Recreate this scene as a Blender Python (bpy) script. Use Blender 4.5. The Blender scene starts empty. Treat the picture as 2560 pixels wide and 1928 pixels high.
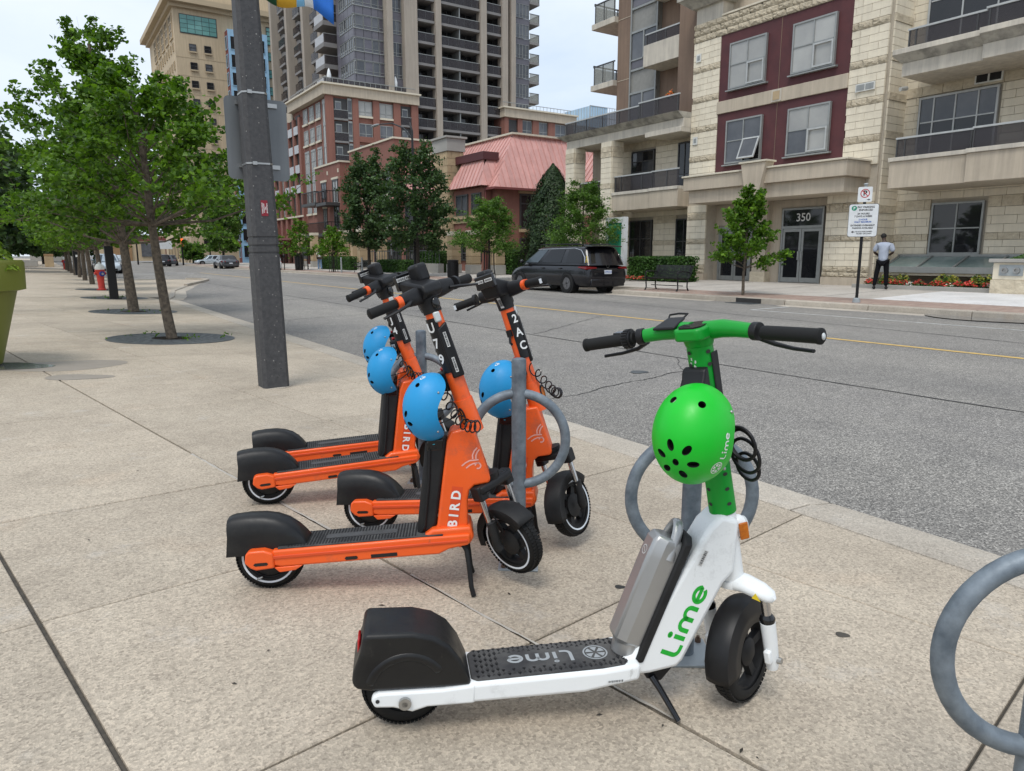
import bpy, bmesh, math, random
from mathutils import Vector, Matrix, Euler
rnd = random.Random(11)
PI = math.pi
def rad(a): return math.radians(a)
scene = bpy.context.scene
col = scene.collection

# ---------------------------------------------------------------- camera
cam_d = bpy.data.cameras.new('camera'); cam = bpy.data.objects.new('camera', cam_d); col.objects.link(cam)
cam_d.sensor_width = 36.0; cam_d.lens = 25.02; cam_d.clip_start = 0.05; cam_d.clip_end = 3000
YAW, PITCH = rad(33.4), rad(10.35)
cam.location = (0, 0, 1.26)
fw = Vector((math.sin(YAW)*math.cos(PITCH), math.cos(YAW)*math.cos(PITCH), -math.sin(PITCH)))
cam.rotation_euler = fw.to_track_quat('-Z', 'Y').to_euler()
scene.camera = cam

# ---------------------------------------------------------------- sky, sun, exposure (bright overcast)
SUN_EL, SUN_AZ = 60, 232          # azimuth measured clockwise from +Y (street direction)
world = bpy.data.worlds.new('World'); scene.world = world; world.use_nodes = True
wt = world.node_tree; wn = wt.nodes; wl = wt.links
for n in list(wn): wn.remove(n)
wo = wn.new('ShaderNodeOutputWorld'); wb = wn.new('ShaderNodeBackground'); wb.inputs['Strength'].default_value = 1.0
sky = wn.new('ShaderNodeTexSky'); sky.sky_type = 'NISHITA'; sky.sun_disc = False
sky.sun_elevation = rad(SUN_EL); sky.sun_rotation = rad(SUN_AZ)
ssc = wn.new('ShaderNodeVectorMath'); ssc.operation = 'SCALE'; ssc.inputs['Scale'].default_value = 0.10
wl.new(sky.outputs['Color'], ssc.inputs[0])
tc = wn.new('ShaderNodeTexCoord'); mp = wn.new('ShaderNodeMapping'); mp.inputs['Scale'].default_value = (1.0, 1.0, 2.6)
wl.new(tc.outputs['Generated'], mp.inputs['Vector'])
no = wn.new('ShaderNodeTexNoise'); no.inputs['Scale'].default_value = 2.1; no.inputs['Detail'].default_value = 7; no.inputs['Roughness'].default_value = 0.55
no.inputs['Distortion'].default_value = 0.4
wl.new(mp.outputs['Vector'], no.inputs['Vector'])
cr = wn.new('ShaderNodeValToRGB'); cr.color_ramp.elements[0].position = 0.34; cr.color_ramp.elements[1].position = 0.66
cr.color_ramp.elements[0].color = (0.53, 0.62, 0.74, 1); cr.color_ramp.elements[1].color = (0.73, 0.78, 0.84, 1)
wl.new(no.outputs['Fac'], cr.inputs['Fac'])
mx = wn.new('ShaderNodeMixRGB'); mx.inputs['Fac'].default_value = 0.86
wl.new(ssc.outputs['Vector'], mx.inputs['Color1']); wl.new(cr.outputs['Color'], mx.inputs['Color2'])
wl.new(mx.outputs['Color'], wb.inputs['Color']); wl.new(wb.outputs['Background'], wo.inputs['Surface'])
sd = bpy.data.lights.new('sun', 'SUN'); sd.energy = 1.4; sd.angle = rad(22); sd.color = (1.0, 0.965, 0.91)
so = bpy.data.objects.new('sun', sd); col.objects.link(so)
sdir = Vector((math.sin(rad(SUN_AZ))*math.cos(rad(SUN_EL)), math.cos(rad(SUN_AZ))*math.cos(rad(SUN_EL)), math.sin(rad(SUN_EL))))
so.rotation_euler = (-sdir).to_track_quat('-Z', 'Y').to_euler(); so.location = (0, 0, 40)
scene.view_settings.view_transform = 'Standard'; scene.view_settings.look = 'None'
scene.view_settings.exposure = 0.52; scene.view_settings.gamma = 1.0
scene.render.engine = 'CYCLES'

# ---------------------------------------------------------------- mesh helpers
class MB:
    """collects shapes for ONE mesh object"""
    def __init__(s, M=None): s.v = []; s.f = []; s.mi = []; s.M = M; s.cur = 0
    def add(s, vs, fs):
        b = len(s.v)
        for p in vs:
            p = Vector(p); s.v.append(tuple(s.M @ p) if s.M is not None else tuple(p))
        for f in fs: s.f.append(tuple(b+i for i in f)); s.mi.append(s.cur)
        return s
    def bx(s, x0, x1, y0, y1, z0, z1):
        return s.add([(x0,y0,z0),(x1,y0,z0),(x1,y1,z0),(x0,y1,z0),(x0,y0,z1),(x1,y0,z1),(x1,y1,z1),(x0,y1,z1)],
                     [(0,3,2,1),(4,5,6,7),(0,1,5,4),(1,2,6,5),(2,3,7,6),(3,0,4,7)])
    def hexa(s, p): return s.add(p, [(0,3,2,1),(4,5,6,7),(0,1,5,4),(1,2,6,5),(2,3,7,6),(3,0,4,7)])
    def cyl(s, p0, p1, r0, r1=None, n=12, cap=True):
        if r1 is None: r1 = r0
        return s.tube([p0, p1], [r0, r1], n, cap)
    def tube(s, path, r, n=8, cap=True, closed=False, flat=None):
        path = [Vector(p) for p in path]; m = len(path)
        rs = r if isinstance(r, (list, tuple)) else [r]*m
        vs = []; fs = []; up = None
        for i, p in enumerate(path):
            if closed: t = path[(i+1) % m]-path[i-1]
            else: t = path[min(i+1, m-1)]-path[max(i-1, 0)]
            if t.length < 1e-9: t = Vector((0,0,1))
            t.normalize()
            if up is None:
                up = Vector((0,0,1)) if abs(t.z) < 0.9 else Vector((1,0,0))
            a = (up-t*up.dot(t))
            if a.length < 1e-6: a = t.orthogonal()
            a.normalize(); b = t.cross(a); up = a
            for k in range(n):
                w = 2*PI*k/n; vs.append(p+a*(math.cos(w)*rs[i]*(flat or 1))+b*(math.sin(w)*rs[i]))
        for i in range(m if closed else m-1):
            j = (i+1) % m
            for k in range(n):
                k2 = (k+1) % n; fs.append((i*n+k, i*n+k2, j*n+k2, j*n+k))
        if cap and not closed:
            fs.append(tuple(reversed(range(n)))); fs.append(tuple(range((m-1)*n, m*n)))
        return s.add(vs, fs)
    def lathe(s, prof, n=24, o=(0,0,0), ax='z', close=False, a0=0, a1=2*PI):
        """prof: list of (r, h) along axis"""
        o = Vector(o); vs = []; fs = []; m = len(prof); full = abs(a1-a0-2*PI) < 1e-6
        nn = n if full else n+1
        for r, h in prof:
            for k in range(nn):
                w = a0+(a1-a0)*k/n; c, d = math.cos(w)*r, math.sin(w)*r
                vs.append(o+(Vector((c,d,h)) if ax == 'z' else Vector((c,h,d)) if ax == 'y' else Vector((h,c,d))))
        for i in range(m if close else m-1):
            j = (i+1) % m
            for k in range(n):
                k2 = (k+1) % nn; fs.append((i*nn+k, i*nn+k2, j*nn+k2, j*nn+k))
        if not close and full:
            if prof[0][0] > 1e-6: fs.append(tuple(reversed(range(nn))))
            if prof[-1][0] > 1e-6: fs.append(tuple(range((m-1)*nn, m*nn)))
        return s.add(vs, fs)
    def prism(s, poly, t0, t1, pl='xz'):
        """poly 2D, extruded along the remaining axis from t0 to t1"""
        n = len(poly)
        def mk(a, b, t): return (a,t,b) if pl == 'xz' else (a,b,t) if pl == 'xy' else (t,a,b)
        vs = [mk(a,b,t0) for a,b in poly]+[mk(a,b,t1) for a,b in poly]
        fs = [tuple(range(n)), tuple(reversed(range(n,2*n)))]+[(i,n+i,n+(i+1)%n,(i+1)%n) for i in range(n)]
        return s.add(vs, fs)
    def ell(s, c, r, nu=14, nv=8):
        c = Vector(c); vs = [c+Vector((0,0,r[2]))]; fs = []
        for i in range(1, nv):
            t = PI*i/nv
            for k in range(nu):
                w = 2*PI*k/nu; vs.append(c+Vector((r[0]*math.sin(t)*math.cos(w), r[1]*math.sin(t)*math.sin(w), r[2]*math.cos(t))))
        vs.append(c-Vector((0,0,r[2]))); L = len(vs)-1
        for k in range(nu):
            k2 = (k+1)%nu; fs.append((0,1+k,1+k2)); fs.append((L, L-nu+k2, L-nu+k))
            for i in range(nv-2): fs.append((1+i*nu+k, 1+(i+1)*nu+k, 1+(i+1)*nu+k2, 1+i*nu+k2))
        return s.add(vs, fs)
    def mesh(s, name, mats, smooth=35):
        me = bpy.data.meshes.new(name); me.from_pydata(s.v, [], s.f)
        for m in (mats if isinstance(mats, (list, tuple)) else [mats]): me.materials.append(MT[m] if isinstance(m, str) else m)
        if isinstance(mats, (list, tuple)) and len(mats) > 1: me.polygons.foreach_set('material_index', s.mi)
        bm = bmesh.new(); bm.from_mesh(me); bmesh.ops.recalc_face_normals(bm, faces=bm.faces); bm.to_mesh(me); bm.free()
        if smooth:
            me.polygons.foreach_set('use_smooth', [True]*len(me.polygons)); me.set_sharp_from_angle(angle=rad(smooth))
        me.update(); return me
    def obj(s, name, mats, parent=None, smooth=35, bev=0, seg=2, **kw):
        o = bpy.data.objects.new(name, s.mesh(name, mats, smooth)); col.objects.link(o)
        if parent is not None: o.parent = parent
        if bev:
            m = o.modifiers.new('bevel', 'BEVEL'); m.width = bev; m.segments = seg; m.limit_method = 'ANGLE'; m.angle_limit = rad(38); m.harden_normals = False
        for k, v in kw.items(): o[k] = v
        return o
def thing(name, label, cat, loc=(0,0,0), rotz=0, group=None, rot=None):
    o = bpy.data.objects.new(name, None); col.objects.link(o); o.empty_display_size = 0.2
    o.location = loc; o.rotation_euler = rot if rot else (0,0,rotz); o['label'] = label; o['category'] = cat
    if group: o['group'] = group
    return o
def link(name, me, parent=None, loc=(0,0,0), sc=(1,1,1), rot=(0,0,0), **kw):
    o = bpy.data.objects.new(name, me); col.objects.link(o); o.parent = parent
    o.location = loc; o.scale = sc; o.rotation_euler = rot
    for k, v in kw.items(): o[k] = v
    return o
def copy_tree(o, parent=None):
    c = o.copy(); col.objects.link(c); c.parent = parent
    for ch in list(o.children): copy_tree(ch, c)
    return c
def tag(o, label, cat, group=None):
    o['label'] = label; o['category'] = cat
    if group: o['group'] = group
    return o
def ribbon(paths, w, fn, th=0.0):
    """flat lettering strokes -> list of (verts, faces); fn maps 2D to 3D"""
    mb = MB()
    for pth in paths:
        pts = [Vector(p) for p in pth[0]]; cl = pth[1] if len(pth) > 1 else False; n = len(pts); L = []; Rr = []
        for i, p in enumerate(pts):
            if cl: t = pts[(i+1)%n]-pts[i-1]
            else: t = pts[min(i+1,n-1)]-pts[max(i-1,0)]
            t.normalize(); nn = Vector((-t.y, t.x)); L.append(fn(p+nn*w/2)); Rr.append(fn(p-nn*w/2))
        mb.add(L+Rr, [(i, (i+1)%n, n+(i+1)%n, n+i) for i in range(n if cl else n-1)])
    return mb
def arc(cx, cy, r, a0, a1, n=12, ry=None): return [(cx+r*math.cos(rad(a0+(a1-a0)*k/n)), cy+(ry or r)*math.sin(rad(a0+(a1-a0)*k/n))) for k in range(n+1)]
def lime_paths():
    L = [(0,1.45),(0,.42)]+arc(.42,.42,.42,180,270,6)+[(.72,0)]
    i = [(1.12,0),(1.12,.95)]
    m1 = [(1.62,0),(1.62,.55)]+arc(1.98,.58,.36,180,0,8)+[(2.34,0)]
    m2 = [(2.34,.5)]+arc(2.70,.58,.36,180,0,8)+[(3.06,0)]
    e = [(3.5,.47),(4.4,.47)]+arc(3.96,.47,.46,8,322,16)
    dot = arc(1.12,1.33,.07,0,360,8)
    return [(L,),(i,),(m1,),(m2,),(e,),(dot[:-1],True)]
_fd = {}
def text_mesh(txt, size=1.0, ext=0.0, align='CENTER', bold=0.0):
    cu = bpy.data.curves.new('t', 'FONT'); cu.body = txt; cu.size = size; cu.extrude = ext; cu.align_x = align; cu.align_y = 'CENTER'; cu.offset = bold; cu.resolution_u = 3
    o = bpy.data.objects.new('t', cu); col.objects.link(o)
    dg = bpy.context.evaluated_depsgraph_get(); me = bpy.data.meshes.new_from_object(o.evaluated_get(dg))
    bpy.data.objects.remove(o); bpy.data.curves.remove(cu); return me
def text(name, txt, size, mat, o, xd, yd, parent=None, align='CENTER', bold=0.0, sx=1.0):
    """flat lettering: o origin, xd reading direction, yd up direction"""
    me = text_mesh(txt, size, 0, align, bold); xd = Vector(xd).normalized(); yd = Vector(yd).normalized(); o = Vector(o)
    for v in me.vertices: v.co = o+xd*(v.co.x*sx)+yd*v.co.y
    me.materials.clear(); me.materials.append(MT[mat]); ob = bpy.data.objects.new(name, me); col.objects.link(ob); ob.parent = parent
    return ob
# ---------------------------------------------------------------- materials
MT = {}
def nt(name):
    m = bpy.data.materials.new(name); m.use_nodes = True; t = m.node_tree
    b = t.nodes['Principled BSDF']; MT[name] = m; return m, t, b
def noise(t, scale, det=4, src='Object', ro=0.6, scl=None):
    tc = t.nodes.new('ShaderNodeTexCoord'); n = t.nodes.new('ShaderNodeTexNoise')
    n.inputs['Scale'].default_value = scale; n.inputs['Detail'].default_value = det; n.inputs['Roughness'].default_value = ro
    if src == 'Position':
        g = t.nodes.new('ShaderNodeNewGeometry'); out = g.outputs['Position']
    else: out = tc.outputs[src]
    if scl:
        m = t.nodes.new('ShaderNodeMapping'); m.inputs['Scale'].default_value = scl; t.links.new(out, m.inputs['Vector']); out = m.outputs['Vector']
    t.links.new(out, n.inputs['Vector']); return n
def ramp(t, fac, stops):
    r = t.nodes.new('ShaderNodeValToRGB'); e = r.color_ramp.elements
    while len(e) < len(stops): e.new(0.5)
    for i, (p, c) in enumerate(stops): e[i].position = p; e[i].color = (*c, 1)
    t.links.new(fac, r.inputs['Fac']); return r.outputs['Color']
def mix(t, f, a, b, mode='MIX'):
    m = t.nodes.new('ShaderNodeMixRGB'); m.blend_type = mode
    for k, v in (('Fac', f), ('Color1', a), ('Color2', b)):
        if isinstance(v, (int, float)): m.inputs[k].default_value = v
        elif isinstance(v, (tuple, list)): m.inputs[k].default_value = (*v, 1)
        else: t.links.new(v, m.inputs[k])
    return m.outputs['Color']
def bump(t, b, h, st=0.3, dist=0.01):
    n = t.nodes.new('ShaderNodeBump'); n.inputs['Strength'].default_value = st; n.inputs['Distance'].default_value = dist
    t.links.new(h, n.inputs['Height']); t.links.new(n.outputs['Normal'], b.inputs['Normal'])
def PM(name, c, rough=0.5, metal=0.0, c2=None, vs=6.0, lo=.35, hi=.65, bs=0, bst=.2, bd=.005, coat=0, spec=.5, src='Object', emit=0, rv=0, isl=0, dirt=0, streak=0):
    """plain procedural material: two tones by noise, optional fine relief"""
    m, t, b = nt(name); b.inputs['Roughness'].default_value = rough; b.inputs['Metallic'].default_value = metal
    b.inputs['Specular IOR Level'].default_value = spec; b.inputs['Coat Weight'].default_value = coat; b.inputs['Coat Roughness'].default_value = .08
    if c2 is None: c2 = tuple(x*.86 for x in c)
    n = noise(t, vs, 5, src); out = ramp(t, n.outputs['Fac'], [(lo, c2), (hi, c)])
    if rv:   # per-object tone
        oi = t.nodes.new('ShaderNodeObjectInfo'); k = ramp(t, oi.outputs['Random'], [(0, (1-rv,)*3), (1, (1+rv,)*3)]); out = mix(t, 1.0, out, k, 'MULTIPLY')
    if isl:
        g = t.nodes.new('ShaderNodeNewGeometry'); k = ramp(t, g.outputs['Random Per Island'], [(0, (1-isl,)*3), (1, (1+isl,)*3)]); out = mix(t, 1.0, out, k, 'MULTIPLY')
    if streak:  # rain streaks running down the face
        sn = noise(t, 3.2, 6, 'Position', .7, (1.6,1.6,.10)); out = mix(t, 1.0, out, ramp(t, sn.outputs['Fac'], [(.34, (1-streak,1-streak,1-streak*.95)), (.62, (1.04,1.04,1.04))]), 'MULTIPLY')
    if dirt:   # scuffs and grime
        dn = noise(t, 7, 9, src, .78); sc = noise(t, 30, 6, src, .7, (1, 6, .35))
        f = mix(t, 1.0, ramp(t, dn.outputs['Fac'], [(.54, (0,0,0)), (.74, (dirt,)*3)]), ramp(t, sc.outputs['Fac'], [(.66, (0,0,0)), (.72, (dirt,)*3)]), 'ADD')
        out = mix(t, f, out, (.10,.088,.075)); t.links.new(ramp(t, dn.outputs['Fac'], [(.4, (rough,)*3), (.7, (min(1,rough+.25),)*3)]), b.inputs['Roughness'])
    t.links.new(out, b.inputs['Base Color'])
    if emit: t.links.new(out, b.inputs['Emission Color']); b.inputs['Emission Strength'].default_value = emit
    if bs: n2 = noise(t, bs, 6, src); bump(t, b, n2.outputs['Fac'], bst, bd)
    return m
def leafmat(name, dark, light, tr=.35):
    m, t, b = nt(name)
    g = t.nodes.new('ShaderNodeNewGeometry'); c = ramp(t, g.outputs['Random Per Island'], [(0, dark), (.6, tuple((a+q)/2 for a, q in zip(dark, light))), (1, light)])
    n = noise(t, 1.3, 2, 'Position'); k = ramp(t, n.outputs['Fac'], [(.35, (.72,.76,.72)), (.65, (1.2,1.18,1.1))]); c = mix(t, 1.0, c, k, 'MULTIPLY')
    t.links.new(c, b.inputs['Base Color']); b.inputs['Roughness'].default_value = .5; b.inputs['Specular IOR Level'].default_value = .3
    tl = t.nodes.new('ShaderNodeBsdfTranslucent'); t.links.new(mix(t, 1.0, c, (1.1,1.25,.5), 'MULTIPLY'), tl.inputs['Color'])
    ms = t.nodes.new('ShaderNodeMixShader'); ms.inputs['Fac'].default_value = tr
    t.links.new(b.outputs['BSDF'], ms.inputs[1]); t.links.new(tl.outputs['BSDF'], ms.inputs[2])
    t.links.new(ms.outputs['Shader'], t.nodes['Material Output'].inputs['Surface']); return m

# exposed-aggregate concrete
def concrete(name, base, amp=1.0, rv=.075):
    m, t, b = nt(name)
    v = t.nodes.new('ShaderNodeTexVoronoi'); v.inputs['Scale'].default_value = 125
    g = t.nodes.new('ShaderNodeNewGeometry'); t.links.new(g.outputs['Position'], v.inputs['Vector'])
    sep = t.nodes.new('ShaderNodeSeparateColor'); t.links.new(v.outputs['Color'], sep.inputs['Color'])
    peb = ramp(t, sep.outputs['Red'], [(0, (.38,.36,.34)), (.22, (.80,.78,.75)), (.6, (1.04,1.02,.99)), (.9, (1.45,1.41,1.35))])
    fine = noise(t, 240, 3, 'Position', .8); pf = ramp(t, fine.outputs['Fac'], [(.3, (.62,.61,.6)), (.7, (1.3,1.29,1.27))])
    big = noise(t, .9, 6, 'Position', .65); pb = ramp(t, big.outputs['Fac'], [(.3, (.83,.82,.81)), (.5, (1,.99,.98)), (.72, (1.11,1.11,1.10))])
    mid = noise(t, 5.5, 5, 'Position', .7); pm = ramp(t, mid.outputs['Fac'], [(.32, (.93,.925,.92)), (.66, (1.05,1.05,1.045))])
    c = mix(t, .62*amp, base, mix(t, 1.0, base, peb, 'MULTIPLY')); c = mix(t, .75*amp, c, mix(t, 1.0, c, pf, 'MULTIPLY'))
    c = mix(t, 1.0, c, pb, 'MULTIPLY'); c = mix(t, 1.0, c, pm, 'MULTIPLY')
    eff = noise(t, 2.3, 8, 'Position', .72); ef = ramp(t, eff.outputs['Fac'], [(.58, (0,0,0)), (.76, (.38,.38,.38))]); c = mix(t, ef, c, (.56,.545,.52))
    rust = noise(t, 1.7, 3, 'Position', .5); rf = ramp(t, rust.outputs['Fac'], [(.60, (0,0,0)), (.78, (.35,.35,.35))])
    c = mix(t, rf, c, mix(t, 1.0, c, (1.02,.88,.78), 'MULTIPLY'))
    oi = t.nodes.new('ShaderNodeObjectInfo'); k = ramp(t, oi.outputs['Random'], [(0, (1-rv,)*3), (1, (1+rv,)*3)]); c = mix(t, 1.0, c, k, 'MULTIPLY')
    t.links.new(c, b.inputs['Base Color']); b.inputs['Roughness'].default_value = .85; b.inputs['Specular IOR Level'].default_value = .25
    bump(t, b, v.outputs['Distance'], .35, .003); return m
concrete('concrete', (.425,.375,.308), .8)
concrete('concrete_pale', (.50,.475,.44), .5)
concrete('concrete_new', (.66,.66,.66), .3)
concrete('concrete_kerb', (.42,.385,.335), .7)
def asphalt():
    m, t, b = nt('asphalt')
    v = t.nodes.new('ShaderNodeTexVoronoi'); v.inputs['Scale'].default_value = 120
    g = t.nodes.new('ShaderNodeNewGeometry'); t.links.new(g.outputs['Position'], v.inputs['Vector'])
    sep = t.nodes.new('ShaderNodeSeparateColor'); t.links.new(v.outputs['Color'], sep.inputs['Color'])
    peb = ramp(t, sep.outputs['Red'], [(0, (.09,.09,.09)), (.35, (.178,.176,.172)), (.75, (.245,.242,.236)), (1, (.45,.445,.43))])
    fine = noise(t, 170, 3, 'Position', .8); pf = ramp(t, fine.outputs['Fac'], [(.3, (.62,.62,.62)), (.7, (1.38,1.38,1.38))])
    big = noise(t, .35, 6, 'Position', .6, (1.0, .25, 1)); pb = ramp(t, big.outputs['Fac'], [(.32, (.84,.84,.86)), (.68, (1.12,1.11,1.09))])
    mid = noise(t, 2.2, 5, 'Position', .7); pm = ramp(t, mid.outputs['Fac'], [(.3, (.9,.9,.9)), (.68, (1.09,1.09,1.08))])
    c = mix(t, .8, peb, mix(t, 1.0, peb, pf, 'MULTIPLY')); c = mix(t, 1.0, c, pb, 'MULTIPLY'); c = mix(t, 1.0, c, pm, 'MULTIPLY')
    c = mix(t, 1.0, c, (1.04,1.0,.945), 'MULTIPLY')
    xs = t.nodes.new('ShaderNodeSeparateXYZ'); t.links.new(g.outputs['Position'], xs.inputs['Vector']); mr = t.nodes.new('ShaderNodeMapRange'); mr.inputs['From Min'].default_value = 3.7; mr.inputs['From Max'].default_value = 17.3; t.links.new(xs.outputs['X'], mr.inputs['Value'])
    K = (.93,.95,.93); tl = ramp(t, mr.outputs['Result'], [(0,(.90,.90,.90)),(.10,(1.0,1.0,1.0)),(.22,(1.09,1.085,1.08)),(.32,(.95,.95,.95)),(.42,(1.08,1.075,1.07)),(.54,(.97,.97,.97)),(.64,(1.08,1.075,1.07)),(.76,(.95,.95,.95)),(.88,(1.06,1.055,1.05)),(1,(.92,.92,.92))])
    c = mix(t, 1.0, c, tl, 'MULTIPLY'); oil = noise(t, 1.1, 6, 'Position', .7); c = mix(t, ramp(t, oil.outputs['Fac'], [(.60,(0,0,0)),(.74,(.42,.42,.42))]), c, (.075,.074,.073))
    t.links.new(c, b.inputs['Base Color']); b.inputs['Roughness'].default_value = .82; b.inputs['Specular IOR Level'].default_value = .3
    bump(t, b, v.outputs['Distance'], .5, .004)
asphalt()
def brickmat(name, c1, c2, mortar, scale, w=.5, h=.25, off=.5, bst=.4):
    m, t, b = nt(name); tc = t.nodes.new('ShaderNodeNewGeometry'); br = t.nodes.new('ShaderNodeTexBrick')
    br.inputs['Color1'].default_value = (*c1,1); br.inputs['Color2'].default_value = (*c2,1); br.inputs['Mortar'].default_value = (*mortar,1)
    br.inputs['Scale'].default_value = scale; br.inputs['Brick Width'].default_value = w; br.inputs['Row Height'].default_value = h; br.inputs['Mortar Size'].default_value = .012; br.offset = off
    t.links.new(tc.outputs['Position'], br.inputs['Vector'])
    n = noise(t, 2.5, 5, 'Position'); k = ramp(t, n.outputs['Fac'], [(.3, (.82,.82,.82)), (.7, (1.15,1.14,1.12))])
    t.links.new(mix(t, 1.0, br.outputs['Color'], k, 'MULTIPLY'), b.inputs['Base Color']); b.inputs['Roughness'].default_value = .85
    return m
brickmat('paver', (.30,.19,.155), (.36,.25,.20), (.33,.29,.25), 1.0, .22, .11)
# brick walls: coursing runs along x or y by normal -> one noise-toned red with fine relief (the courses are under a pixel away over there)
PM('red_brick', (.255,.115,.085), .85, c2=(.21,.09,.068), vs=1.2, bs=30, bst=.3, streak=.15)
PM('dark_red', (.095,.026,.028), .7, c2=(.07,.02,.023), vs=1.5, bs=60, bst=.15)
PM('stucco', (.50,.43,.335), .85, c2=(.44,.375,.29), vs=.9, bs=120, bst=.25, src='Position', streak=.16)
PM('stucco_pale', (.60,.55,.46), .85, c2=(.50,.46,.39), vs=1.2, bs=120, bst=.25, src='Position', streak=.22)
PM('stucco_brown', (.225,.155,.11), .85, c2=(.19,.13,.095), vs=.8, bs=110, bst=.2, src='Position', streak=.18)
PM('mortar', (.46,.41,.33), .9, c2=(.40,.355,.285), vs=4)
PM('stone_smooth', (.74,.67,.53), .8, c2=(.68,.61,.48), vs=2.2, bs=45, bst=.15, rv=.05, streak=.08)
PM('stone_rock', (.62,.545,.41), .9, c2=(.49,.42,.31), vs=5, bs=6, bst=.9, bd=.06, rv=.08)
PM('cap_cream', (.64,.58,.46), .7)
PM('conc_weather', (.42,.395,.34), .85, c2=(.21,.20,.175), vs=2.4, lo=.36, hi=.6, bs=30, src='Position')
PM('metal_frame', (.30,.31,.30), .42, .3)
PM('frame_pale', (.46,.47,.46), .45, .2)
PM('frame_dark', (.06,.06,.06), .45, .2)
PM('glass_dark', (.012,.013,.015), .04, c2=(.022,.022,.024), vs=.7, spec=.55, src='Position')
PM('glass_blind', (.36,.36,.34), .15, c2=(.30,.30,.29), vs=1.0, spec=.6, src='Position', rv=.15)
PM('glass_mid', (.055,.06,.07), .05, c2=(.10,.105,.115), vs=.8, spec=.6, src='Position', rv=.35)
PM('glass_violet', (.075,.072,.09), .08, c2=(.11,.105,.125), vs=.6, spec=.55, src='Position', rv=.2)
PM('spandrel', (.105,.10,.12), .35, c2=(.13,.125,.145), vs=.5, src='Position', rv=.12)
PM('spandrel_grey', (.25,.245,.225), .5, rv=.08)
PM('glass_teal', (.10,.28,.26), .15, c2=(.16,.36,.33), vs=.4, src='Position', rv=.2)
PM('glass_blue', (.28,.42,.55), .15, c2=(.38,.52,.63), vs=.3, src='Position', rv=.2)
PM('skylight', (.16,.22,.21), .12, c2=(.27,.33,.31), vs=1.2, src='Position', spec=.6, rv=.2)
def rail_glass(name, tint):
    m, t, b = nt(name); b.inputs['Base Color'].default_value = (*tint,1); b.inputs['Roughness'].default_value = .06
    tr = t.nodes.new('ShaderNodeBsdfTransparent'); tr.inputs['Color'].default_value = tuple(.55+.4*x for x in tint)+(1,)
    ms = t.nodes.new('ShaderNodeMixShader'); ms.inputs['Fac'].default_value = .34
    t.links.new(tr.outputs['BSDF'], ms.inputs[1]); t.links.new(b.outputs['BSDF'], ms.inputs[2]); t.links.new(ms.outputs['Shader'], t.nodes['Material Output'].inputs['Surface'])
rail_glass('rail_glass', (.09,.08,.085)); rail_glass('rail_glass_pale', (.42,.42,.38))
PM('roof_pink', (.62,.335,.295), .45, .05, c2=(.54,.285,.25), vs=.8, rv=.09, streak=.10)
PM('tan_stone', (.45,.34,.205), .85, c2=(.36,.27,.165), vs=1.6, bs=10, bst=.4, rv=.1)
PM('grey_conc', (.36,.345,.315), .85, c2=(.30,.29,.265), vs=1.0)
PM('tower_conc', (.36,.315,.26), .85, c2=(.32,.28,.235), vs=.3, src='Position', streak=.14)
PM('tower_grey', (.215,.205,.20), .8, c2=(.185,.18,.175), vs=.5, src='Position')
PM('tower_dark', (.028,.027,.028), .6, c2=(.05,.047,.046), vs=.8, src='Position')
PM('tower_white', (.47,.48,.50), .6)
PM('beige', (.55,.44,.295), .85, c2=(.48,.385,.26), vs=.15, src='Position', streak=.14)
PM('beige_dark', (.47,.375,.25), .85)
PM('sky_blue', (.30,.49,.66), .5)
PM('maroon', (.20,.055,.05), .6)
PM('yellow_line', (.68,.44,.11), .8, c2=(.46,.33,.14), vs=9, src='Position')
PM('white_line', (.60,.60,.58), .8, c2=(.33,.33,.32), vs=7, src='Position')
PM('crack', (.035,.034,.033), .95); PM('joint_dark', (.055,.05,.042), .95, c2=(.09,.08,.065), vs=30, src='Position'); PM('joint_pale', (.44,.41,.36), .9)
PM('cast_iron', (.085,.095,.10), .55, .5, c2=(.13,.14,.145), vs=8); PM('iron_black', (.008,.008,.009), .42, spec=.35)
PM('galv', (.25,.29,.325), .5, .4, c2=(.10,.125,.15), vs=16, lo=.3, hi=.72, bs=60, bst=.15, dirt=.25); PM('galv_pale', (.36,.39,.40), .5, .3)
PM('bolt', (.16,.10,.07), .6, .5)
# scooters
PM('bird_orange', (.86,.115,.012), .38, coat=.15, c2=(.80,.10,.011), vs=4, dirt=.5); PM('orange_plate', (.70,.075,.015), .45)
PM('black_plastic', (.008,.008,.009), .45, c2=(.012,.012,.013), vs=20, bs=300, bst=.08, bd=.001, spec=.32)
PM('black_matte', (.012,.012,.013), .6, c2=(.020,.020,.020), vs=12, bs=200, bst=.1, bd=.001, spec=.3)
PM('black_gloss', (.008,.008,.009), .16, spec=.6); PM('rubber', (.010,.010,.010), .7, spec=.3, bs=90, bst=.2, bd=.002)
PM('fender_black', (.006,.006,.007), .34, c2=(.011,.011,.011), vs=9, lo=.45, hi=.62, spec=.38, dirt=.16)
PM('deck_mat', (.105,.102,.098), .75, c2=(.034,.034,.036), vs=8, lo=.34, hi=.70, spec=.3, bs=120, bst=.3, bd=.002)
PM('deck_wear', (.075,.075,.078), .7, c2=(.05,.049,.048), vs=14, spec=.3)
PM('chrome', (.62,.62,.63), .18, 1.0); PM('steel', (.45,.45,.44), .35, .9)
PM('lime_white', (.80,.82,.82), .34, coat=.15, c2=(.77,.79,.79), vs=3, dirt=.32); PM('lime_green', (.002,.30,.026), .40, c2=(.002,.275,.023), vs=4, spec=.4)
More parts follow.
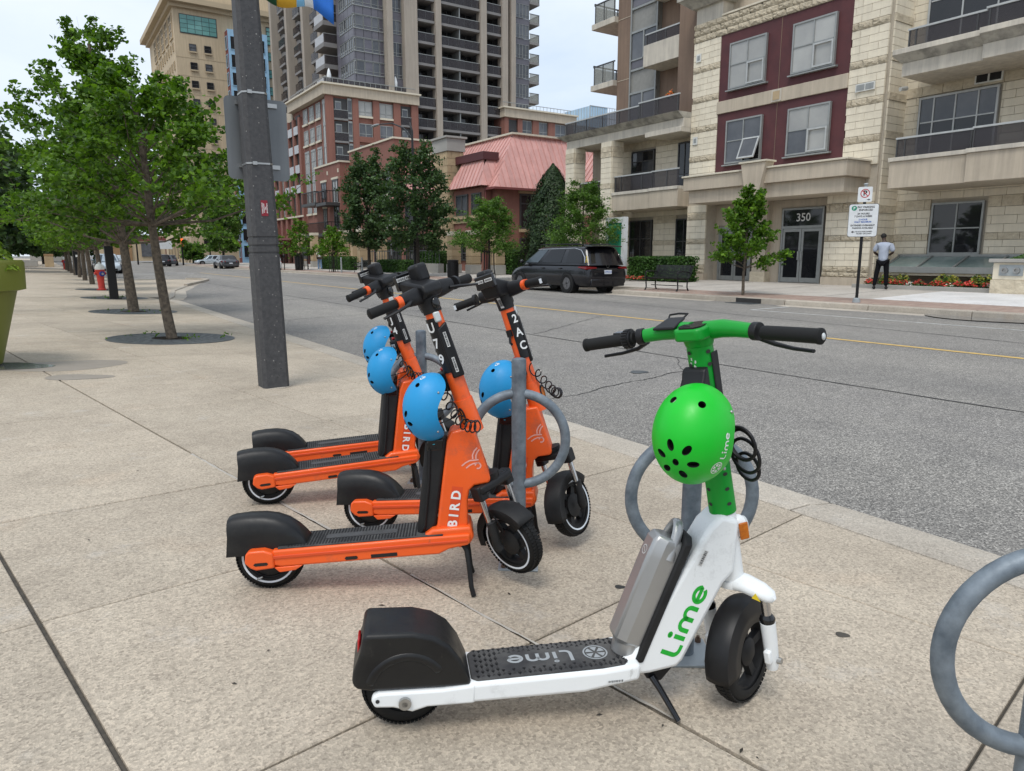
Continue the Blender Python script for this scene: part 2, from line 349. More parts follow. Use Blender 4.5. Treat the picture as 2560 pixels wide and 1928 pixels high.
PM('lime_print', (.008,.42,.03), .5); PM('helmet_green', (.004,.52,.022), .36, c2=(.004,.48,.02), vs=3, spec=.45, dirt=.10); PM('helmet_blue', (.010,.29,.62), .42, c2=(.009,.27,.58), vs=4, dirt=.12)
PM('battery_silver', (.40,.40,.395), .36, .7, c2=(.36,.36,.355), vs=5); PM('grey_print', (.34,.36,.37), .55); PM('logo_white', (.80,.81,.80), .6, c2=(.70,.71,.70), vs=30)
PM('amber', (.55,.16,.01), .25, c2=(.40,.10,.008), vs=60); PM('red_lens', (.42,.012,.014), .2); PM('sticker_white', (.68,.68,.66), .6); PM('sticker_yellow', (.75,.55,.02), .5); PM('logo_pink', (.85,.42,.36), .5)
PM('lens', (.55,.58,.58), .1); PM('led', (.7,.75,.8), .3); PM('cyan', (.05,.45,.6), .4)
# vegetation
PM('bark', (.145,.115,.085), .95, c2=(.075,.06,.045), vs=16, lo=.4, hi=.6, bs=26, bst=.8, bd=.02); PM('bark_dark', (.05,.042,.034), .95, c2=(.03,.026,.02), vs=10)
leafmat('leaf_ginkgo', (.036,.090,.008), (.15,.275,.020), .38); leafmat('leaf_maple', (.040,.105,.010), (.16,.29,.025), .38)
leafmat('leaf_dark', (.030,.064,.024), (.085,.145,.052), .3); leafmat('leaf_locust', (.05,.115,.022), (.16,.27,.06), .42)
leafmat('leaf_conifer', (.010,.028,.008), (.04,.075,.022), .15); leafmat('leaf_hedge', (.025,.07,.012), (.07,.15,.03), .25); leafmat('leaf_chart', (.14,.24,.02), (.34,.46,.05), .4)
leafmat('flower_red', (.50,.03,.03), (.75,.10,.08), .2); leafmat('flower_orange', (.7,.12,.02), (.85,.22,.04), .2); leafmat('flower_white', (.7,.7,.66), (.85,.85,.8), .2); leafmat('leaf_copper', (.22,.08,.03), (.40,.18,.06), .3); leafmat('leaf_yellow', (.20,.22,.04), (.42,.38,.07), .3)
PM('planter_green', (.155,.175,.018), .5, c2=(.14,.16,.016), vs=2); PM('soil', (.05,.038,.028), .95)
PM('hydrant_red', (.50,.035,.02), .45, c2=(.42,.03,.018), vs=9); PM('hydrant_blue', (.03,.045,.25), .5); PM('off_white', (.66,.66,.62), .6)
def speck(name):
    m, t, b = nt(name); g = t.nodes.new('ShaderNodeNewGeometry'); v = t.nodes.new('ShaderNodeTexVoronoi'); v.inputs['Scale'].default_value = 34; t.links.new(g.outputs['Position'], v.inputs['Vector'])
    sp = t.nodes.new('ShaderNodeSeparateColor'); t.links.new(v.outputs['Color'], sp.inputs['Color'])
    mm = t.nodes.new('ShaderNodeMath'); mm.operation = 'ADD'; t.links.new(v.outputs['Distance'], mm.inputs[0]); t.links.new(sp.outputs['Red'], mm.inputs[1])
    f = ramp(t, mm.outputs['Value'], [(.20, (1,1,1)), (.30, (0,0,0))]); n = noise(t, 30, 4, 'Position'); c = ramp(t, n.outputs['Fac'], [(.35, (.043,.043,.046)), (.65, (.066,.066,.068))])
    dk = noise(t, 60, 2, 'Position'); c = mix(t, ramp(t, dk.outputs['Fac'], [(.66,(0,0,0)),(.72,(1,1,1))]), c, (.012,.012,.012)); t.links.new(mix(t, f, c, (.26,.25,.235)), b.inputs['Base Color']); b.inputs['Roughness'].default_value = .7; bump(t, b, n.outputs['Fac'], .3, .004)
speck('lamp_pole')
PM('sign_back', (.20,.21,.215), .42, .5, c2=(.155,.165,.17), vs=.8, streak=.2); PM('sign_white', (.74,.76,.77), .5); PM('print_black', (.02,.02,.022), .6); PM('print_red', (.50,.025,.03), .6); PM('print_green', (.02,.28,.16), .6); PM('print_blue', (.04,.12,.42), .6); PM('sticker_red', (.24,.012,.025), .6)
PM('ban_yellow', (.75,.42,.03), .7); PM('ban_blue', (.015,.16,.62), .7); PM('ban_green', (.02,.10,.04), .7); PM('ban_lblue', (.22,.50,.75), .7)
# cars and people
PM('paint_black', (.007,.007,.010), .22, coat=.35, spec=.4); PM('paint_grey', (.06,.065,.075), .2, .4, coat=.8); PM('paint_white', (.70,.72,.73), .22, coat=.7); PM('paint_silver', (.50,.57,.62), .25, .3, coat=.6); PM('car_glass', (.006,.006,.007), .05, spec=.45); PM('car_glass_blue', (.05,.07,.085), .05, spec=.7)
PM('tail_red', (.16,.008,.010), .15); PM('tail_lit', (1.0,.06,.03), .3, emit=1.5); PM('plate', (.66,.70,.76), .5); PM('wheel_grey', (.20,.20,.21), .35, .7)
PM('skin', (.055,.030,.020), .6); PM('skin_dark', (.045,.026,.018), .6); PM('hair', (.010,.009,.009), .8, bs=40); PM('shirt', (.40,.44,.52), .85, c2=(.33,.37,.45), vs=6, bs=14, bst=.4, bd=.01); PM('trousers', (.005,.005,.007), .9, spec=.2, bs=12, bst=.4, bd=.01); PM('jeans', (.14,.22,.33), .85, c2=(.10,.165,.26), vs=7); PM('tee_white', (.66,.66,.68), .85); PM('shoe', (.012,.012,.012), .6)
PM('signal_amber', (.65,.30,.015), .5); PM('lit_red', (1.0,.09,.03), .4, emit=2.0); PM('banner_mix', (.10,.25,.55), .7, c2=(.5,.45,.3), vs=2.0, lo=.45, hi=.55); PM('wood_door', (.33,.20,.10), .7)
PM('wet', (.20,.20,.20), .08, c2=(.16,.155,.15), vs=3, src='Position', spec=.6); PM('damp', (.32,.28,.235), .6, src='Position', c2=(.28,.245,.205), vs=4)
# ---------------------------------------------------------------- ground, road, pavements
SL = -.0389
def gz(x):                      # surface height across the street
    if x <= 3.36: return SL*x
    if x <= 3.75: return SL*3.36-(x-3.36)*.10
    if x <= 11: return -.175+(x-3.75)/(11-3.75)*.075
    if x <= 17.2: return -.10
    if x <= 17.5: return .05
    return min(.05+(x-17.5)*.027, .22)
def sheet(name, pts, mats, mi=None, **kw):
    mb = MB()
    for i, p in enumerate(pts):
        mb.cur = mi[i] if mi else 0; mb.add(p, [tuple(range(len(p)))])
    return mb.obj(name, mats, None, 0, kind='structure', **kw)
sheet('ground', [[(-1600,-600,-.42),(1600,-600,-.42),(1600,2200,-.42),(-1600,2200,-.42)]], ['asphalt'])
XS = [2.4,3.75,5,7,9,11,13,15,17.2]
mb = MB()
mb.add([(17.2,19.2,-.10),(18.95,19.2,-.10),(18.95,28.8,-.10),(17.2,28.8,-.10)], [(0,1,2,3)])
for x0, x1 in zip(XS, XS[1:]): mb.add([(x0,-14,gz(max(x0,3.75))),(x1,-14,gz(x1)),(x1,330,gz(x1)),(x0,330,gz(max(x0,3.75)))], [(0,1,2,3)])
mb.add([(17.2,112,-.10),(60,112,-.10),(60,126,-.10),(17.2,126,-.10)], [(0,1,2,3)])
mb.obj('road', 'asphalt', None, 0, kind='structure')
# --- near sidewalk: slabs laid on their own grid, 10 degrees off the kerb line
AD = Vector((-.1773,.9842)); BD = Vector((.9842,.1773))
def gridpt(a, b): return AD*a+BD*b
def clipx(poly, xm):
    out = []
    for i, p in enumerate(poly):
        q = poly[(i+1) % len(poly)]; pi, qi = p.x <= xm, q.x <= xm
        if pi: out.append(p)
        if pi != qi: out.append(p.lerp(q, (xm-p.x)/(q.x-p.x)))
    return out
AL = [1.585+1.208*k for k in range(-2, 21)]; BL = [.388+1.22*k for k in range(-3, 7)]
base = MB()
base.cur = 0
lo = [gridpt(AL[0]-3, BL[0]), gridpt(AL[0]-3, BL[-1]+3), gridpt(AL[-1], BL[-1]+3), gridpt(AL[-1], BL[0])]
lo = clipx(lo, 3.37)
base.add([(p.x, p.y, SL*p.x-.014) for p in lo], [tuple(range(len(lo)))])
base.cur = 1
p0, p1 = gridpt(AL[-1], BL[0]), gridpt(AL[0]-3, BL[0])
base.add([(p1.x,p1.y,SL*p1.x),(p0.x,p0.y,SL*p0.x),(-40,p0.y,SL*-40),(-40,p1.y,SL*-40)], [(0,1,2,3)])
q1 = gridpt(AL[-1], BL[-1]+3)
y36 = p0.y+(3.36-p0.x)/(q1.x-p0.x)*(q1.y-p0.y)
base.add([(p0.x,p0.y,SL*p0.x),(3.36,y36,SL*3.36),(3.36,52,SL*3.36),(2.9,54,SL*2.9),(2.9,330,SL*2.9),(-40,330,SL*-40),(-40,p0.y,SL*-40)], [tuple(range(7))])
nose = [(3.36,25.5),(3.75,27.2),(4.4,31.5),(5.6,36),(7.1,40.6),(7.9,43.2),(7.9,44.8),(7.2,45.6),(5.4,46.8),(4.2,48.5),(3.6,50.2),(3.36,52)]
base.add([(x,y,SL*3.36) for x,y in nose], [tuple(range(len(nose)))])
sidewalk = base.obj('sidewalk', ['joint_dark','concrete'], None, 0, kind='structure')
NSLAB = 0
for i in range(len(AL)-1):
    for j in range(len(BL)-1):
        g0 = .008 if j in (3,4) else .0045
        g1 = .008 if j+1 in (3,4) else .0045
        a0, a1 = AL[i]+.0050, AL[i+1]-.0045
        pl = [gridpt(a0,BL[j]+g0), gridpt(a0,BL[j+1]-g1), gridpt(a1,BL[j+1]-g1), gridpt(a1,BL[j]+g0)]
        pl = clipx(pl, 3.355)
        if len(pl) < 3: continue
        c = sum(pl, Vector((0,0)))/len(pl); d = c.dot(Vector((fw.x,fw.y)).normalized()); s_ = c.x*math.cos(YAW)-c.y*math.sin(YAW)
        if d < -.3 or abs(s_) > d*.9+1.9: continue
        ch = .004; n = len(pl); mb = MB(); vs = [(p.x,p.y,SL*p.x-.05) for p in pl]+[(p.x,p.y,SL*p.x-ch) for p in pl]
        ins = [p.lerp(c, min(.5, ch/max(.05,(p-c).length)*1.3)) for p in pl]; dz = rnd.uniform(-.0012,.0012)
        vs += [(p.x,p.y,SL*p.x+dz) for p in ins]
        fs = [tuple(range(2*n,3*n))]+[(k,(k+1)%n,n+(k+1)%n,n+k) for k in range(n)]+[(n+k,n+(k+1)%n,2*n+(k+1)%n,2*n+k) for k in range(n)]
        mb.add(vs, fs); mb.obj('slab', 'concrete', sidewalk, 0); NSLAB += 1
def wob(p0, p1, w, z, n=30, amp=.02, mat='crack', name='crack', seed=1, parent=None, taper=False):
    r = random.Random(seed); p0 = Vector(p0); p1 = Vector(p1); d = (p1-p0); nn = Vector((-d.y,d.x)).normalized(); o = 0; L = []; Rr = []
    for i in range(n+1):
        o += r.uniform(-amp,amp); o *= .93; p = p0+d*(i/n)+nn*o; ww = w*r.uniform(.5,1.2)*(1-.7*i/n if taper else 1)
        L.append((*(p+nn*ww/2), z((p+nn*ww/2).x))); Rr.append((*(p-nn*ww/2), z((p-nn*ww/2).x)))
    mb = MB(); mb.add(L+Rr, [(i,i+1,n+2+i,n+1+i) for i in range(n)]); return mb.obj(name, mat, parent, 0)
zs = lambda x: SL*x-.0045
road = bpy.data.objects['road']
wob(gridpt(2.55,1.612), gridpt(4.75,1.606), .016, lambda x: SL*x+.0012, 40, .002, 'joint_pale', 'joint_sealant', 3, sidewalk)
wob(gridpt(1.0,1.610), gridpt(2.3,1.612), .012, lambda x: SL*x+.001, 30, .003, 'joint_pale', 'joint_sealant', 4, sidewalk)
# kerbs
kerb = bpy.data.objects.new('kerb', None); col.objects.link(kerb); kerb['kind'] = 'structure'
for k in range(14):
    y0 = -4+k*2.1; y1 = y0+2.088
    mb = MB(); z0 = SL*3.36+.002
    mb.hexa([(3.362,y0,-.4),(3.56,y0,-.4),(3.56,y1,-.4),(3.362,y1,-.4),(3.362,y0,z0),(3.56,y0,z0-.004),(3.56,y1,z0-.004),(3.362,y1,z0)])
    mb.hexa([(3.563,y0,-.4),(3.752,y0,-.4),(3.752,y1,-.4),(3.563,y1,-.4),(3.563,y0,z0-.012),(3.752,y0,-.166),(3.752,y1,-.166),(3.563,y1,z0-.012)])
    mb.obj('kerb_stone', 'concrete_kerb', kerb, 0, .006)
for k in range(len(nose)-1):
    a, b = Vector(nose[k]), Vector(nose[k+1]); t = (b-a).normalized(); nn = Vector((t.y,-t.x)); h = (.10 if 3 <= k <= 6 else .02)
    mb = MB()
    i0, i1, o0, o1 = a, b, a+nn*.16, b+nn*.16; g0, g1 = a+nn*.55, b+nn*.55
    mb.hexa([(*i0,-.4),(*o0,-.4),(*o1,-.4),(*i1,-.4),(*i0,-.125+h),(*o0,-.13+h),(*o1,-.13+h),(*i1,-.125+h)])
    mb.hexa([(*o0,-.4),(*g0,-.4),(*g1,-.4),(*o1,-.4),(*o0,-.140),(*g0,-.155),(*g1,-.155),(*o1,-.140)])
    mb.obj('kerb_stone', 'concrete_kerb', kerb, 0, .01)
far_kerb = bpy.data.objects.new('far_kerb', None); col.objects.link(far_kerb); far_kerb['kind'] = 'structure'
for k in range(46):
    y0 = -2+k*2.4; y1 = y0+2.385
    if 13.2 < (y0+y1)/2 < 15.4:   # storm drain mouth
        mb = MB(); mb.bx(17.2,17.5,y0,y1,-.3,.052); mb.obj('kerb_stone', 'concrete_kerb', far_kerb, 0, .01)
        mb = MB(); mb.bx(17.19,17.23,y0+.75,y1-.75,-.09,.035); mb.obj('drain_opening', 'crack', far_kerb, 0)
        mb = MB(); mb.bx(16.72,17.185,y0+.75,y1-.75,-.2,-.088)
        for q in range(4): mb.bx(16.76,17.15,y0+.82+q*.2,y0+.87+q*.2,-.088,-.08)
        mb.obj('drain_grate', 'cast_iron', far_kerb, 0); continue
    if 19.0 < (y0+y1)/2 < 28.8:    # parking bay set into the pavement
        mb = MB(); mb.hexa([(18.78,y0,-.4),(18.96,y0,-.4),(18.96,y1,-.4),(18.78,y1,-.4),(18.80,y0,.085),(18.96,y0,.092),(18.96,y1,.092),(18.80,y1,.085)]); mb.obj('kerb_stone', 'concrete_kerb', far_kerb, 0, .015); continue
    drop = .0 if not (18.5 < y0 < 24) else -.05
    mb = MB(); mb.hexa([(17.2,y0,-.4),(17.5,y0,-.4),(17.5,y1,-.4),(17.2,y1,-.4),(17.225,y0,.045+drop),(17.5,y0,.052),(17.5,y1,.052),(17.225,y1,.045+drop)])
    mb.hexa([(16.85,y0,-.4),(17.199,y0,-.4),(17.199,y1,-.4),(16.85,y1,-.4),(16.85,y0,-.094),(17.199,y0,-.086),(17.199,y1,-.086),(16.85,y1,-.094)])
    mb.obj('kerb_stone', 'concrete_kerb', far_kerb, 0, .02)
for ya, yb in ((19.08,19.25),(28.75,28.95)):
    mb = MB(); mb.bx(17.25,18.96,ya,yb,-.4,.088); mb.obj('kerb_stone', 'concrete_kerb', far_kerb, 0, .015)
# far pavement: brick strip, walk, new white panel
fp = MB()
fp.cur = 0
for ya, yb in ((-14,19.2),(28.8,110)): fp.add([(17.5,ya,.05),(18.95,ya,.09),(18.95,yb,.09),(17.5,yb,.05)], [(0,1,2,3)])
fp.cur = 1; fp.add([(18.95,-14,.09),(23.9,-14,.22),(23.9,110,.22),(18.95,110,.09)], [(0,1,2,3)])
fp.add([(23.9,-14,.22),(60,-14,.22),(60,110,.22),(23.9,110,.22)], [(0,1,2,3)])
fp.obj('far_sidewalk', ['paver','concrete_pale'], None, 0, kind='structure')
mb = MB(); mb.bx(19.0,22.7,2,10.9,.0,.22)
for v in range(len(mb.v)):
    x,y,z = mb.v[v]; mb.v[v] = (x,y, z if z < .1 else .096+(x-18.95)*.0263+.006)
white_panel = mb.obj('sidewalk_panel', 'concrete_new', bpy.data.objects['far_sidewalk'], 0, .005)
for k in range(11):   # walk joints on the far pavement
    y = 12.4+k*3.1; mb = MB(); mb.add([(18.95,y,.0925),(23.8,y,.2205),(23.8,y+.03,.2205),(18.95,y+.03,.0925)], [(0,1,2,3)]); mb.obj('joint', 'joint_dark', bpy.data.objects['far_sidewalk'], 0)
# markings and cracks
def strip(name, x, w, y0, y1, mat, dz=.004, seg=18):
    mb = MB()
    for k in range(seg):
        a = y0+(y1-y0)*k/seg; b = y0+(y1-y0)*(k+1)/seg
        mb.add([(x-w/2,a,gz(x)+dz),(x+w/2,a,gz(x)+dz),(x+w/2,b,gz(x)+dz),(x-w/2,b,gz(x)+dz)], [(0,1,2,3)])
    return mb.obj(name, mat, road, 0)
strip('centre_line', 10.93, .13, -8, 62, 'yellow_line'); strip('lane_line', 15.05, .09, 1, 11.8, 'white_line')
mb = MB(); mb.add([(15.05,11.75,-.096),(16.8,11.9,-.096),(16.8,12.0,-.096),(15.05,11.85,-.096)], [(0,1,2,3)]); mb.obj('bay_line', 'white_line', road, 0)
for k, yy in enumerate((59, 62.5)):
    mb = MB(); mb.add([(3.4,yy,gz(4)+.01),(10,yy,gz(10)+.01),(10,yy+.6,gz(10)+.01),(3.4,yy+.6,gz(4)+.01)], [(0,1,2,3)]); mb.obj('crossing_line', 'white_line', road, 0)
zr = lambda x: gz(x)+.004
wob((7.35,-3),(7.25,46), .035, zr, 170, .014, seed=21, parent=road); wob((4.2,3.6),(7.3,6.9), .012, zr, 40, .03, seed=22, parent=road)
wob((4.1,5.6),(7.0,6.2), .02, zr, 40, .03, seed=23, parent=road); wob((7.4,10.5),(10.6,12.4), .02, zr, 40, .03, seed=24, parent=road)
wob((3.9,16),(10.8,17.2), .03, zr, 50, .04, seed=25, parent=road); wob((4.0,22.5),(10.8,24.2), .05, zr, 50, .05, seed=26, parent=road)
wob((3.768,-3),(3.772,25), .018, lambda x: gz(x)+.004, 120, .004, seed=27, parent=road); wob((12.5,3),(15.8,30), .03, zr, 80, .04, seed=28, parent=road)
def spot(name, x, y, r, mat, parent, z, sy=1.0, seed=0, n=22, dz=.006):
    q = random.Random(seed); mb = MB(); ph = [q.uniform(0,6.28) for _ in range(3)]
    pts = []
    for k in range(n):
        w = 2*PI*k/n; rr = r*(1+.14*math.sin(2*w+ph[0])+.1*math.sin(3*w+ph[1])); px, py = x+rr*math.cos(w), y+rr*sy*math.sin(w); pts.append((px,py,z(px)+dz))
    mb.add(pts, [tuple(range(n))]); return mb.obj(name, mat, parent, 0)
spot('asphalt_patch', 6.05, 6.35, .10, 'cast_iron', road, gz, 1.2, 3); spot('tar_spot', 8.6, 22, .35, 'joint_dark', road, gz, .4, 5, dz=.005)
spot('puddle', 17.0, 7.2, .75, 'wet', road, lambda x: -.085, 1.6, 6)
zslab = lambda x: SL*x
spot('damp_patch', .12, 9.75, .62, 'damp', sidewalk, zslab, .8, 8, dz=.0025); spot('damp_patch', .25, 8.75, .3, 'damp', sidewalk, zslab, .7, 9, dz=.003); spot('puddle', -.35, 9.85, .40, 'wet', sidewalk, zslab, .75, 10, dz=.005)
spot('gum_stain', 1.86, 2.02, .02, 'crack', sidewalk, zslab, 1, 11, dz=.002); spot('gum_stain', 2.3, 1.32, .022, 'joint_dark', sidewalk, zslab, 1, 12, dz=.002); spot('gum_stain', 1.02, 1.25, .008, 'crack', sidewalk, zslab, 1, 13, dz=.002)
lit = MB()
for k in range(70):
    d = rnd.uniform(1.5,9)*1.0; s_ = rnd.uniform(-.65,.6)*d; x, y = d*math.sin(YAW)+s_*math.cos(YAW), d*math.cos(YAW)-s_*math.sin(YAW)
    if x > 3.2: continue
    w = rnd.uniform(0,6.28); l = rnd.uniform(.004,.016); c, s2 = math.cos(w)*l, math.sin(w)*l
    lit.add([(x-c,y-s2,SL*x+.003),(x+s2*.35,y-c*.35,SL*x+.005),(x+c,y+s2,SL*x+.003),(x-s2*.35,y+c*.35,SL*x+.0035)], [(0,1,2,3)])
lit.obj('leaf_litter', 'bark_dark', None, 0, kind='stuff', label='specks of dry leaf litter on the pavement')
# ---------------------------------------------------------------- scooters
def ring_prof(R, r, n=12, w=None):   # torus cross-section as (radius, axial)
    return [(R+r*math.cos(2*PI*k/n), (w or r)*math.sin(2*PI*k/n)) for k in range(n)]
def wheel(name, par, M, R, w, spokes=6, ring=True, knob=True, hubr=.04):
    """axis along local y, centre at M origin"""
    rt = w*.5; rimR = R-rt*1.25
    mb = MB(M); mb.lathe([(rimR,-w*.36),(rimR,w*.36),(rimR-.012,w*.36),(rimR-.016,0),(rimR-.012,-w*.36)], 36, ax='y', close=True)
    mb.lathe([(0,-w*.55),(hubr*.5,-w*.55),(hubr,-w*.35),(hubr,w*.35),(hubr*.5,w*.55),(0,w*.55)], 18, ax='y')
    for k in range(spokes):
        a = 2*PI*k/spokes; mb.hexa([Vector((math.cos(a+da)*rr, yy, math.sin(a+da)*rr)) for yy in (-w*.2, w*.2) for rr, da in ((hubr*.9,-.32),(rimR-.008,-.13),(rimR-.008,.13),(hubr*.9,.32))])
    o = mb.obj(name, 'black_matte', par, 30)
    mb = MB(M); n = 14; pr = []
    for k in range(n+1):
        a = -PI*.62+PI*1.24*k/n; pr.append((R-rt*1.05+rt*1.05*math.cos(a), w*.5*math.sin(a)/1.0))
    pr += [(rimR,w*.36),(rimR,-w*.36)]
    mb.lathe(pr, 48, ax='y', close=True)
    if knob:
        nk = 60
        for k in range(nk):
            a = 2*PI*k/nk
            for yy in (-.3, 0, .3):
                da = PI/nk*(1 if yy == 0 else 0); aa = a+da; rr = R+.001-(0 if yy == 0 else rt*.2)
                c, s_ = math.cos(aa), math.sin(aa); t = Vector((-s_,0,c))*(PI*R/nk*.72); u = Vector((0,w*.12,0)); p = Vector((c*rr,yy*w,s_*rr)); r2 = Vector((c,0,s_))*.0022
                mb.hexa([p-t-u-r2,p+t-u-r2,p+t+u-r2,p-t+u-r2,p-t-u+r2,p+t-u+r2,p+t+u+r2,p-t+u+r2])
    mb.obj('tyre', 'rubber', o, 50)
    if ring:
        for sy in (-1,1):
            mb = MB(M); mb.lathe([(rimR+.004,sy*w*.47),(rimR+.012,sy*w*.49),(rimR+.012,sy*w*.515),(rimR+.004,sy*w*.495)], 40, ax='y', close=True); mb.obj('reflective_ring', 'led', o, 40)
    return o
def helmet(shellmat, name, label, group=None):
    """crown +Z, brow +X; rim wavy; vents cut through"""
    A, B, C = .132, .104, .125
    def surf(ph, th, k=1.0): return Vector((A*k*math.sin(th)*math.cos(ph), B*k*math.sin(th)*math.sin(ph), C*k*math.cos(th)))
    def tmax(ph): return rad(104)+rad(9)*math.cos(2*ph)-rad(6)*math.cos(4*ph)+rad(5)*math.cos(ph)
    NP, NT = 56, 16; mb = MB(); vs = []; fs = []
    for k in (1.0, .925):
        for i in range(NT+1):
            for j in range(NP):
                ph = 2*PI*j/NP; vs.append(surf(ph, tmax(ph)*max(i,.02)/NT, k))
    S = (NT+1)*NP
    for i in range(NT):
        for j in range(NP):
            j2 = (j+1)%NP; fs.append((i*NP+j,(i+1)*NP+j,(i+1)*NP+j2,i*NP+j2)); fs.append((S+i*NP+j,S+i*NP+j2,S+(i+1)*NP+j2,S+(i+1)*NP+j))
    for j in range(NP): j2 = (j+1)%NP; fs.append((NT*NP+j,S+NT*NP+j,S+NT*NP+j2,NT*NP+j2))
    fs.append(tuple(range(NP))); fs.append(tuple(reversed(range(S,S+NP))))
    mb.add(vs, fs); me = mb.mesh('shell', [shellmat,'black_matte'], 40)
    for p in me.polygons:
        if p.index >= 2*NT*NP or p.index % 2 == 1: p.material_index = 1
    for p in me.polygons:
        c = p.center; q = (c.x/A)**2+(c.y/B)**2+(c.z/C)**2
        p.material_index = 0 if q > .96 else 1
    cut = MB()
    def hole(th, ph, a, b, tw=0, rv=None):
        p = surf(ph, th); n = Vector((p.x/A**2, p.y/B**2, p.z/C**2)).normalized(); e = Vector((math.cos(th)*math.cos(ph), math.cos(th)*math.sin(ph), -math.sin(th))); e = (e-n*e.dot(n)).normalized(); f_ = n.cross(e)
        if rv is not None: e = (rv-n*rv.dot(n)).normalized(); f_ = n.cross(e)
        m = 14
        vs = [p+n*h+e*(a*math.cos(2*PI*k/m))+f_*(b*math.sin(2*PI*k/m)) for h in (-.03,.03) for k in range(m)]
        cut.add(vs, [tuple(range(m)), tuple(reversed(range(m,2*m)))]+[(k,m+k,m+(k+1)%m,(k+1)%m) for k in range(m)])
    t0 = rad(27); hole(t0, 0.0, .0105, .0085)
    c0 = Vector((math.sin(t0),0,math.cos(t0))); e1 = Vector((math.cos(t0),0,-math.sin(t0))); e2 = Vector((0,1,0))
    for k in range(6):
        w = 2*PI*k/6+.35; rv = e1*math.cos(w)+e2*math.sin(w); d = (c0+rv*math.tan(rad(20))).normalized(); d = Vector((d.x/A*.12,d.y/B*.12,d.z/C*.12)).normalized(); hole(math.acos(d.z), math.atan2(d.y,d.x), .0155, .0095, 0, rv)
    for ph in (rad(152), rad(208)): hole(rad(50), ph, .0105, .010)
    o = bpy.data.objects.new('t', me); col.objects.link(o); ob = bpy.data.objects.new('c', cut.mesh('c','black_matte',0)); col.objects.link(ob)
    md = o.modifiers.new('b','BOOLEAN'); md.operation = 'DIFFERENCE'; md.object = ob; md.solver = 'EXACT'
    dg = bpy.context.evaluated_depsgraph_get(); me2 = bpy.data.meshes.new_from_object(o.evaluated_get(dg)); bpy.data.objects.remove(o); bpy.data.objects.remove(ob)
    me2.name = 'shell'; me2.polygons.foreach_set('use_smooth', [True]*len(me2.polygons)); me2.set_sharp_from_angle(angle=rad(30))
    t = thing(name, label, 'helmet', group=group)
    link('shell', me2, t)
    mb = MB(); vs = []; fs = []     # padding
    for i in range(9):
        for j in range(32): ph = 2*PI*j/32; vs.append(surf(ph, tmax(ph)*.97*max(i,.02)/8, .80))
    for i in range(8):
        for j in range(32): fs.append((i*32+j,i*32+(j+1)%32,(i+1)*32+(j+1)%32,(i+1)*32+j))
    mb.add(vs, fs); mb.obj('padding', 'black_matte', t, 60)
    for sy in (-1,1):
        mb = MB(); mb.tube([(.045,sy*.085,-.02),(.03,sy*.075,-.07),(.005,sy*.03,-.125),(.0,0,-.14)], .0055, 6, flat=.4); mb.obj('chin_strap', 'black_matte', t)
        for ph in (.95,2.15):
            th = tmax(ph)-rad(12); p = surf(ph*sy, th, 1.005); mb = MB(); mb.ell(p, (.005,.005,.005), 8, 5); mb.obj('rivet', 'steel', t, 60)
    return t, surf
def place_axes(o, loc, xa, za):
    za = Vector(za).normalized(); xa = Vector(xa); xa = (xa-za*xa.dot(za)).normalized(); ya = za.cross(xa)
    o.matrix_world = Matrix(((xa.x,ya.x,za.x,loc[0]),(xa.y,ya.y,za.y,loc[1]),(xa.z,ya.z,za.z,loc[2]),(0,0,0,1)))
def steerM(axle, tilt, steer): return Matrix.Translation(axle) @ Matrix.Rotation(-rad(tilt),4,'Y') @ Matrix.Rotation(rad(steer),4,'Z')
def barcode(name, par, o, xd, yd, L, h, mat='sticker_white', bars=14, seed=1):
    """printed label with bars: o = centre"""
    o = Vector(o); xd = Vector(xd).normalized(); yd = Vector(yd).normalized(); n = xd.cross(yd); q = random.Random(seed)
    mb = MB(); mb.add([o-xd*L/2-yd*h/2,o+xd*L/2-yd*h/2,o+xd*L/2+yd*h/2,o-xd*L/2+yd*h/2], [(0,1,2,3)]); p = mb.obj(name, mat, par, 0)
    mb = MB(); x = -L*.42
    while x < L*.42:
        w = q.choice((.25,.5,.8))*L/bars; a = o+n*.0006+xd*x
        mb.add([a-yd*h*.32,a+xd*w-yd*h*.32,a+xd*w+yd*h*.32,a+yd*h*.32], [(0,1,2,3)]); x += w+q.choice((.3,.5))*L/bars
    mb.obj('print', 'print_black', p, 0)

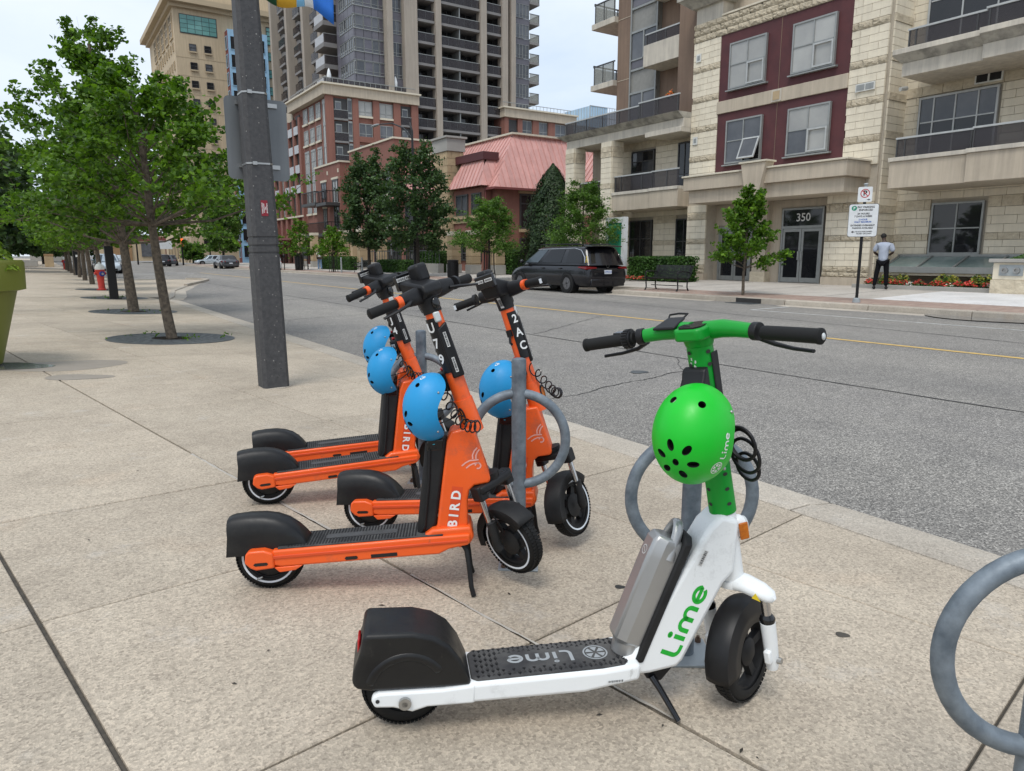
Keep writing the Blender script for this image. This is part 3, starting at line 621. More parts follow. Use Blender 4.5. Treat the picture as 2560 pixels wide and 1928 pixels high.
# ---- white and green scooter
def build_lime():
    t = thing('electric_scooter', 'white electric scooter with green handlebar, silver battery and black deck, nearest the camera', 'scooter', (.741,1.678,SL*.741), rot=(0,rad(2.05),rad(-24.1)))
    DW = .085
    # deck
    prof = [(.17,.092),(.50,.100),(.60,.118),(.66,.128),(.66,.178),(.55,.166),(.17,.150)]
    mb = MB(); mb.prism(prof, -DW, DW); mb.obj('deck', 'lime_white', t, 35, .012, 3)
    def dz(x): return .150+(x-.17)*.042
    mb = MB(); pts = [(.195,-.074),(.615,-.074),(.632,-.058),(.632,.058),(.615,.074),(.195,.074),(.18,.06),(.18,-.06)]
    n = len(pts); mb.add([(x,y,dz(x)+h) for h in (-.01,.006) for x,y in pts], [tuple(range(n)),tuple(range(n,2*n))]+[(k,(k+1)%n,n+(k+1)%n,n+k) for k in range(n)])
    mat = mb.obj('deck_mat', 'deck_mat', t, 35, .004)
    mb = MB()   # raised triangles of the tread
    for i in range(30):
        for j in range(11):
            x = .20+i*.0145; y = -.066+j*.0132+(.0066 if i % 2 else 0)
            if abs(y) > .068 or (.265 < x < .60 and abs(y) < .040): continue
            s_ = .0056; z = dz(x)+.006; d = 1 if (i+j) % 2 else -1
            mb.add([(x-s_,y-s_*d,z),(x+s_,y-s_*d,z),(x,y+s_*d,z),(x,y-s_*.2*d,z+.0042)], [(0,1,3),(1,2,3),(2,0,3)])
    mb.obj('tread', 'black_plastic', mat, 0, kind='stuff')
    mb = ribbon(lime_paths(), .25, lambda p: Vector((.475-p[0]*.041, .022-p[1]*.036, dz(.475-p[0]*.041)+.0072))); mb.obj('lettering', 'grey_print', mat, 0)
    cx, cz = .548, 0
    mb = ribbon([(arc(0,0,.034,0,360,36)[:-1],True)], .0045, lambda p: Vector((cx+p[0], cz+p[1], dz(cx+p[0])+.0072)))
    for k in range(6):
        a = 60*k+8; pts = [(.006*math.cos(rad(a+22)),.006*math.sin(rad(a+22)))]+[(.028*math.cos(rad(a+q)),.028*math.sin(rad(a+q))) for q in (0,10,22,34,44)]
        mb.add([(cx+x,cz+y,dz(cx+x)+.0072) for x,y in pts], [tuple(range(len(pts)))])
    mb.obj('emblem', 'grey_print', mat, 0)
    # rear: arms, wheel, fender
    wheel('rear_wheel', t, Matrix.Translation((0,0,.115)), .115, .06, 5, False, True, .05)
    for sy in (-1,1):
        mb = MB(); mb.prism([(-.088,.118),(-.08,.099),(-.03,.096),(.02,.080),(.06,.092),(.19,.094),(.19,.148),(.10,.140),(-.07,.140),(-.085,.132)], sy*.062, sy*.088); a = mb.obj('swing_arm', 'lime_white', t, 30, .007, 3)
        mb = MB(); mb.lathe([(0,0),(.008,0),(.008,.004),(.015,.004),(.015,.010),(.017,.010),(.017,0)], 14, (0,0,0), 'y'); 
        mb.v = [(x, sy*(.088+.012)-sy*y, z+.112) for x,y,z in mb.v]; mb.obj('axle_nut', 'steel', a, 30)
        mb = MB(); mb.cyl((-.072,sy*.085,.119),(-.072,sy*.0895,.119), .0055, n=10); mb.obj('bolt_hole', 'crack', a)
    side = [(-.128,.150),(-.140,.168),(-.136,.20),(-.118,.255),(-.112,.292),(-.105,.306),(.02,.304),(.075,.290),(.118,.262),(.150,.218),(.176,.160),(.180,.142),(-.09,.142)]
    mb = MB(); mb.prism(side, -.080, .080); fd = mb.obj('rear_fender', 'fender_black', t, 40, .022, 4)
    mb = MB(); mb.prism(arc(.005,.135,.118,168,30,18)+arc(.005,.135,.088,30,168,18), -.084, .084); mb.obj('wheel_bulge', 'fender_black', fd, 40, .012, 3)
    mb = MB(); mb.bx(-.127,-.119,-.03,.03,.195,.265); mb.obj('tail_light', 'red_lens', fd, 30, .004)
    # neck
    neck = [(.60,.118),(.70,.124),(.782,.140),(.80,.160),(.905,.395),(.935,.43),(.935,.585),(.880,.600),(.845,.565),(.665,.215),(.645,.185),(.60,.168)]
    mb = MB(); mb.prism(neck, -.052, .052); nk = mb.obj('neck', 'lime_white', t, 30, .014, 3)
    ux = Vector((.36,0,.93)).normalized(); uy = Vector((-.93,0,.36)).normalized(); o0 = Vector((.766,-.0526,.182))
    mb = ribbon(lime_paths(), .29, lambda p: o0+ux*(p[0]*.049)+uy*(p[1]*.036-.012)); mb.obj('lettering', 'lime_print', nk, 0)
    barcode('barcode', nk, (.832,-.0526,.475), ux, uy, .050, .014, seed=4)
    # battery
    bd = Vector((.325,0,.946)); bn = Vector((-.946,0,.325))
    def bp(u, v, y): q = Vector((.672,y,.188))+bd*u+bn*v; return q
    mb = MB(); lo = [(-.047,0),(.047,0),(.047,.055),(.030,.088),(-.030,.088),(-.047,.055)]
    rows = [(.0,.75),(.02,.98),(.28,1.0),(.325,.98),(.345,.86)]
    vs = [bp(u,.004+v*k+(.0 if k > .9 else .0),y*k) for u,k in rows for y,v in lo]; n = 6; fs = [tuple(range(n)), tuple(range(4*n,5*n))]
    for i in range(4):
        for k in range(n): fs.append((i*n+k,i*n+(k+1)%n,(i+1)*n+(k+1)%n,(i+1)*n+k))
    mb.add(vs, fs); bt = mb.obj('battery', 'battery_silver', t, 25, .008, 3)
    mb = MB(); mb.tube([bp(.355,.060,y) if False else bp(.285+.105*math.sin(PI*k/10)**.6, .030, -.042+.084*k/10) for k,y in [(k,0) for k in range(11)]], .0105, 8, flat=1.5); mb.obj('battery_handle', 'battery_silver', bt, 50)
    pts = [(-.02,-.058),(.35,-.058),(.37,-.035),(.37,.035),(.35,.058),(-.02,.058),(-.045,.03),(-.045,-.03)]
    mb = MB(); vs = [bp(u,v,y) for v in (-.012,.014) for u,y in pts]; n = 8
    mb.add(vs, [tuple(range(n)),tuple(range(n,2*n))]+[(k,(k+1)%n,n+(k+1)%n,n+k) for k in range(n)]); mb.obj('battery_gasket', 'black_matte', bt, 35, .006)
    mb = MB(); mb.cyl(bp(-.03,.028,0), bp(.02,.034,0), .040, .044, 18); mb.obj('battery_socket', 'battery_silver', bt, 40, .004)
    q = bp(.285,.0925,0); mb = ribbon([(arc(0,0,.013,0,360,20)[:-1],True),([(-.006,-.006),(.006,.006)],)], .002, lambda p: q+bd*p[0]+Vector((0,1,0))*p[1]); mb.obj('emblem', 'sticker_white', bt, 0)
    # kickstand
    mb = MB(); mb.prism([(.69,.125),(.78,.13),(.745,.085),(.70,.095)], -.03, .03); mb.obj('stand_bracket', 'black_plastic', t, 30, .006)
    mb = MB(); mb.tube([(.715,-.03,.105),(.735,-.05,.075),(.775,-.105,-.005+.012)], [.014,.012,.010], 10, flat=.7); mb.obj('kickstand', 'black_gloss', t)
    barcode('serial_label', t, (.585,-.0855,.132), (1,0,.04), (0,0,1), .05, .010, 'lime_white', seed=8)
    # steering assembly
    S = steerM((1.010,0,.152), 13.2, 37)
    Sf = steerM((1.010,0,.152), 13.2, 0)
    mb = MB(Sf); mb.cyl((0,0,.245),(0,0,.455), .034, .036, 22); mb.obj('head_tube', 'lime_white', t)
    mb = MB(Sf); mb.cyl((0,0,.236),(0,0,.246), .036, .036, 22); mb.obj('head_bearing', 'black_matte', t)
    mb = MB(Sf); mb.ell((.04,0,.40), (.026,.026,.034), 14, 8); hl = mb.obj('headlight', 'lime_white', t, 60)
    mb = MB(Sf); mb.ell((.058,0,.40), (.012,.018,.026), 12, 8); mb.obj('lamp_glass', 'lens', hl, 60)
    mb = MB(Sf); mb.bx(.028,.056,-.034,-.027,.368,.420); mb.obj('side_reflector', 'amber', hl, 30, .004)
    fo = MB(S); fo.tube([(0,-.122,.196),(0,-.112,.206),(0,-.085,.219),(0,-.04,.233),(0,0,.236),(0,.04,.233),(0,.085,.219),(0,.112,.206),(0,.122,.196)], [.012,.026,.033,.036,.038,.036,.033,.026,.012], 18, flat=.66); fo.lathe([(.040,.225),(.042,.236),(.038,.246)], 20); crown = fo.obj('fork_crown', 'lime_white', t, 60)
    mb = MB(S); mb.add([(-.022,-.103,.186),(-.030,-.080,.196),(-.036,-.092,.212)], [(0,1,2)]) if False else mb.add([(-.0365,-.100,.206),(-.0375,-.074,.213),(-.034,-.086,.229)], [(0,1,2)]); mb.obj('warning_label', 'sticker_yellow', crown, 0)
    for sy in (-1,1):
        mb = MB(S); mb.cyl((0,sy*.094,.11),(0,sy*.094,.215), .0135, n=16); l = mb.obj('fork_tube', 'chrome', crown)
        mb = MB(S); mb.lathe([(.020,.118),(.023,.132),(.019,.140),(.015,.146)], 16, (0,sy*.094,0)); mb.obj('seal', 'black_gloss', l, 40)
        mb = MB(S); mb.tube([(0,sy*.094,.122),(0,sy*.094,.06),(0,sy*.092,-.012),(0,sy*.09,-.03)], [.0215,.0205,.019,.016], 16, flat=1.1); lg = mb.obj('fork_leg', 'lime_white', crown, 50)
        mb = MB(S); mb.bx(-.034,-.012,sy*.094-.010,sy*.094+.010,.0,.042); mb.obj('reflector_mount', 'lime_white', lg, 30, .005)
        mb = MB(S); mb.cyl((0,sy*.104,0),(0,sy*.122,0), .011, .009, 8); mb.obj('axle_nut', 'steel', lg, 20)
    wheel('front_wheel', t, S, .148, .054, 5, False, True, .042)
    # front fender: shell around the tyre
    mb = MB(S); vs = []; fs = []; na, nc = 22, 11
    for i in range(na+1):
        a = rad(52+132*i/na)
        for k in range(nc):
            c = -1+2*k/(nc-1); ang = c*rad(98); rr = .151+.017*math.cos(ang)-(.0 if abs(c) < .6 else (abs(c)-.6)*.14); yy = .042*math.sin(ang) if abs(c) < .75 else .042*math.copysign(1,c)
            vs.append((math.cos(a)*rr, yy, math.sin(a)*rr))
    for i in range(na):
        for k in range(nc-1): fs.append((i*nc+k,i*nc+k+1,(i+1)*nc+k+1,(i+1)*nc+k))
    mb.add(vs, fs); fe = mb.obj('front_fender', 'black_plastic', t, 50); m = fe.modifiers.new('thick','SOLIDIFY'); m.thickness = .004
    # stem
    mb = MB(S); mb.tube([(0,0,.458),(0,0,.62),(0,0,.80),(0,0,.955)], [.0385,.0375,.0365,.036], 26); st = mb.obj('stem', 'lime_green', t, 50)
    for z in (.49,.535,.58,.625,.70,.90,.935):
        for aa in (158,242):
            a = rad(aa); c = Vector((math.cos(a),math.sin(a),0)); tv = Vector((-math.sin(a),math.cos(a),0)); mb = MB(S); m_ = 10
            mb.add([c*.0386*(.99 if z > .8 else 1.0)+c*(.0002)+tv*(.0075*math.cos(2*PI*k/m_))+Vector((0,0,z+.0055*math.sin(2*PI*k/m_))) for k in range(m_)], [tuple(range(m_))]); mb.obj('perforation', 'crack', st, 0)
    mb = MB(S); mb.prism([(-.030,.80),(-.092,.812),(-.090,.836),(-.060,.868),(-.050,.892),(-.030,.898)], -.036, .036); mb.obj('lock_box', 'black_plastic', st, 30, .006)
    for k, (dz_, da) in enumerate(((.0,0),(.012,.10),(-.008,.34),(.006,.42))):
        a = rad(176)+da-.3; c = Vector((math.cos(a),math.sin(a),0)); tv = Vector((-math.sin(a),math.cos(a),0)); mb = MB(S); q_ = random.Random(k)
        mb.add([c*.0366+tv*(.0035*math.cos(w)*q_.uniform(.5,1.3))+Vector((0,0,.905+dz_+.006*math.sin(w)*q_.uniform(.5,1.3))) for w in [2*PI*j/8 for j in range(8)]], [tuple(range(8))]); mb.obj('sticker_residue', 'off_white', st, 0)
    mb = MB(S); mb.bx(-.012,.02,-.041,-.036,.62,.93); mb.obj('cable_cover', 'black_matte', st, 30, .003)
    # handlebar: moulded centre and swept arms
    mb = MB(S); mb.lathe([(.036,.945),(.039,.955),(.044,.972),(.044,1.0),(.040,1.008),(.0,1.009)], 26); mb.prism([(-.064,-.032),(-.05,-.044),(.03,-.044),(.045,-.02),(.045,.02),(.03,.044),(-.05,.044),(-.064,.032)], .972, 1.006, 'xy'); hb = mb.obj('handlebar', 'lime_green', t, 40, .007, 3)
    for sy in (-1,1):
        mb = MB(S); mb.tube([(.005,sy*.02,.988),(.012,sy*.07,.990),(.002,sy*.115,.988),(-.012,sy*.165,.984)], [.026,.025,.0215,.0195], 18); mb.obj('bar_arm', 'lime_green', hb, 50)
        mb = MB(S); mb.tube([(-.012,sy*.165,.984),(-.016,sy*.185,.983)], .024, 18); mb.obj('clamp', 'black_plastic', hb, 40, .002)
        a, b, c = Vector((-.022,sy*.195,.981)), Vector((-.038,sy*.275,.977)), Vector((-.052,sy*.345,.973))
        mb = MB(S); mb.tube([a,a.lerp(b,.1),b,c], [.0165,.0185,.0185,.0185], 18); mb.tube([c,c+(c-b)*.10,c+(c-b)*.16], [.020,.020,.014], 18); g = mb.obj('grip', 'rubber', hb, 50)
        mb = MB(S); e = c+(c-b)*.17; mb.ell(e,(.009,.004,.009),10,6); mb.obj('bar_end_light', 'lens', g, 60)
        mb = MB(S); mb.tube([(.005,sy*.17,.962),(.012,sy*.21,.942),(.0,sy*.26,.932),(-.016,sy*.315,.928)], [.010,.009,.0075,.007], 10, flat=.7); mb.tube([(-.012,sy*.172,.984),(.018,sy*.178,.968)], .013, 10); mb.obj('brake_lever', 'black_plastic', hb, 50)
    mb = MB(S)
    for k in range(20): a = 2*PI*k/20; mb.tube([Vector((-.0245,.203,.981))+Vector((math.cos(a)*.026,0,math.sin(a)*.026)), Vector((-.027,.220,.980))+Vector((math.cos(a)*.026,0,math.sin(a)*.026))], .0035, 6)
    mb.tube([(-.024,.200,.981),(-.028,.223,.980)], .026, 18); mb.obj('bell', 'black_plastic', hb, 40)
    mb = MB(S); mb.prism([(-.058,-.022),(-.04,-.034),(.020,-.034),(.032,0),(.020,.034),(-.04,.034),(-.058,.022)], 1.0065, 1.0105, 'xy'); mb.obj('display', 'black_gloss', hb, 30)
    mb = MB(S); mb.hexa([(-.028,.055,1.000),(.030,.050,1.018),(.030,.105,1.018),(-.028,.125,1.000),(-.028,.055,1.008),(.030,.050,1.026),(.030,.105,1.026),(-.028,.125,1.008)]); ph = mb.obj('phone_holder', 'black_plastic', hb, 30, .003)
    mb = MB(S); mb.tube([(.028,.055,1.022),(.045,.050,1.030),(.048,.08,1.032),(.045,.108,1.030),(.028,.102,1.022)], .0032, 6); mb.obj('holder_loop', 'black_plastic', ph, 50)
    mb = MB(S); mb.bx(-.032,-.004,.232,.262,.990,1.001); mb.obj('switch', 'black_gloss', hb, 30, .003)
    # coiled cable lock behind the helmet
    mb = MB(S)
    for k, (r_, zc) in enumerate(((.048,.66),(.044,.655),(.05,.62),(.04,.585))):
        mb.tube([(.02+.006*k+r_*.35*math.cos(a), -.075+r_*math.cos(a), zc+r_*math.sin(a)) for a in [2*PI*q/28 for q in range(28)]], .0052, 7, closed=True)
    mb.tube([(.03,-.06,.70),(0,-.045,.74),(-.04,-.03,.77),(-.05,-.01,.80)], .0052, 7); mb.obj('cable_lock', 'black_plastic', t, 60)
    return t, S
lime, LS = build_lime()
bpy.context.view_layer.update()
hg, hsurf = helmet('helmet_green', 'helmet', 'bright green helmet with vent holes hung on the white scooter stem')
# lettering on its side, bent to the shell
mb = ribbon(lime_paths(), .24, lambda p: hsurf(rad(71)+p[0]*.118, rad(75)-p[1]*.112, 1.004)); mb.obj('lettering', 'logo_white', hg, 0)
mb = ribbon([(arc(0,0,.155,0,360,28)[:-1],True)], .022, lambda p: hsurf(rad(57)+p[0]*.95, rad(70)+p[1]*.92, 1.004))
for k in range(6):
    a = 60*k+8; pts = [(.03*math.cos(rad(a+22)),.03*math.sin(rad(a+22)))]+[((.122)*math.cos(rad(a+q)),(.122)*math.sin(rad(a+q))) for q in (0,11,22,33,44)]
    mb.add([hsurf(rad(57)+x*.95, rad(70)+y*.92, 1.004) for x,y in pts], [tuple(range(len(pts)))])
mb.obj('emblem', 'logo_white', hg, 0)
hp = lime.matrix_world @ (LS @ Vector((-.140,-.030,.742)))
imR = Vector((math.cos(YAW),-math.sin(YAW),0)); toC = Vector((-hp.x,-hp.y,0)).normalized()
place_axes(hg, hp, Vector((0,0,-1))-imR*.10+toC*.1, toC*.9-imR*.36+Vector((0,0,.10)))
hg.scale = (1.02,1.02,1.02)
# ---- orange scooters
def build_bird(code, label, loc, heading, steer, flip=False, ca=-104, ta=40):
    t = thing('electric_scooter', label, 'scooter', loc, rot=(0,rad(-3.4),rad(heading)), group='orange rental scooters')
    W = .086
    wheel('rear_wheel', t, Matrix.Translation((0,0,.130)), .130, .064, 6, True, True, .075)
    # deck
    mb = MB(); mb.prism([(.03,.120),(.06,.112),(.66,.108),(.70,.125),(.775,.135),(.785,.150),(.785,.180),(.03,.180)], -W, W); dk = mb.obj('deck', 'bird_orange', t, 30, .008, 3)
    mb = MB(); mb.prism([(.05,-.076),(.60,-.076),(.68,-.08),(.68,-.060),(.625,-.05),(.61,0),(.625,.05),(.68,.060),(.68,.08),(.60,.076),(.05,.076)], .178, .186, 'xy'); mt = mb.obj('deck_mat', 'deck_mat', t, 30, .002)
    mb = MB()
    for i in range(44):
        for j in range(11):
            x = .09+i*.0118; y = -.066+j*.0132
            if x > .585 or (.22 < x < .50 and abs(y) < .019): continue
            mb.bx(x-.0028,x+.0028,y-.0045,y+.0045,.1862,.1878)
    mb.obj('tread', 'black_matte', mt, 0, kind='stuff')
    mb = MB(); mb.prism([(.22,-.016),(.235,-.021),(.485,-.021),(.50,-.016),(.50,.016),(.485,.021),(.235,.021),(.22,.016)], .1862, .1875, 'xy'); mb.obj('wear_patch', 'deck_wear', mt, 0)
    for sy in (-1,1):
        mb = MB(); mb.prism([(.03,.160),(.775,.160),(.775,.150),(.03,.147)], sy*(W-.004), sy*(W+.0045)); mb.obj('side_groove', 'orange_plate', dk, 30, .002)
        mb = MB(); mb.prism([(-.075,.140),(-.068,.175),(-.055,.186),(0,.186),(.035,.172),(.035,.112),(-.035,.108),(-.055,.118)], sy*.052, sy*.094); a = mb.obj('motor_cover', 'bird_orange', t, 30, .007, 3)
        mb = MB(); mb.prism([(-.035,.139),(-.042,.133),(-.035,.127),(.008,.127),(.014,.133),(.008,.139)], sy*.093, sy*.0955); mb.obj('reflector_slot', 'black_gloss', a, 30)
        mb = MB(); mb.prism([(.03,.112),(.05,.090),(.11,.094),(.14,.112)], sy*.05, sy*.086); mb.obj('drop_bracket', 'bird_orange', a, 30, .004)
        mb = MB(); mb.prism([(.30,.126),(.305,.119),(.345,.119),(.35,.126),(.345,.132),(.305,.132)], sy*(W-.002), sy*(W+.003)); mb.obj('port_cover', 'black_gloss', dk, 30)
        mb = MB(); mb.bx(.40,.50,sy*(W+.0012)-.001,sy*(W+.0012)+.001,.118,.132); mb.obj('rating_label', 'black_matte', dk, 30)
        mb = MB(); mb.tube([(-.055,sy*.028,.045),(-.045,sy*.036,.052),(-.03,sy*.038,.058)], [.004,.006,.003], 6); mb.obj('valve', 'steel', t)
    # rear mudguard
    mb = MB(); rows = [(-.138,.158,.30),(-.128,.158,.303),(-.118,.158,.306),(-.06,.158,.309),(.0,.160,.306),(.045,.162,.296),(.085,.165,.277),(.118,.168,.250),(.142,.170,.218),(.158,.172,.188)]
    vs = []; fs = []; K = 11
    for x, z0, z1 in rows:
        for k in range(K):
            a = -1+2*k/(K-1); w = .060*(1-(abs(a)**9)*.0); ang = a*PI/2
            y = .060*math.copysign(min(1,abs(math.sin(ang))**.62),a); f_ = math.cos(ang)**.55 if abs(a) < 1 else 0
            vs.append((x-.0*f_, y, z0+(z1-z0)*f_))
    for i in range(len(rows)-1):
        for k in range(K-1): fs.append((i*K+k,i*K+k+1,(i+1)*K+k+1,(i+1)*K+k))
    L_ = (len(rows)-1)*K; fs.append(tuple(range(K))); fs.append(tuple(range(L_,L_+K)))
    vs = [(x+(-.012 if (z < .2 and x < -.1) else 0), y*(1 if x < .1 else .92), z) for x,y,z in vs]
    mb.add(vs, fs); mb.obj('rear_fender', 'fender_black', t, 50)
    # body
    body = [(.640,.180),(.660,.215),(.722,.545),(.740,.585),(.825,.594),(.845,.52),(.880,.385),(.872,.368),(.815,.362),(.795,.345),(.786,.31),(.778,.18)]
    mb = MB(); mb.prism(body, -.054, .054); bo = mb.obj('body', 'bird_orange', t, 30, .016, 4)
    mb = MB(); mb.prism([(.60,.178),(.64,.206),(.79,.206),(.80,.16),(.78,.13),(.62,.17)], -.074, .074); mb.obj('body_base', 'bird_orange', bo, 30, .014, 3)
    # battery
    bat = [(.578,.186),(.600,.182),(.640,.190),(.658,.215),(.722,.545),(.716,.560),(.650,.560),(.640,.545)]
    mb = MB(); mb.prism(bat, -.043, .043); ba = mb.obj('battery', 'black_matte', t, 30, .012, 3)
    mb = MB(); mb.prism([(.640,.510),(.646,.556),(.712,.556),(.705,.510)], -.0445, .0445); mb.obj('battery_cap', 'black_gloss', ba, 30, .006)
    mb = MB(); mb.tube([(.638,-.030,.545),(.648,-.034,.585),(.652,-.024,.600),(.652,.024,.600),(.648,.034,.585),(.638,.030,.545)], .0065, 8); mb.obj('battery_handle', 'black_plastic', ba, 60)
    mb = MB(); mb.bx(.668,.676,-.0452,-.0448,.536,.539); mb.obj('status_light', 'cyan', ba, 0)
    mb = MB(); mb.tube([(.655,-.044,.52),(.643,-.047,.40),(.612,-.048,.215),(.600,-.047,.192),(.585,-.03,.184),(.582,0,.183),(.585,.03,.184),(.600,.047,.192),(.612,.048,.215),(.643,.047,.40),(.655,.044,.52)], .0055, 7); mb.obj('battery_trim', 'black_plastic', ba, 60)
    # lettering on the side
    for sy in (-1,1):
        d = Vector((.19,0,.98)).normalized(); o = Vector((.733,sy*.0546,.276)); up = Vector((-.98,0,.19)) if sy < 0 else Vector((.98,0,-.19))
        mb = MB(); q = [o-d*.090-up*.021,o+d*.090-up*.021,o+d*.090+up*.021,o-d*.090+up*.021]; mb.add(q, [(0,1,2,3)]); pl = mb.obj('name_plate', 'orange_plate', bo, 0)
        dd = d if sy < 0 else d
        n = Vector((0,sy,0))*.0007
        if sy < 0: text('lettering', 'B I R D', .050, 'logo_white', o+n, -d if flip else d, -up if flip else up, pl, bold=.0016)
        # winged emblem on the front quarter
        eo = Vector((.822,sy*.0548,.462)); ex = Vector((-1,0,-.06)) if sy < 0 else Vector((1,0,0)); 
        P = [([(.016,.004),(-.018,.003),(-.034,-.004),(-.050,-.016)],),([(.018,-.008),(-.006,-.010),(-.020,-.016),(-.034,-.026)],),([(-.006,.008),(-.006,.024),(.002,.040),(.014,.052)],),([(.006,.008),(.007,.022),(.014,.036),(.022,.044)],),(arc(.012,-.020,.011,-120,170,10),)]
        mb = ribbon(P, .0055, lambda p: eo+Vector((p[0],0,p[1])) ); mb.obj('emblem', 'logo_pink', bo, 0)
    # stand: two bent legs
    for sy in (-1,1):
        mb = MB(); mb.tube([(.752,sy*.045,.13),(.768,sy*.06,.105),(.772,sy*.075,.05),(.775,sy*.098,-.030),(.782,sy*.108,-.066)], [.0115,.0115,.0105,.010,.010], 10); mb.obj('kickstand_leg', 'black_plastic', t, 60)
    mb = MB(); mb.bx(.735,.765,-.05,.05,.112,.140); mb.obj('stand_bracket', 'bird_orange', t, 30, .006)
    # steering
    S = steerM((.938,0,.142), 14.5, steer); Sf = steerM((.938,0,.142), 14.5, 0); SW = S @ Matrix.Translation((.006,0,-.036))
    mb = MB(S); mb.prism([(-.035,-.088),(.035,-.088),(.040,-.05),(.04,.05),(.035,.088),(-.035,.088),(-.04,.05),(-.04,-.05)], .205, .238, 'xy'); cw = mb.obj('fork_crown', 'black_plastic', t, 30, .010, 3)
    mb = MB(S); mb.cyl((0,0,.22),(0,0,.262), .036, .042, 18); mb.obj('head_cup', 'black_plastic', cw)
    for sy in (-1,1):
        mb = MB(S); mb.bx(-.026,.026,sy*.074-.022,sy*.074+.022,.178,.240); mb.obj('fork_clamp', 'black_plastic', cw, 30, .007)
        mb = MB(S); mb.cyl((0,sy*.074,.06),(0,sy*.074,.20), .0125, n=14); mb.obj('fork_tube', 'chrome', cw)
        mb = MB(SW); mb.tube([(0,sy*.074,.118),(0,sy*.074,.105),(-.004,sy*.074,.05),(-.010,sy*.072,.015),(.0,sy*.066,-.005)], [.020,.0185,.017,.020,.018], 12); mb.obj('fork_leg', 'black_matte', cw, 50)
        mb = MB(S); mb.tube([(.018,sy*.06,.10),(.03,sy*.05,.05),(.02,sy*.045,.02)], .0035, 6); mb.obj('brake_cable', 'black_plastic', cw)
    wheel('front_wheel', t, SW, .140, .060, 6, True, True, .055)
    mb = MB(SW); vs = []; fs = []; na, nc = 16, 9
    for i in range(na+1):
        a = rad(36+150*i/na)
        for k in range(nc):
            c = -1+2*k/(nc-1); ang = c*PI/2; rr = .150+.014*math.cos(ang)-(.030 if abs(c) == 1 else 0); vs.append((math.cos(a)*rr, .046*math.sin(ang), math.sin(a)*rr))
    for i in range(na):
        for k in range(nc-1): fs.append((i*nc+k,i*nc+k+1,(i+1)*nc+k+1,(i+1)*nc+k))
    mb.add(vs, fs); fe = mb.obj('front_fender', 'black_matte', t, 50); m = fe.modifiers.new('thick','SOLIDIFY'); m.thickness = .004
    # stem
    mb = MB(S); mb.tube([(0,0,.44),(0,0,.465),(0,0,.56),(0,0,.575)], [.041,.041,.038,.037], 20); sl = mb.obj('stem_sleeve', 'bird_orange', t, 50)
    mb = MB(S); mb.tube([(0,0,.575),(0,0,.75),(0,0,.925)], [.0335,.0325,.0315], 20); st = mb.obj('stem', 'bird_orange', t, 50)
    mb = MB(S); mb.lathe([(.0365,.690),(.0365,.905)], 14, a0=rad(ca-46), a1=rad(ca+52)); me_ = mb; o = mb.obj('code_panel', 'black_plastic', st, 40)
    for k, ch in enumerate(code):
        z = .87-k*.062; a = rad(ca); c = Vector((math.cos(a),math.sin(a),0)); tv = Vector((-math.sin(a),math.cos(a),0))
        ob = text('code_letter', ch, .052, 'logo_white', S @ (c*.0376+Vector((0,0,z))), S.to_3x3() @ tv, S.to_3x3() @ Vector((0,0,1)), st, bold=.0012)
    ST = S @ Matrix.Rotation(rad(ta),4,'Z'); mb = MB(ST); mb.hexa([(-.012,-.044,.665),(.034,-.040,.665),(.034,-.020,.665),(-.012,-.026,.665),(-.012,-.044,.86),(.030,-.040,.88),(.030,-.020,.88),(-.012,-.026,.86)]); md = mb.obj('tracker_box', 'black_plastic', st, 30, .006)
    R3 = S.to_3x3()
    for z in (.715,.815): barcode('barcode', md, ST @ Vector((.010,-.0446,z)), ST.to_3x3() @ Vector((0,0,1)), ST.to_3x3() @ Vector((-1,.09,0)), .058, .011, seed=int(z*100))
    mb = MB(ST); mb.bx(-.008,.018,-.042,-.028,.885,.925); mb.obj('side_light', 'lens', st, 30, .006)
    mb = MB(S); mb.ell((.012,-.041,.515),(.014,.006,.028),10,8); mb.obj('side_reflector', 'amber', sl, 60)
    mb = MB(S); mb.ell((.012,-.0395,.515),(.019,.005,.036),10,8); mb.obj('reflector_rim', 'black_plastic', sl, 60)
    mb = MB(S); mb.bx(-.048,-.03,-.010,.010,.80,.83); mb.tube([(-.045,0,.80),(-.055,0,.775),(-.046,0,.765)], .006, 7); mb.obj('bag_hook', 'black_plastic', st, 30)
    # head
    mb = MB(S); mb.ell((.040,-.004,.955),(.010,.018,.024),14,8); mb.obj('headlight', 'black_gloss', st, 60)
    for yy in (-.030,.012): barcode('barcode', st, S @ Vector((-.0815,yy,1.074)), S.to_3x3() @ Vector((0,1,0)), S.to_3x3() @ Vector((.03,0,1)), .040, .014, seed=int(70+yy*100))
    mb = MB(S); mb.tube([(0,0,.922),(-.002,0,.96),(-.006,0,.99)], [.036,.037,.045], 18); hd = mb.obj('head', 'black_matte', t, 50)
    mb = MB(S); mb.prism([(-.075,.985),(-.095,1.055),(-.075,1.068),(.045,1.030),(.055,1.0),(.03,.978)], -.046, .046); mb.obj('display_case', 'black_plastic', hd, 30, .010, 3)
    mb = MB(S); mb.hexa([(-.104,-.050,1.035),(-.082,-.050,1.032),(-.082,.05,1.032),(-.104,.05,1.035),(-.100,-.050,1.092),(-.084,-.050,1.094),(-.084,.05,1.094),(-.100,.05,1.092)]); dp = mb.obj('display', 'black_gloss', hd, 30, .004)
    for yy in (-.024,.024): barcode('barcode', dp, S @ Vector((-.1025+.0,yy,1.068)), R3 @ Vector((0,-1,0)), R3 @ Vector((.07,0,1)), .040, .014, seed=int(50+yy*100))
    barcode('barcode', hd, S @ Vector((-.0475,-.010,.955)), R3 @ Vector((0,-1,0)), R3 @ Vector((-.25,0,1)), .018, .05, 'sticker_white', 6, 3)
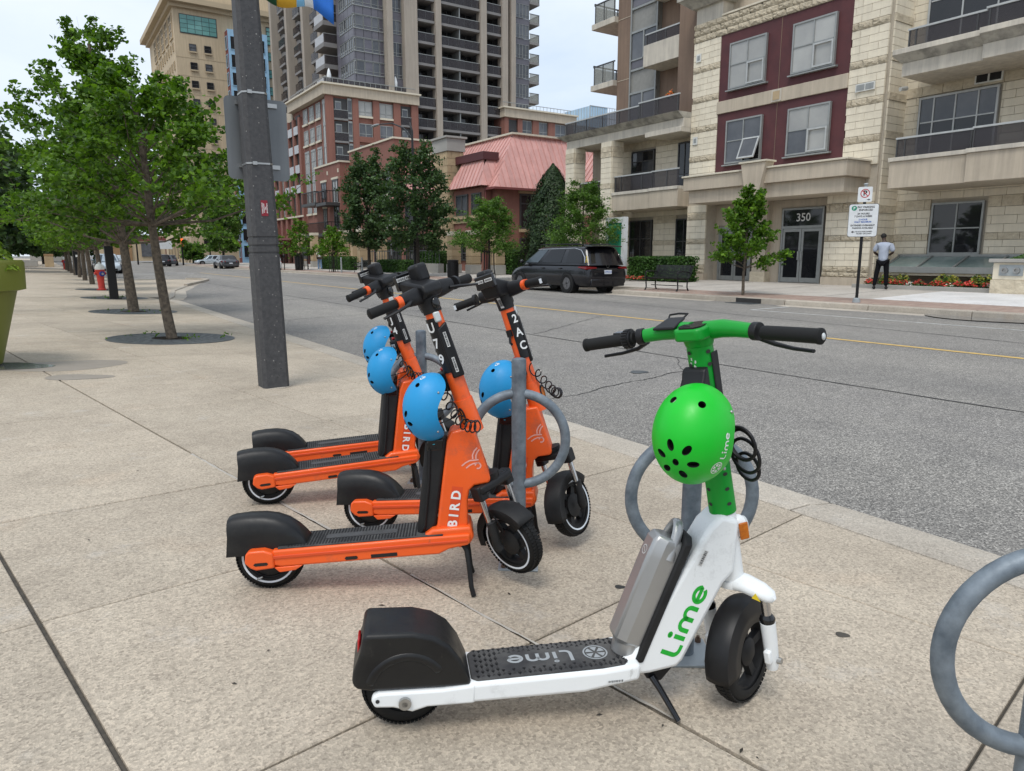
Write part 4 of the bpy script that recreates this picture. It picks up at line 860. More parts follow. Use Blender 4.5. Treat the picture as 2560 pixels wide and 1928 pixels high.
    mb = MB(S); mb.bx(-.072,-.010,.0,.058,1.040,1.112); mb.obj('camera_box', 'black_plastic', hd, 30, .014, 3)
    mb = MB(S); mb.tube([(0,-.02,1.0),(.012,-.07,1.0),(.004,-.125,1.0)], [.022,.020,.016], 12, flat=1.6); mb.tube([(0,.02,1.0),(.012,.07,1.0),(.004,.125,1.0)], [.022,.020,.016], 12, flat=1.6); hb = mb.obj('handlebar', 'black_plastic', hd, 50)
    for sy in (-1,1):
        a, b = Vector((.002,sy*.122,1.0)), Vector((-.030,sy*.250,.995))
        if sy < 0: mb = MB(S); mb.tube([a,a.lerp(b,.16)], .0225, 16); mb.obj('grip_ring', 'bird_orange', hb, 50)
        mb = MB(S); mb.tube([a.lerp(b,.17),a.lerp(b,.2),a.lerp(b,.9),b,b+(b-a)*.03], [.016,.0185,.0185,.0195,.014], 16); g = mb.obj('grip', 'rubber', hb, 50)
        e = a.lerp(b,.93); mb = MB(S); mb.bx(e.x-.021,e.x-.019,e.y-.006,e.y+.006,e.z-.010,e.z+.010); mb.obj('bar_end_light', 'led', g, 0)
        mb = MB(S); mb.tube([(.022,sy*.10,.99),(.048,sy*.135,.982),(.044,sy*.18,.974),(.024,sy*.235,.966)], [.011,.009,.0075,.0075], 9, flat=.7); mb.obj('brake_lever', 'black_plastic', hb, 50)
    mb = MB(S); mb.tube([(.0,.142,1.0),(-.004,.156,1.0)], .026, 18); mb.obj('bell', 'black_plastic', hb, 40)
    # helmet lock box and coil
    mb = MB(S); mb.bx(-.078,-.030,-.024,.024,.615,.695); lk = mb.obj('helmet_lock', 'black_plastic', st, 30, .008)
    mb = MB(S); mb.ell((-.060,0,.702),(.009,.010,.008),8,6); mb.obj('lock_button', 'red_lens', lk, 60)
    barcode('qr_label', lk, S @ Vector((-.055,-.0245,.655)), R3 @ Vector((0,0,1)), R3 @ Vector((-1,0,0)), .040, .022, seed=9, bars=8)
    mb = MB(S); pts = []
    for k in range(120):
        u = k/119; a = u*2*PI*8; c = Vector((-.03+.14*u+.0, -.055-.02*math.sin(u*PI), .64-.16*u-.05*math.sin(u*PI))); pts.append(c+Vector((math.cos(a)*.004, math.sin(a)*.022, math.cos(a)*.022)))
    mb.tube(pts, .0032, 5); mb.obj('coil_cable', 'black_gloss', lk, 60)
    return t, S
BIRD = [('U79', 'orange scooter marked U79, nearest of the orange ones, front wheel turned toward camera', (.664,2.713), -29.1, -48),
        ('2AC', 'orange scooter marked 2AC standing beyond the ring rack', (1.232,3.076), -39.0, 62),
        ('4J4', 'orange scooter marked 4J4, behind the nearest orange scooter', (.924,3.724), -17.1, -46),
        ('1P0', 'rearmost orange scooter, mostly hidden behind the one marked 4J4', (1.10,4.14), -19.0, -40)]
hb0, _ = helmet('helmet_blue', 'helmet', 'blue helmet hung on the nearest orange scooter', 'blue helmets on the orange scooters')
q = ribbon([(arc(0,0,.05,20,330,12),),([(-.06,.07),(.0,.11),(.07,.06)],),([(.09,.0),(.14,.05)],)], .03, lambda p: _(rad(165)+p[0]*1.1, rad(62)+p[1]*1.1, 1.004)); q.obj('emblem', 'logo_white', hb0, 0)
HL = ['blue helmet hung on the nearest orange scooter', 'blue helmet behind the ring rack on the scooter marked 2AC', 'blue helmet on the scooter marked 4J4, left of the nearest blue helmet', 'rearmost blue helmet, its top just showing behind another']
for i, (code, lab, loc, hd, stx) in enumerate(BIRD):
    t, S = build_bird(code, lab, (loc[0],loc[1],SL*loc[0]), hd, stx, i >= 2, -112 if i == 1 else -84, 25 if i == 1 else 58); bpy.context.view_layer.update()
    h = hb0 if i == 0 else copy_tree(hb0); h['label'] = HL[i]
    s0 = t.matrix_world @ (S @ Vector((0,0,(.548,.548,.510,.595)[i]))); sp = s0-imR*(.130,.132,.142,.145)[i]+Vector((-s0.x,-s0.y,0)).normalized()*.035
    f2 = Vector((math.cos(rad(hd)),math.sin(rad(hd)),0)); tc_ = Vector((-sp.x,-sp.y,0)).normalized()
    place_axes(h, sp, Vector((0,0,-1))-f2*.10, -imR*.93+tc_*.36+Vector((0,0,.10)))
    h.scale = (1.0,.94,.86)
# ---- ring racks
def rack(label, loc, yaw, cz=.56):
    t = thing('bicycle_rack', label, 'bike rack', (loc[0],loc[1],SL*loc[0]), rotz=rad(yaw), group='post and ring bicycle racks')
    mb = MB(); mb.cyl((0,0,.008),(0,0,.86), .0305, n=22); mb.lathe([(.0305,.86),(.0305,.895),(.029,.902),(.02,.906),(0,.907)], 22); mb.obj('post', 'galv', t, 40)
    mb = MB(); mb.tube([(.197*math.cos(2*PI*k/48), 0, cz+.197*math.sin(2*PI*k/48)) for k in range(48)], .0205, 14, closed=True); mb.obj('ring', 'galv', t, 60)
    mb = MB(); mb.bx(-.085,.085,-.085,.085,.0,.010); pl = mb.obj('base_plate', 'galv_pale', t, 30, .003)
    for sx in (-1,1):
        for sy in (-1,1): mb = MB(); mb.cyl((sx*.062,sy*.062,.010),(sx*.062,sy*.062,.022), .011, n=6); mb.cyl((sx*.062,sy*.062,.02),(sx*.062,sy*.062,.032), .006, n=8); mb.obj('anchor_bolt', 'bolt', pl, 20)
    return t
rack('galvanised ring rack directly behind the white scooter', (1.70,1.52), -33)
rack('galvanised ring rack between the orange scooters, post in front of 2AC', (1.63,2.42), -36)
rack('galvanised ring rack half hidden behind the two rear orange scooters', (1.82,3.72), -38)
rack('galvanised ring rack cut off at the right edge of the picture', (1.580,.485), -36, .535).scale = (1.04,1.04,1.04)
# ---------------------------------------------------------------- stone apartment block across the road
b350 = thing('apartment_building', 'pale stone apartment building numbered 350 with dark red panels and entrance canopy', 'building', (24,18,.2))
OFF = Vector((24,18,.2))
def P(mb, name, mat, par=None, bev=0, smooth=30, seg=2, off=OFF, **kw):
    """world-coordinate builder -> child of a building whose empty sits at off (parts of parts keep world coords too)"""
    root = par if par is not None else b350
    mb.v = [(x-off.x, y-off.y, z-off.z) for x,y,z in mb.v]; return mb.obj(name, mat, root, smooth, bev, seg, **kw)
def bxo(name, mat, x0,x1,y0,y1,z0,z1, par=None, bev=0, off=OFF, **kw):
    mb = MB(); mb.bx(x0,x1,y0,y1,z0,z1); return P(mb, name, mat, par, bev, off=off, **kw)
# masonry blocks: shared unit meshes, one object each (the 300 that show largest), remainder joined
um = MB(); um.bx(-.5,.5,-.5,.5,-.5,.5); unit_smooth = um.mesh('stone_block', 'stone_smooth', 0)
def rock_mesh(seed):
    q = random.Random(seed); n, m = 7, 4; mb = MB(); vs = []; fs = []
    for i in range(n+1):
        for j in range(m+1):
            e = min(i,n-i,1)*min(j,m-j,1); vs.append((-.5-(.0 if e == 0 else .25+q.uniform(0,.75)), -.5+i/n, -.5+j/m))
    for i in range(n):
        for j in range(m): fs.append((i*(m+1)+j,(i+1)*(m+1)+j,(i+1)*(m+1)+j+1,i*(m+1)+j+1))
    mb.add(vs, fs); mb.bx(-.5,.5,-.5,.5,-.5,.5); return mb.mesh('rock_faced_block', 'stone_rock', 0)
rocks = [rock_mesh(k) for k in range(5)]
NB = 0; REST = MB()
def courses(par, x, y0, y1, zs, rock, depth=.06, axis='y', bw=.6, skip=None, side=-1):
    """lay courses on a face: axis 'y' -> face looks to -x at X=x ; axis 'x' -> face looks to -y at Y=x, running x from y0 to y1"""
    global NB
    for r, (z0, z1) in enumerate(zs):
        isr = r in rock; w0 = bw*(.9 if isr else 1); u = y0-(w0*.5 if r % 2 else 0)*1.0
        while u < y1-1e-3:
            a, b = max(u,y0), min(u+w0*(1+.12*math.sin(u*7+r*3)),y1); u = u+w0*(1+.12*math.sin(u*7+r*3))
            if b-a < .05: continue
            if skip:
                parts = [(a,b)]
                for (sy0,sy1,sz0,sz1) in skip:
                    if z0 < sz1-.02 and z1 > sz0+.02:
                        nw = []
                        for (p,q) in parts:
                            if q <= sy0 or p >= sy1: nw.append((p,q)); continue
                            if p < sy0-.04: nw.append((p,sy0))
                            if q > sy1+.04: nw.append((sy1,q))
                        parts = nw
            else: parts = [(a,b)]
            for (p,q) in parts:
                g = .006; c = Vector((x+.5*depth*(-1 if axis == 'y' else 0), (p+q)/2, (z0+z1)/2)); sc = (depth, q-p-g*2, z1-z0-g*2); rot = (0,0,0)
                if axis == 'x': c = Vector(((p+q)/2, x-.5*depth, (z0+z1)/2)); rot = (0,0,PI/2)
                if NB < 300: link('rock_faced_block' if isr else 'stone_block', rnd.choice(rocks) if isr else unit_smooth, par, c-OFF, sc, rot); NB += 1
                else:
                    if axis == 'y': REST.cur = 1 if isr else 0; REST.bx(x-depth*(1.5 if isr else 1),x,p+g,q-g,z0+g,z1-g)
                    else: REST.cur = 1 if isr else 0; REST.bx(p+g,q-g,x-depth*(1.5 if isr else 1),x,z0+g,z1-g)
def rows(z0, z1, h=.243):
    n = max(1,round((z1-z0)/h)); return [(z0+(z1-z0)*k/n, z0+(z1-z0)*(k+1)/n) for k in range(n)]
# core
core = MB(); core.bx(24.62,40,14.02,22.4,.2,13.4); core.bx(25.28,40,2,14.02,.2,13.4); core.bx(25.1,40,22.4,30.3,.2,7.0); P(core, 'core_wall', 'stucco', kind='stuff')
# --- piers
pl = bxo('pier', 'mortar', 24.0,24.7,21.0,22.42,3.4,10.66)
pr = bxo('pier', 'mortar', 24.0,24.7,14.0,15.3,3.4,13.4)
def band_rows(z0, z1, first):      # five-course rhythm, one rock-faced
    r = rows(z0,z1); rk = [i for i,(a,b) in enumerate(r) if any(abs((a+b)/2-z) < .13 for z in first)]; return r, rk
RZ = [5.22,6.42,7.63,8.95,10.15,11.35,12.6,9.99+.12,10.35,10.55]
r, rk = band_rows(4.45,9.95,[5.22,6.42,7.63,8.95]); courses(pl, 24.0, 21.0, 22.42, r, rk)
r, rk = band_rows(4.30,12.9,[5.22,6.42,7.63,8.95,10.15,11.35,12.55]); courses(pr, 24.0, 14.0, 15.3, r, rk)
lowrows = [(.50,.68),(.68,.88)]+rows(.88,1.75)+[(1.75,1.97)]+rows(1.97,2.76)+[(2.76,3.08)]+rows(3.08,3.38)
lowrk = [0,1,2+len(rows(.88,1.75)),3+len(rows(.88,1.75))+len(rows(1.97,2.76))]
pl2 = bxo('pier', 'mortar', 24.0,24.7,21.35,22.42,.2,3.4); pr2 = bxo('pier', 'mortar', 24.0,24.7,14.0,15.75,.2,3.4)
courses(pl2, 24.0, 21.35, 22.42, lowrows, lowrk); courses(pr2, 24.0, 14.0, 15.75, lowrows, lowrk)
for y0,y1 in ((21.33,22.45),(13.97,15.77)): bxo('plinth', 'stucco', 23.90,24.2,y0,y1,.18,.495, bev=.01)
# parapet of rock-faced stone with cap
par_ = bxo('parapet', 'mortar', 24.0,24.6,15.3,22.42,9.96,10.68); courses(par_, 24.0, 15.3, 22.42, rows(9.96,10.68), [0,1,2], .07)
bxo('parapet_cap', 'cap_cream', 23.88,24.62,15.3,20.98,10.685,10.76, bev=.01)
cp = MB(); cp.bx(24.0,25.0,21.02,22.40,10.69,11.30); P(cp, 'pier_head', 'stucco_pale')
mb = MB(); mb.hexa([(23.85,20.9,11.3),(25,20.9,11.3),(25,22.55,11.3),(23.85,22.55,11.3),(23.45,20.5,11.62),(25,20.5,11.62),(25,22.95,11.62),(23.45,22.95,11.62)]); mb.bx(23.4,25,20.45,23.0,11.622,11.85); P(mb, 'pier_cornice', 'conc_weather')
bxo('terrace_glass', 'glass_dark', 25.3,25.4,15.3,21,10.8,13.4)
for y in (16.2,17.6,19.0,20.4): bxo('terrace_mullion', 'metal_frame', 25.22,25.29,y,y+.07,10.8,13.4)
# red panels, string band, plaque
rp = [bxo('red_panel', 'dark_red', 23.965,24.6,15.31,20.99,z0,z1) for z0,z1 in ((4.62,6.94),(7.43,9.95))]
for z0,z1 in ((4.66,6.94),(7.44,9.94)): bxo('panel_joint', 'stucco_brown', 23.955,23.966,18.135,18.155,z0,z1)
bxo('string_band', 'stucco', 23.90,24.6,15.30,21.03,6.945,7.425, bev=.012)
pq = bxo('plaque', 'stucco_pale', 23.86,23.9,17.93,18.36,6.965,7.405); bxo('plaque_tile', 'tan_stone', 23.845,23.861,18.0,18.29,7.03,7.34, pq)
def window(name, x, y0, y1, z0, z1, glass, par=None, cols=(.5,), rws=(.52,), fr=.06, rec=.05, frame='metal_frame', sill=True, skip=(), off=OFF):
    """framed window on a face looking to -x : frame, panes, sill"""
    w, h = y1-y0, z1-z0; mb = MB(); xf, xb = x-rec-.05, x-rec+.06
    mb.bx(xf,xb,y0,y0+fr,z0,z1); mb.bx(xf,xb,y1-fr,y1,z0,z1); mb.bx(xf,xb,y0+fr,y1-fr,z0,z0+fr); mb.bx(xf,xb,y0+fr,y1-fr,z1-fr,z1)
    ys = [y0+fr]+[y0+w*c for c in cols]+[y1-fr]; zs = [z0+fr]+[z0+h*c for c in rws]+[z1-fr]
    for c in cols: mb.bx(xf+.005,xb,y0+w*c-.022,y0+w*c+.022,z0+fr,z1-fr)
    for i,c in enumerate(rws):
        for k in range(len(ys)-1): mb.bx(xf+.008,xb,ys[k]+.022,ys[k+1]-.022,z0+h*c-.02,z0+h*c+.02)
    o = P(mb, name, frame, par, off=off)
    k = 0
    for i in range(len(ys)-1):
        for j in range(len(zs)-1):
            if (i,j) in skip: continue
            g = glass[k % len(glass)]; k += 1
            mb = MB(); mb.bx(xb-.075,xb-.06,ys[i],ys[i+1],zs[j],zs[j+1]); P(mb, 'pane', g, o, 0, 0, off=off)
    if sill: mb = MB(); mb.hexa([(x-.14,y0-.1,z0-.075),(x+.02,y0-.1,z0-.075),(x+.02,y1+.1,z0-.075),(x-.14,y1+.1,z0-.075),(x-.14,y0-.1,z0-.03),(x+.02,y0-.1,z0-.003),(x+.02,y1+.1,z0-.003),(x-.14,y1+.1,z0-.03)]); P(mb, 'sill', 'metal_frame', o, off=off)
    return o
w1 = window('window', 23.94, 18.72,20.45,7.80,9.53, ['glass_blind'])
w2 = window('window', 23.94, 15.85,17.58,7.80,9.53, ['glass_blind'])
w3 = window('window', 23.94, 18.72,20.45,4.92,6.60, ['glass_mid'], skip=((0,0),))
w4 = window('window', 23.94, 15.85,17.58,4.92,6.60, ['glass_blind','glass_blind','glass_mid'])
for wv, z0 in ((w1,7.80),(w2,7.80),(w4,4.92)):
    ya = 18.72 if wv is w1 else 15.85
    mb = MB(); a, b, c, d = ya+.05, ya+.84, z0+.05, z0+.86
    for q in ((a,b,c,c+.06),(a,b,d-.06,d),(a,a+.06,c+.06,d-.06),(b-.06,b,c+.06,d-.06)): mb.bx(23.80,23.835,q[0],q[1],q[2],q[3])
    P(mb, 'sash', 'frame_pale', wv)
mb = MB(); T = Matrix.Translation((23.86,0,5.80)) @ Matrix.Rotation(rad(22),4,'Y'); mb.M = T
for q in ((18.76,19.56,-.86,-.80),(18.76,19.56,-.06,0),(18.76,18.82,-.80,-.06),(19.50,19.56,-.80,-.06)): mb.bx(-.05,0,q[0],q[1],q[2],q[3])
os_ = P(mb, 'open_sash', 'frame_pale', w3); mb = MB(T); mb.bx(-.03,-.02,18.82,19.50,-.80,-.06); P(mb, 'pane', 'glass_mid', os_)
bxo('pane', 'glass_dark', 23.92,23.94,18.78,19.56,4.98,5.78, w3)
for y,z,x_ in ((22.12,9.35,23.93),(22.12,6.05,23.93)):
    v = bxo('wall_vent', 'off_white', x_-.03,x_,y-.13,y+.13,z-.16,z+.16); bxo('grille', 'metal_frame', x_-.036,x_-.031,y-.07,y+.07,z-.09,z+.09, v)
v = bxo('wall_vent', 'off_white', 23.88,23.93,14.30,14.98,6.72,6.98)
for y in (14.34,14.66): bxo('grille', 'metal_frame', 23.872,23.879,y,y+.28,6.76,6.94, v)
# canopy
mb = MB(); mb.bx(22.6,24.0,14.25,21.45,3.87,4.38); P(mb, 'canopy', 'stucco', bev=.01)
bxo('canopy_cap', 'cap_cream', 22.53,24.0,14.2,18.36,4.385,4.45, bev=.01); bxo('canopy_cap', 'cap_cream', 22.53,24.0,18.44+.0,21.5,4.385,4.45, bev=.01)
bxo('canopy_soffit', 'stucco', 22.78,24.3,14.42,21.28,3.36,3.868, bev=.01)
mb = MB(); mb.prism([(17.62,3.30),(18.12,3.30),(18.42,4.62),(17.32,4.62)], 22.42, 22.9, 'yz'); P(mb, 'keystone', 'stucco'); bxo('keystone_cap', 'cap_cream', 22.36,22.95,17.25,18.49,4.625,4.69, bev=.008)
# entrance
wallE = MB(); wallE.bx(24.56,24.62,15.75,16.14,.2,3.36); wallE.bx(24.56,24.62,16.14,18.06,3.08,3.36); wallE.bx(24.56,24.62,18.06,19.32,.2,3.36); wallE.bx(24.56,24.62,19.32,21.16,2.5,3.36); wallE.bx(24.56,24.62,21.16,21.35,.2,3.36); P(wallE, 'entrance_wall', 'stucco')
bxo('pilaster', 'stucco', 24.25,24.56,18.5,19.1,.2,3.36); bxo('pilaster_base', 'stone_rock', 24.2,24.57,18.44,19.16,.2,.62, bev=.02)
def door(y0, y1, z1, transom):
    d = MB(); x0, x1 = 24.50, 24.61
    d.bx(x0,x1,y0,y0+.07,.22,z1); d.bx(x0,x1,y1-.07,y1,.22,z1); d.bx(x0,x1,y0+.07,y1-.07,z1-.07,z1); d.bx(x0,x1,y0+.07,y1-.07,2.28,2.38)
    o = P(d, 'entrance_door', 'metal_frame'); m_ = (y0+y1)/2
    for a, b in ((y0+.08,m_-.01),(m_+.01,y1-.08)):
        l = MB(); l.bx(24.52,24.57,a,a+.09,.24,2.27); l.bx(24.52,24.57,b-.09,b,.24,2.27); l.bx(24.52,24.57,a+.09,b-.09,.24,.42); l.bx(24.52,24.57,a+.09,b-.09,2.16,2.27); lf = P(l, 'door_leaf', 'metal_frame', o)
        bxo('glass', 'glass_dark', 24.54,24.55,a+.09,b-.09,.42,2.16, lf)
    if transom: bxo('transom', 'glass_dark', 24.54,24.555,y0+.07,y1-.07,2.38,z1-.07, o)
    for s_ in (-1,1):
        mb = MB(); y = m_+s_*.07; mb.tube([(24.52,y,1.10),(24.45,y,1.10),(24.45,y,1.42),(24.52,y,1.42)], .016, 6); P(mb, 'pull_handle', 'frame_pale', o)
    return o
d1 = door(16.2,18.0,3.05,True); door(19.39,21.1,2.45,False)
text('house_number', '350', .42, 'sticker_white', Vector((24.53,17.08,2.68))-OFF, (0,-1,0), (0,0,1), d1, bold=.004)
# --- right wing
rw = bxo('wing_wall', 'mortar', 25.2,25.28,2,14.0,.2,13.4)
ret = bxo('return_wall', 'mortar', 24.06,25.28,13.94,14.0,.2,13.4)
skipR = [(10.95,13.45,3.6,6.46),(10.98,12.72,1.24,3.03),(6.5,9.2,3.6,6.46),(6.5,8.4,1.24,3.03),(6.5,13.4,7.6,10.2)]
lr = rows(.88,1.75)+[(1.75,1.97)]+rows(1.97,2.76)+[(2.76,3.10)]+rows(3.10,4.95)+[(4.95,5.22)]+rows(5.22,6.45)+[(6.45,6.75)]+rows(6.75,9.6)
rkk = [i for i,(a,b) in enumerate(lr) if (a,b) in ((1.75,1.97),(2.76,3.10),(4.95,5.22),(6.45,6.75))]
courses(rw, 25.2, 8.8, 13.93, lr, rkk, .05, skip=skipR, bw=.66)
r, rk = band_rows(.5,12.9,[.65,1.86,2.92,5.22,6.42,7.63,8.95,10.15,11.35]); courses(ret, 13.94, 24.07, 25.14, r, rk, .05, axis='x')
pd = window('patio_door', 25.16, 11.0,13.40,3.7,6.40, ['glass_dark','glass_mid'], cols=(.24,.52,.80), rws=(.70,), sill=False, frame='frame_pale')
window('window', 25.16, 11.05,12.65,1.30,2.97, ['glass_dark'], rws=(.50,), sill=False)
for a,b,c in ((12.15,12.6,12.35),(11.1,11.5,11.2)):
    mb = MB(); n = 8
    for k in range(n):
        u0, u1 = k/n, (k+1)/n; sgn = 1 if a > 12 else -1
        y0_ = a+(b-a)*u0; y1_ = a+(b-a)*u1; mb.add([(25.19,y0_,2.9),(25.18-.015*(k%2),y1_,2.9),(25.18-.015*(k%2),y1_+(.12*(1-u1) if sgn > 0 else -.1*u1),1.4),(25.19,y0_+(.12*(1-u0) if sgn > 0 else -.1*u0),1.4)], [(0,1,2,3)])
    P(mb, 'curtain', 'spandrel_grey')
window('upper_glazing', 25.16, 9.6,13.40,7.5,10.3, ['glass_dark','glass_mid'], cols=(.2,.45,.72), rws=(.66,), sill=False, frame='frame_pale')
def glassrail(par, x, y0, y1, z0, z1, posts, gl='rail_glass', side=None):
    rl = MB(); rl.bx(x-.03,x+.03,y0,y1,z1-.055,z1); o = P(rl, 'railing', 'frame_pale', par)
    for y in posts: bxo('rail_post', 'frame_dark', x-.02,x+.02,y-.02,y+.02,z0,z1-.056, o)
    bxo('glass_panel', gl, x-.006,x+.006,y0+.02,y1-.02,z0+.02,z1-.06, o); return o
lb = MB(); lb.bx(23.2,25.2,10.78,13.17,3.38,4.20); lb.bx(23.02,25.2,2,10.78,3.38,4.20); lbo = P(lb, 'balcony', 'stucco', bev=.01)
mb = MB(); mb.bx(23.14,23.5,10.8,13.2,4.205,4.33); mb.bx(22.96,23.5,2,10.8,4.205,4.33); P(mb, 'balcony_cap', 'stucco_pale', lbo, .01)
glassrail(lbo, 23.35, 10.8, 13.1, 4.33, 4.95, [13.05,12.8,10.85]); glassrail(lbo, 23.17, 4, 10.75, 4.33, 4.95, [10.7,8.9,7.2])
ub = MB(); ub.bx(23.3,25.2,10.7,13.1,6.78,7.18); ub.bx(23.1,25.2,2,10.7,6.78,7.18); ubo = P(ub, 'balcony', 'stucco_pale', bev=.01)
mb = MB(); mb.hexa([(23.28,10.7,7.182),(25,10.7,7.182),(25,13.12,7.182),(23.28,13.12,7.182),(23.0,10.7,7.40),(25,10.7,7.40),(25,13.3,7.40),(23.0,13.3,7.40)]); mb.hexa([(23.08,2,7.182),(25,2,7.182),(25,10.69,7.182),(23.08,10.69,7.182),(22.8,2,7.40),(25,2,7.40),(25,10.69,7.40),(22.8,10.69,7.40)]); P(mb, 'balcony_cornice', 'conc_weather', ubo)
mb = MB(); mb.bx(23.0,24,10.72,13.28,7.402,7.56); mb.bx(22.8,24,2,10.7,7.402,7.56); P(mb, 'balcony_cap', 'stucco_pale', ubo, .01)
glassrail(ubo, 23.3, 10.75, 13.0, 7.56, 8.16, [12.95,12.75,11.0]); glassrail(ubo, 23.1, 4, 10.7, 7.56, 8.16, [10.6,9.0])
v = bxo('wall_vent', 'off_white', 25.08,25.14,10.95,11.75,6.52,6.82)
for y in (11.0,11.38): bxo('grille', 'glass_dark', 25.072,25.079,y,y+.32,6.56,6.78, v)
mb = MB(); mb.cyl((24.2,13.6,6.62),(24.45,13.52,6.66), .07, n=10); P(mb, 'security_camera', 'off_white')
# skylight over the basement
sk = MB(); sk.prism([(24.1,.62),(25.19,.62),(25.19,1.22),(24.1,.80)], 4, 13.6, 'xz'); sko = P(sk, 'skylight', 'stone_smooth')
mb = MB(); mb.bx(24.0,24.2,4,13.7,.70,.90); P(mb, 'skylight_kerb', 'metal_frame', sko, .01); bxo('skylight_head', 'metal_frame', 25.05,25.2,4,13.62,1.225,1.30, sko)
for k in range(9):
    y = 13.55-k*1.12; mb = MB(); mb.hexa([(24.12,y-1.08,.82),(24.12,y,.82),(25.1,y,1.215),(25.1,y-1.08,1.215),(24.10,y-1.08,.84),(24.10,y,.84),(25.1,y,1.24),(25.1,y-1.08,1.24)]); P(mb, 'skylight_pane', 'skylight', sko)
    mb = MB(); mb.hexa([(24.08,y-.0,.85),(24.08,y+.06,.85),(25.12,y+.06,1.255),(25.12,y-.0,1.255),(24.08,y,.89),(24.08,y+.06,.89),(25.12,y+.06,1.29),(25.12,y,1.29)]); P(mb, 'glazing_bar', 'metal_frame', sko)
# --- left wing
lw = bxo('wing_wall', 'mortar', 25.0,25.1,22.42,28.4,.2,7.0)
skipL = [(25.5,27.15,.95,3.0),(23.0,24.0,.2,2.95),(25.5,27.15,4.4,6.25),(23.2,24.05,3.4,6.3)]
lrL = rows(.25,1.75)+[(1.75,1.97)]+rows(1.97,2.76)+[(2.76,3.10)]+rows(3.10,4.95)+[(4.95,5.22)]+rows(5.22,6.3)+[(6.3,6.75)]
courses(lw, 25.0, 22.42, 28.35, lrL, [i for i,(a,b) in enumerate(lrL) if (a,b) in ((1.75,1.97),(2.76,3.10),(4.95,5.22),(6.3,6.75))], .05, skip=skipL, bw=.66)
window('window', 24.97, 25.55,27.1,.98,2.95, ['glass_dark'], rws=(.55,), sill=False, frame='frame_dark'); window('window', 24.97, 25.55,27.1,4.45,6.22, ['glass_dark','glass_mid'], rws=(.45,.72), sill=False, frame='frame_dark')
window('glazed_door', 24.97, 23.0,23.98,.24,2.92, ['glass_dark'], rws=(.62,), sill=False, frame='frame_dark'); window('glazed_door', 24.97, 23.2,24.02,3.5,6.28, ['glass_mid','glass_dark'], rws=(.5,), sill=False, frame='frame_dark')
for y0,y1 in ((26.86,27.62),(29.72,30.42)):
    c = bxo('column', 'mortar', 23.42,24.1,y0,y1,.2,6.62)
    rr, rk = band_rows(.3,6.62,[.6,1.86,3.1,4.65,6.0,6.25]); courses(c, 23.42, y0, y1, rr, rk, .04, bw=.9); courses(c, y0, 23.42, 24.1, rr, rk, .04, axis='x', bw=.9)
b = MB(); b.bx(23.45,25.0,24.2,26.85,3.36,4.08); b.bx(23.32,25.0,22.43,24.2,3.36,4.08); b.bx(23.6,25.0,27.65,29.7,3.3,4.0); bo = P(b, 'balcony', 'stucco', bev=.01)
mb = MB(); mb.bx(23.40,23.7,24.22,26.84,4.085,4.22); mb.bx(23.27,23.7,22.43,24.2,4.085,4.22); P(mb, 'balcony_cap', 'stucco_pale', bo, .01)
glassrail(bo, 23.55, 24.2, 26.8, 4.22, 4.98, [26.7,26.3,24.9]); glassrail(bo, 23.42, 22.5, 24.15, 4.22, 4.98, [24.1,23.2]); glassrail(bo, 23.7, 27.7, 29.65, 4.0, 4.9, [28.6,29.6])
s = MB(); s.bx(23.5,25.2,22.43,30.5,6.63,7.02); s.bx(23.35,25.0,22.43,24.6,6.45,6.66); so_ = P(s, 'upper_slab', 'stucco_pale', bev=.01)
mb = MB(); mb.hexa([(23.45,22.43,7.025),(25,22.43,7.025),(25,30.6,7.025),(23.45,30.6,7.025),(23.12,22.43,7.26),(25,22.43,7.26),(25,30.9,7.26),(23.12,30.9,7.26)]); P(mb, 'slab_cornice', 'conc_weather', so_)
glassrail(so_, 23.4, 25.0, 30.5, 7.27, 7.92, [25.1,26.4,27.6,28.8,29.7,30.4]); glassrail(so_, 23.3, 22.5, 25.0, 7.27, 8.0, [22.6,23.8,24.9])
mb = MB(); mb.bx(23.5,25.5,30.45,30.5,7.27,7.9); P(mb, 'glass_panel', 'rail_glass_pale', so_)
# --- brown upper block
br = MB(); br.bx(26.0,36,24.0,29.58,7.02,16.5); P(br, 'brown_block', 'stucco_brown'); bxo('brown_joint', 'stucco', 25.985,26.0,26.5,29.55,10.06,10.09); bxo('brown_joint', 'stucco', 25.985,26.0,28.3,29.55,13.0,13.03)
bb = MB(); bb.bx(25.78,26.0,26.46,28.28,7.1,16.5); bay = P(bb, 'window_bay', 'spandrel_grey')
for z in (7.5,10.35,13.2):
    bxo('bay_rail', 'metal_frame', 25.70,25.78,26.44,28.30,z+1.66,z+1.76, bay); bxo('bay_rail', 'metal_frame', 25.70,25.78,26.44,28.30,z-.10,z, bay)
    for y0,y1 in ((26.52,27.34),(27.42,28.22)): bxo('pane', 'glass_mid', 25.74,25.778,y0,y1,z+.46,z+1.64, bay)
    bxo('pane', 'spandrel', 25.74,25.778,26.52,28.22,z+.03,z+.38, bay); bxo('bay_mullion', 'metal_frame', 25.70,25.778,27.34,27.42,z+.4,z+1.66, bay); bxo('bay_rail', 'metal_frame', 25.70,25.779,26.5,28.24,z+.385,z+.45, bay)
for y in (26.44,28.24): bxo('bay_mullion', 'metal_frame', 25.68,25.779,y,y+.07,7.1,16.5, bay)
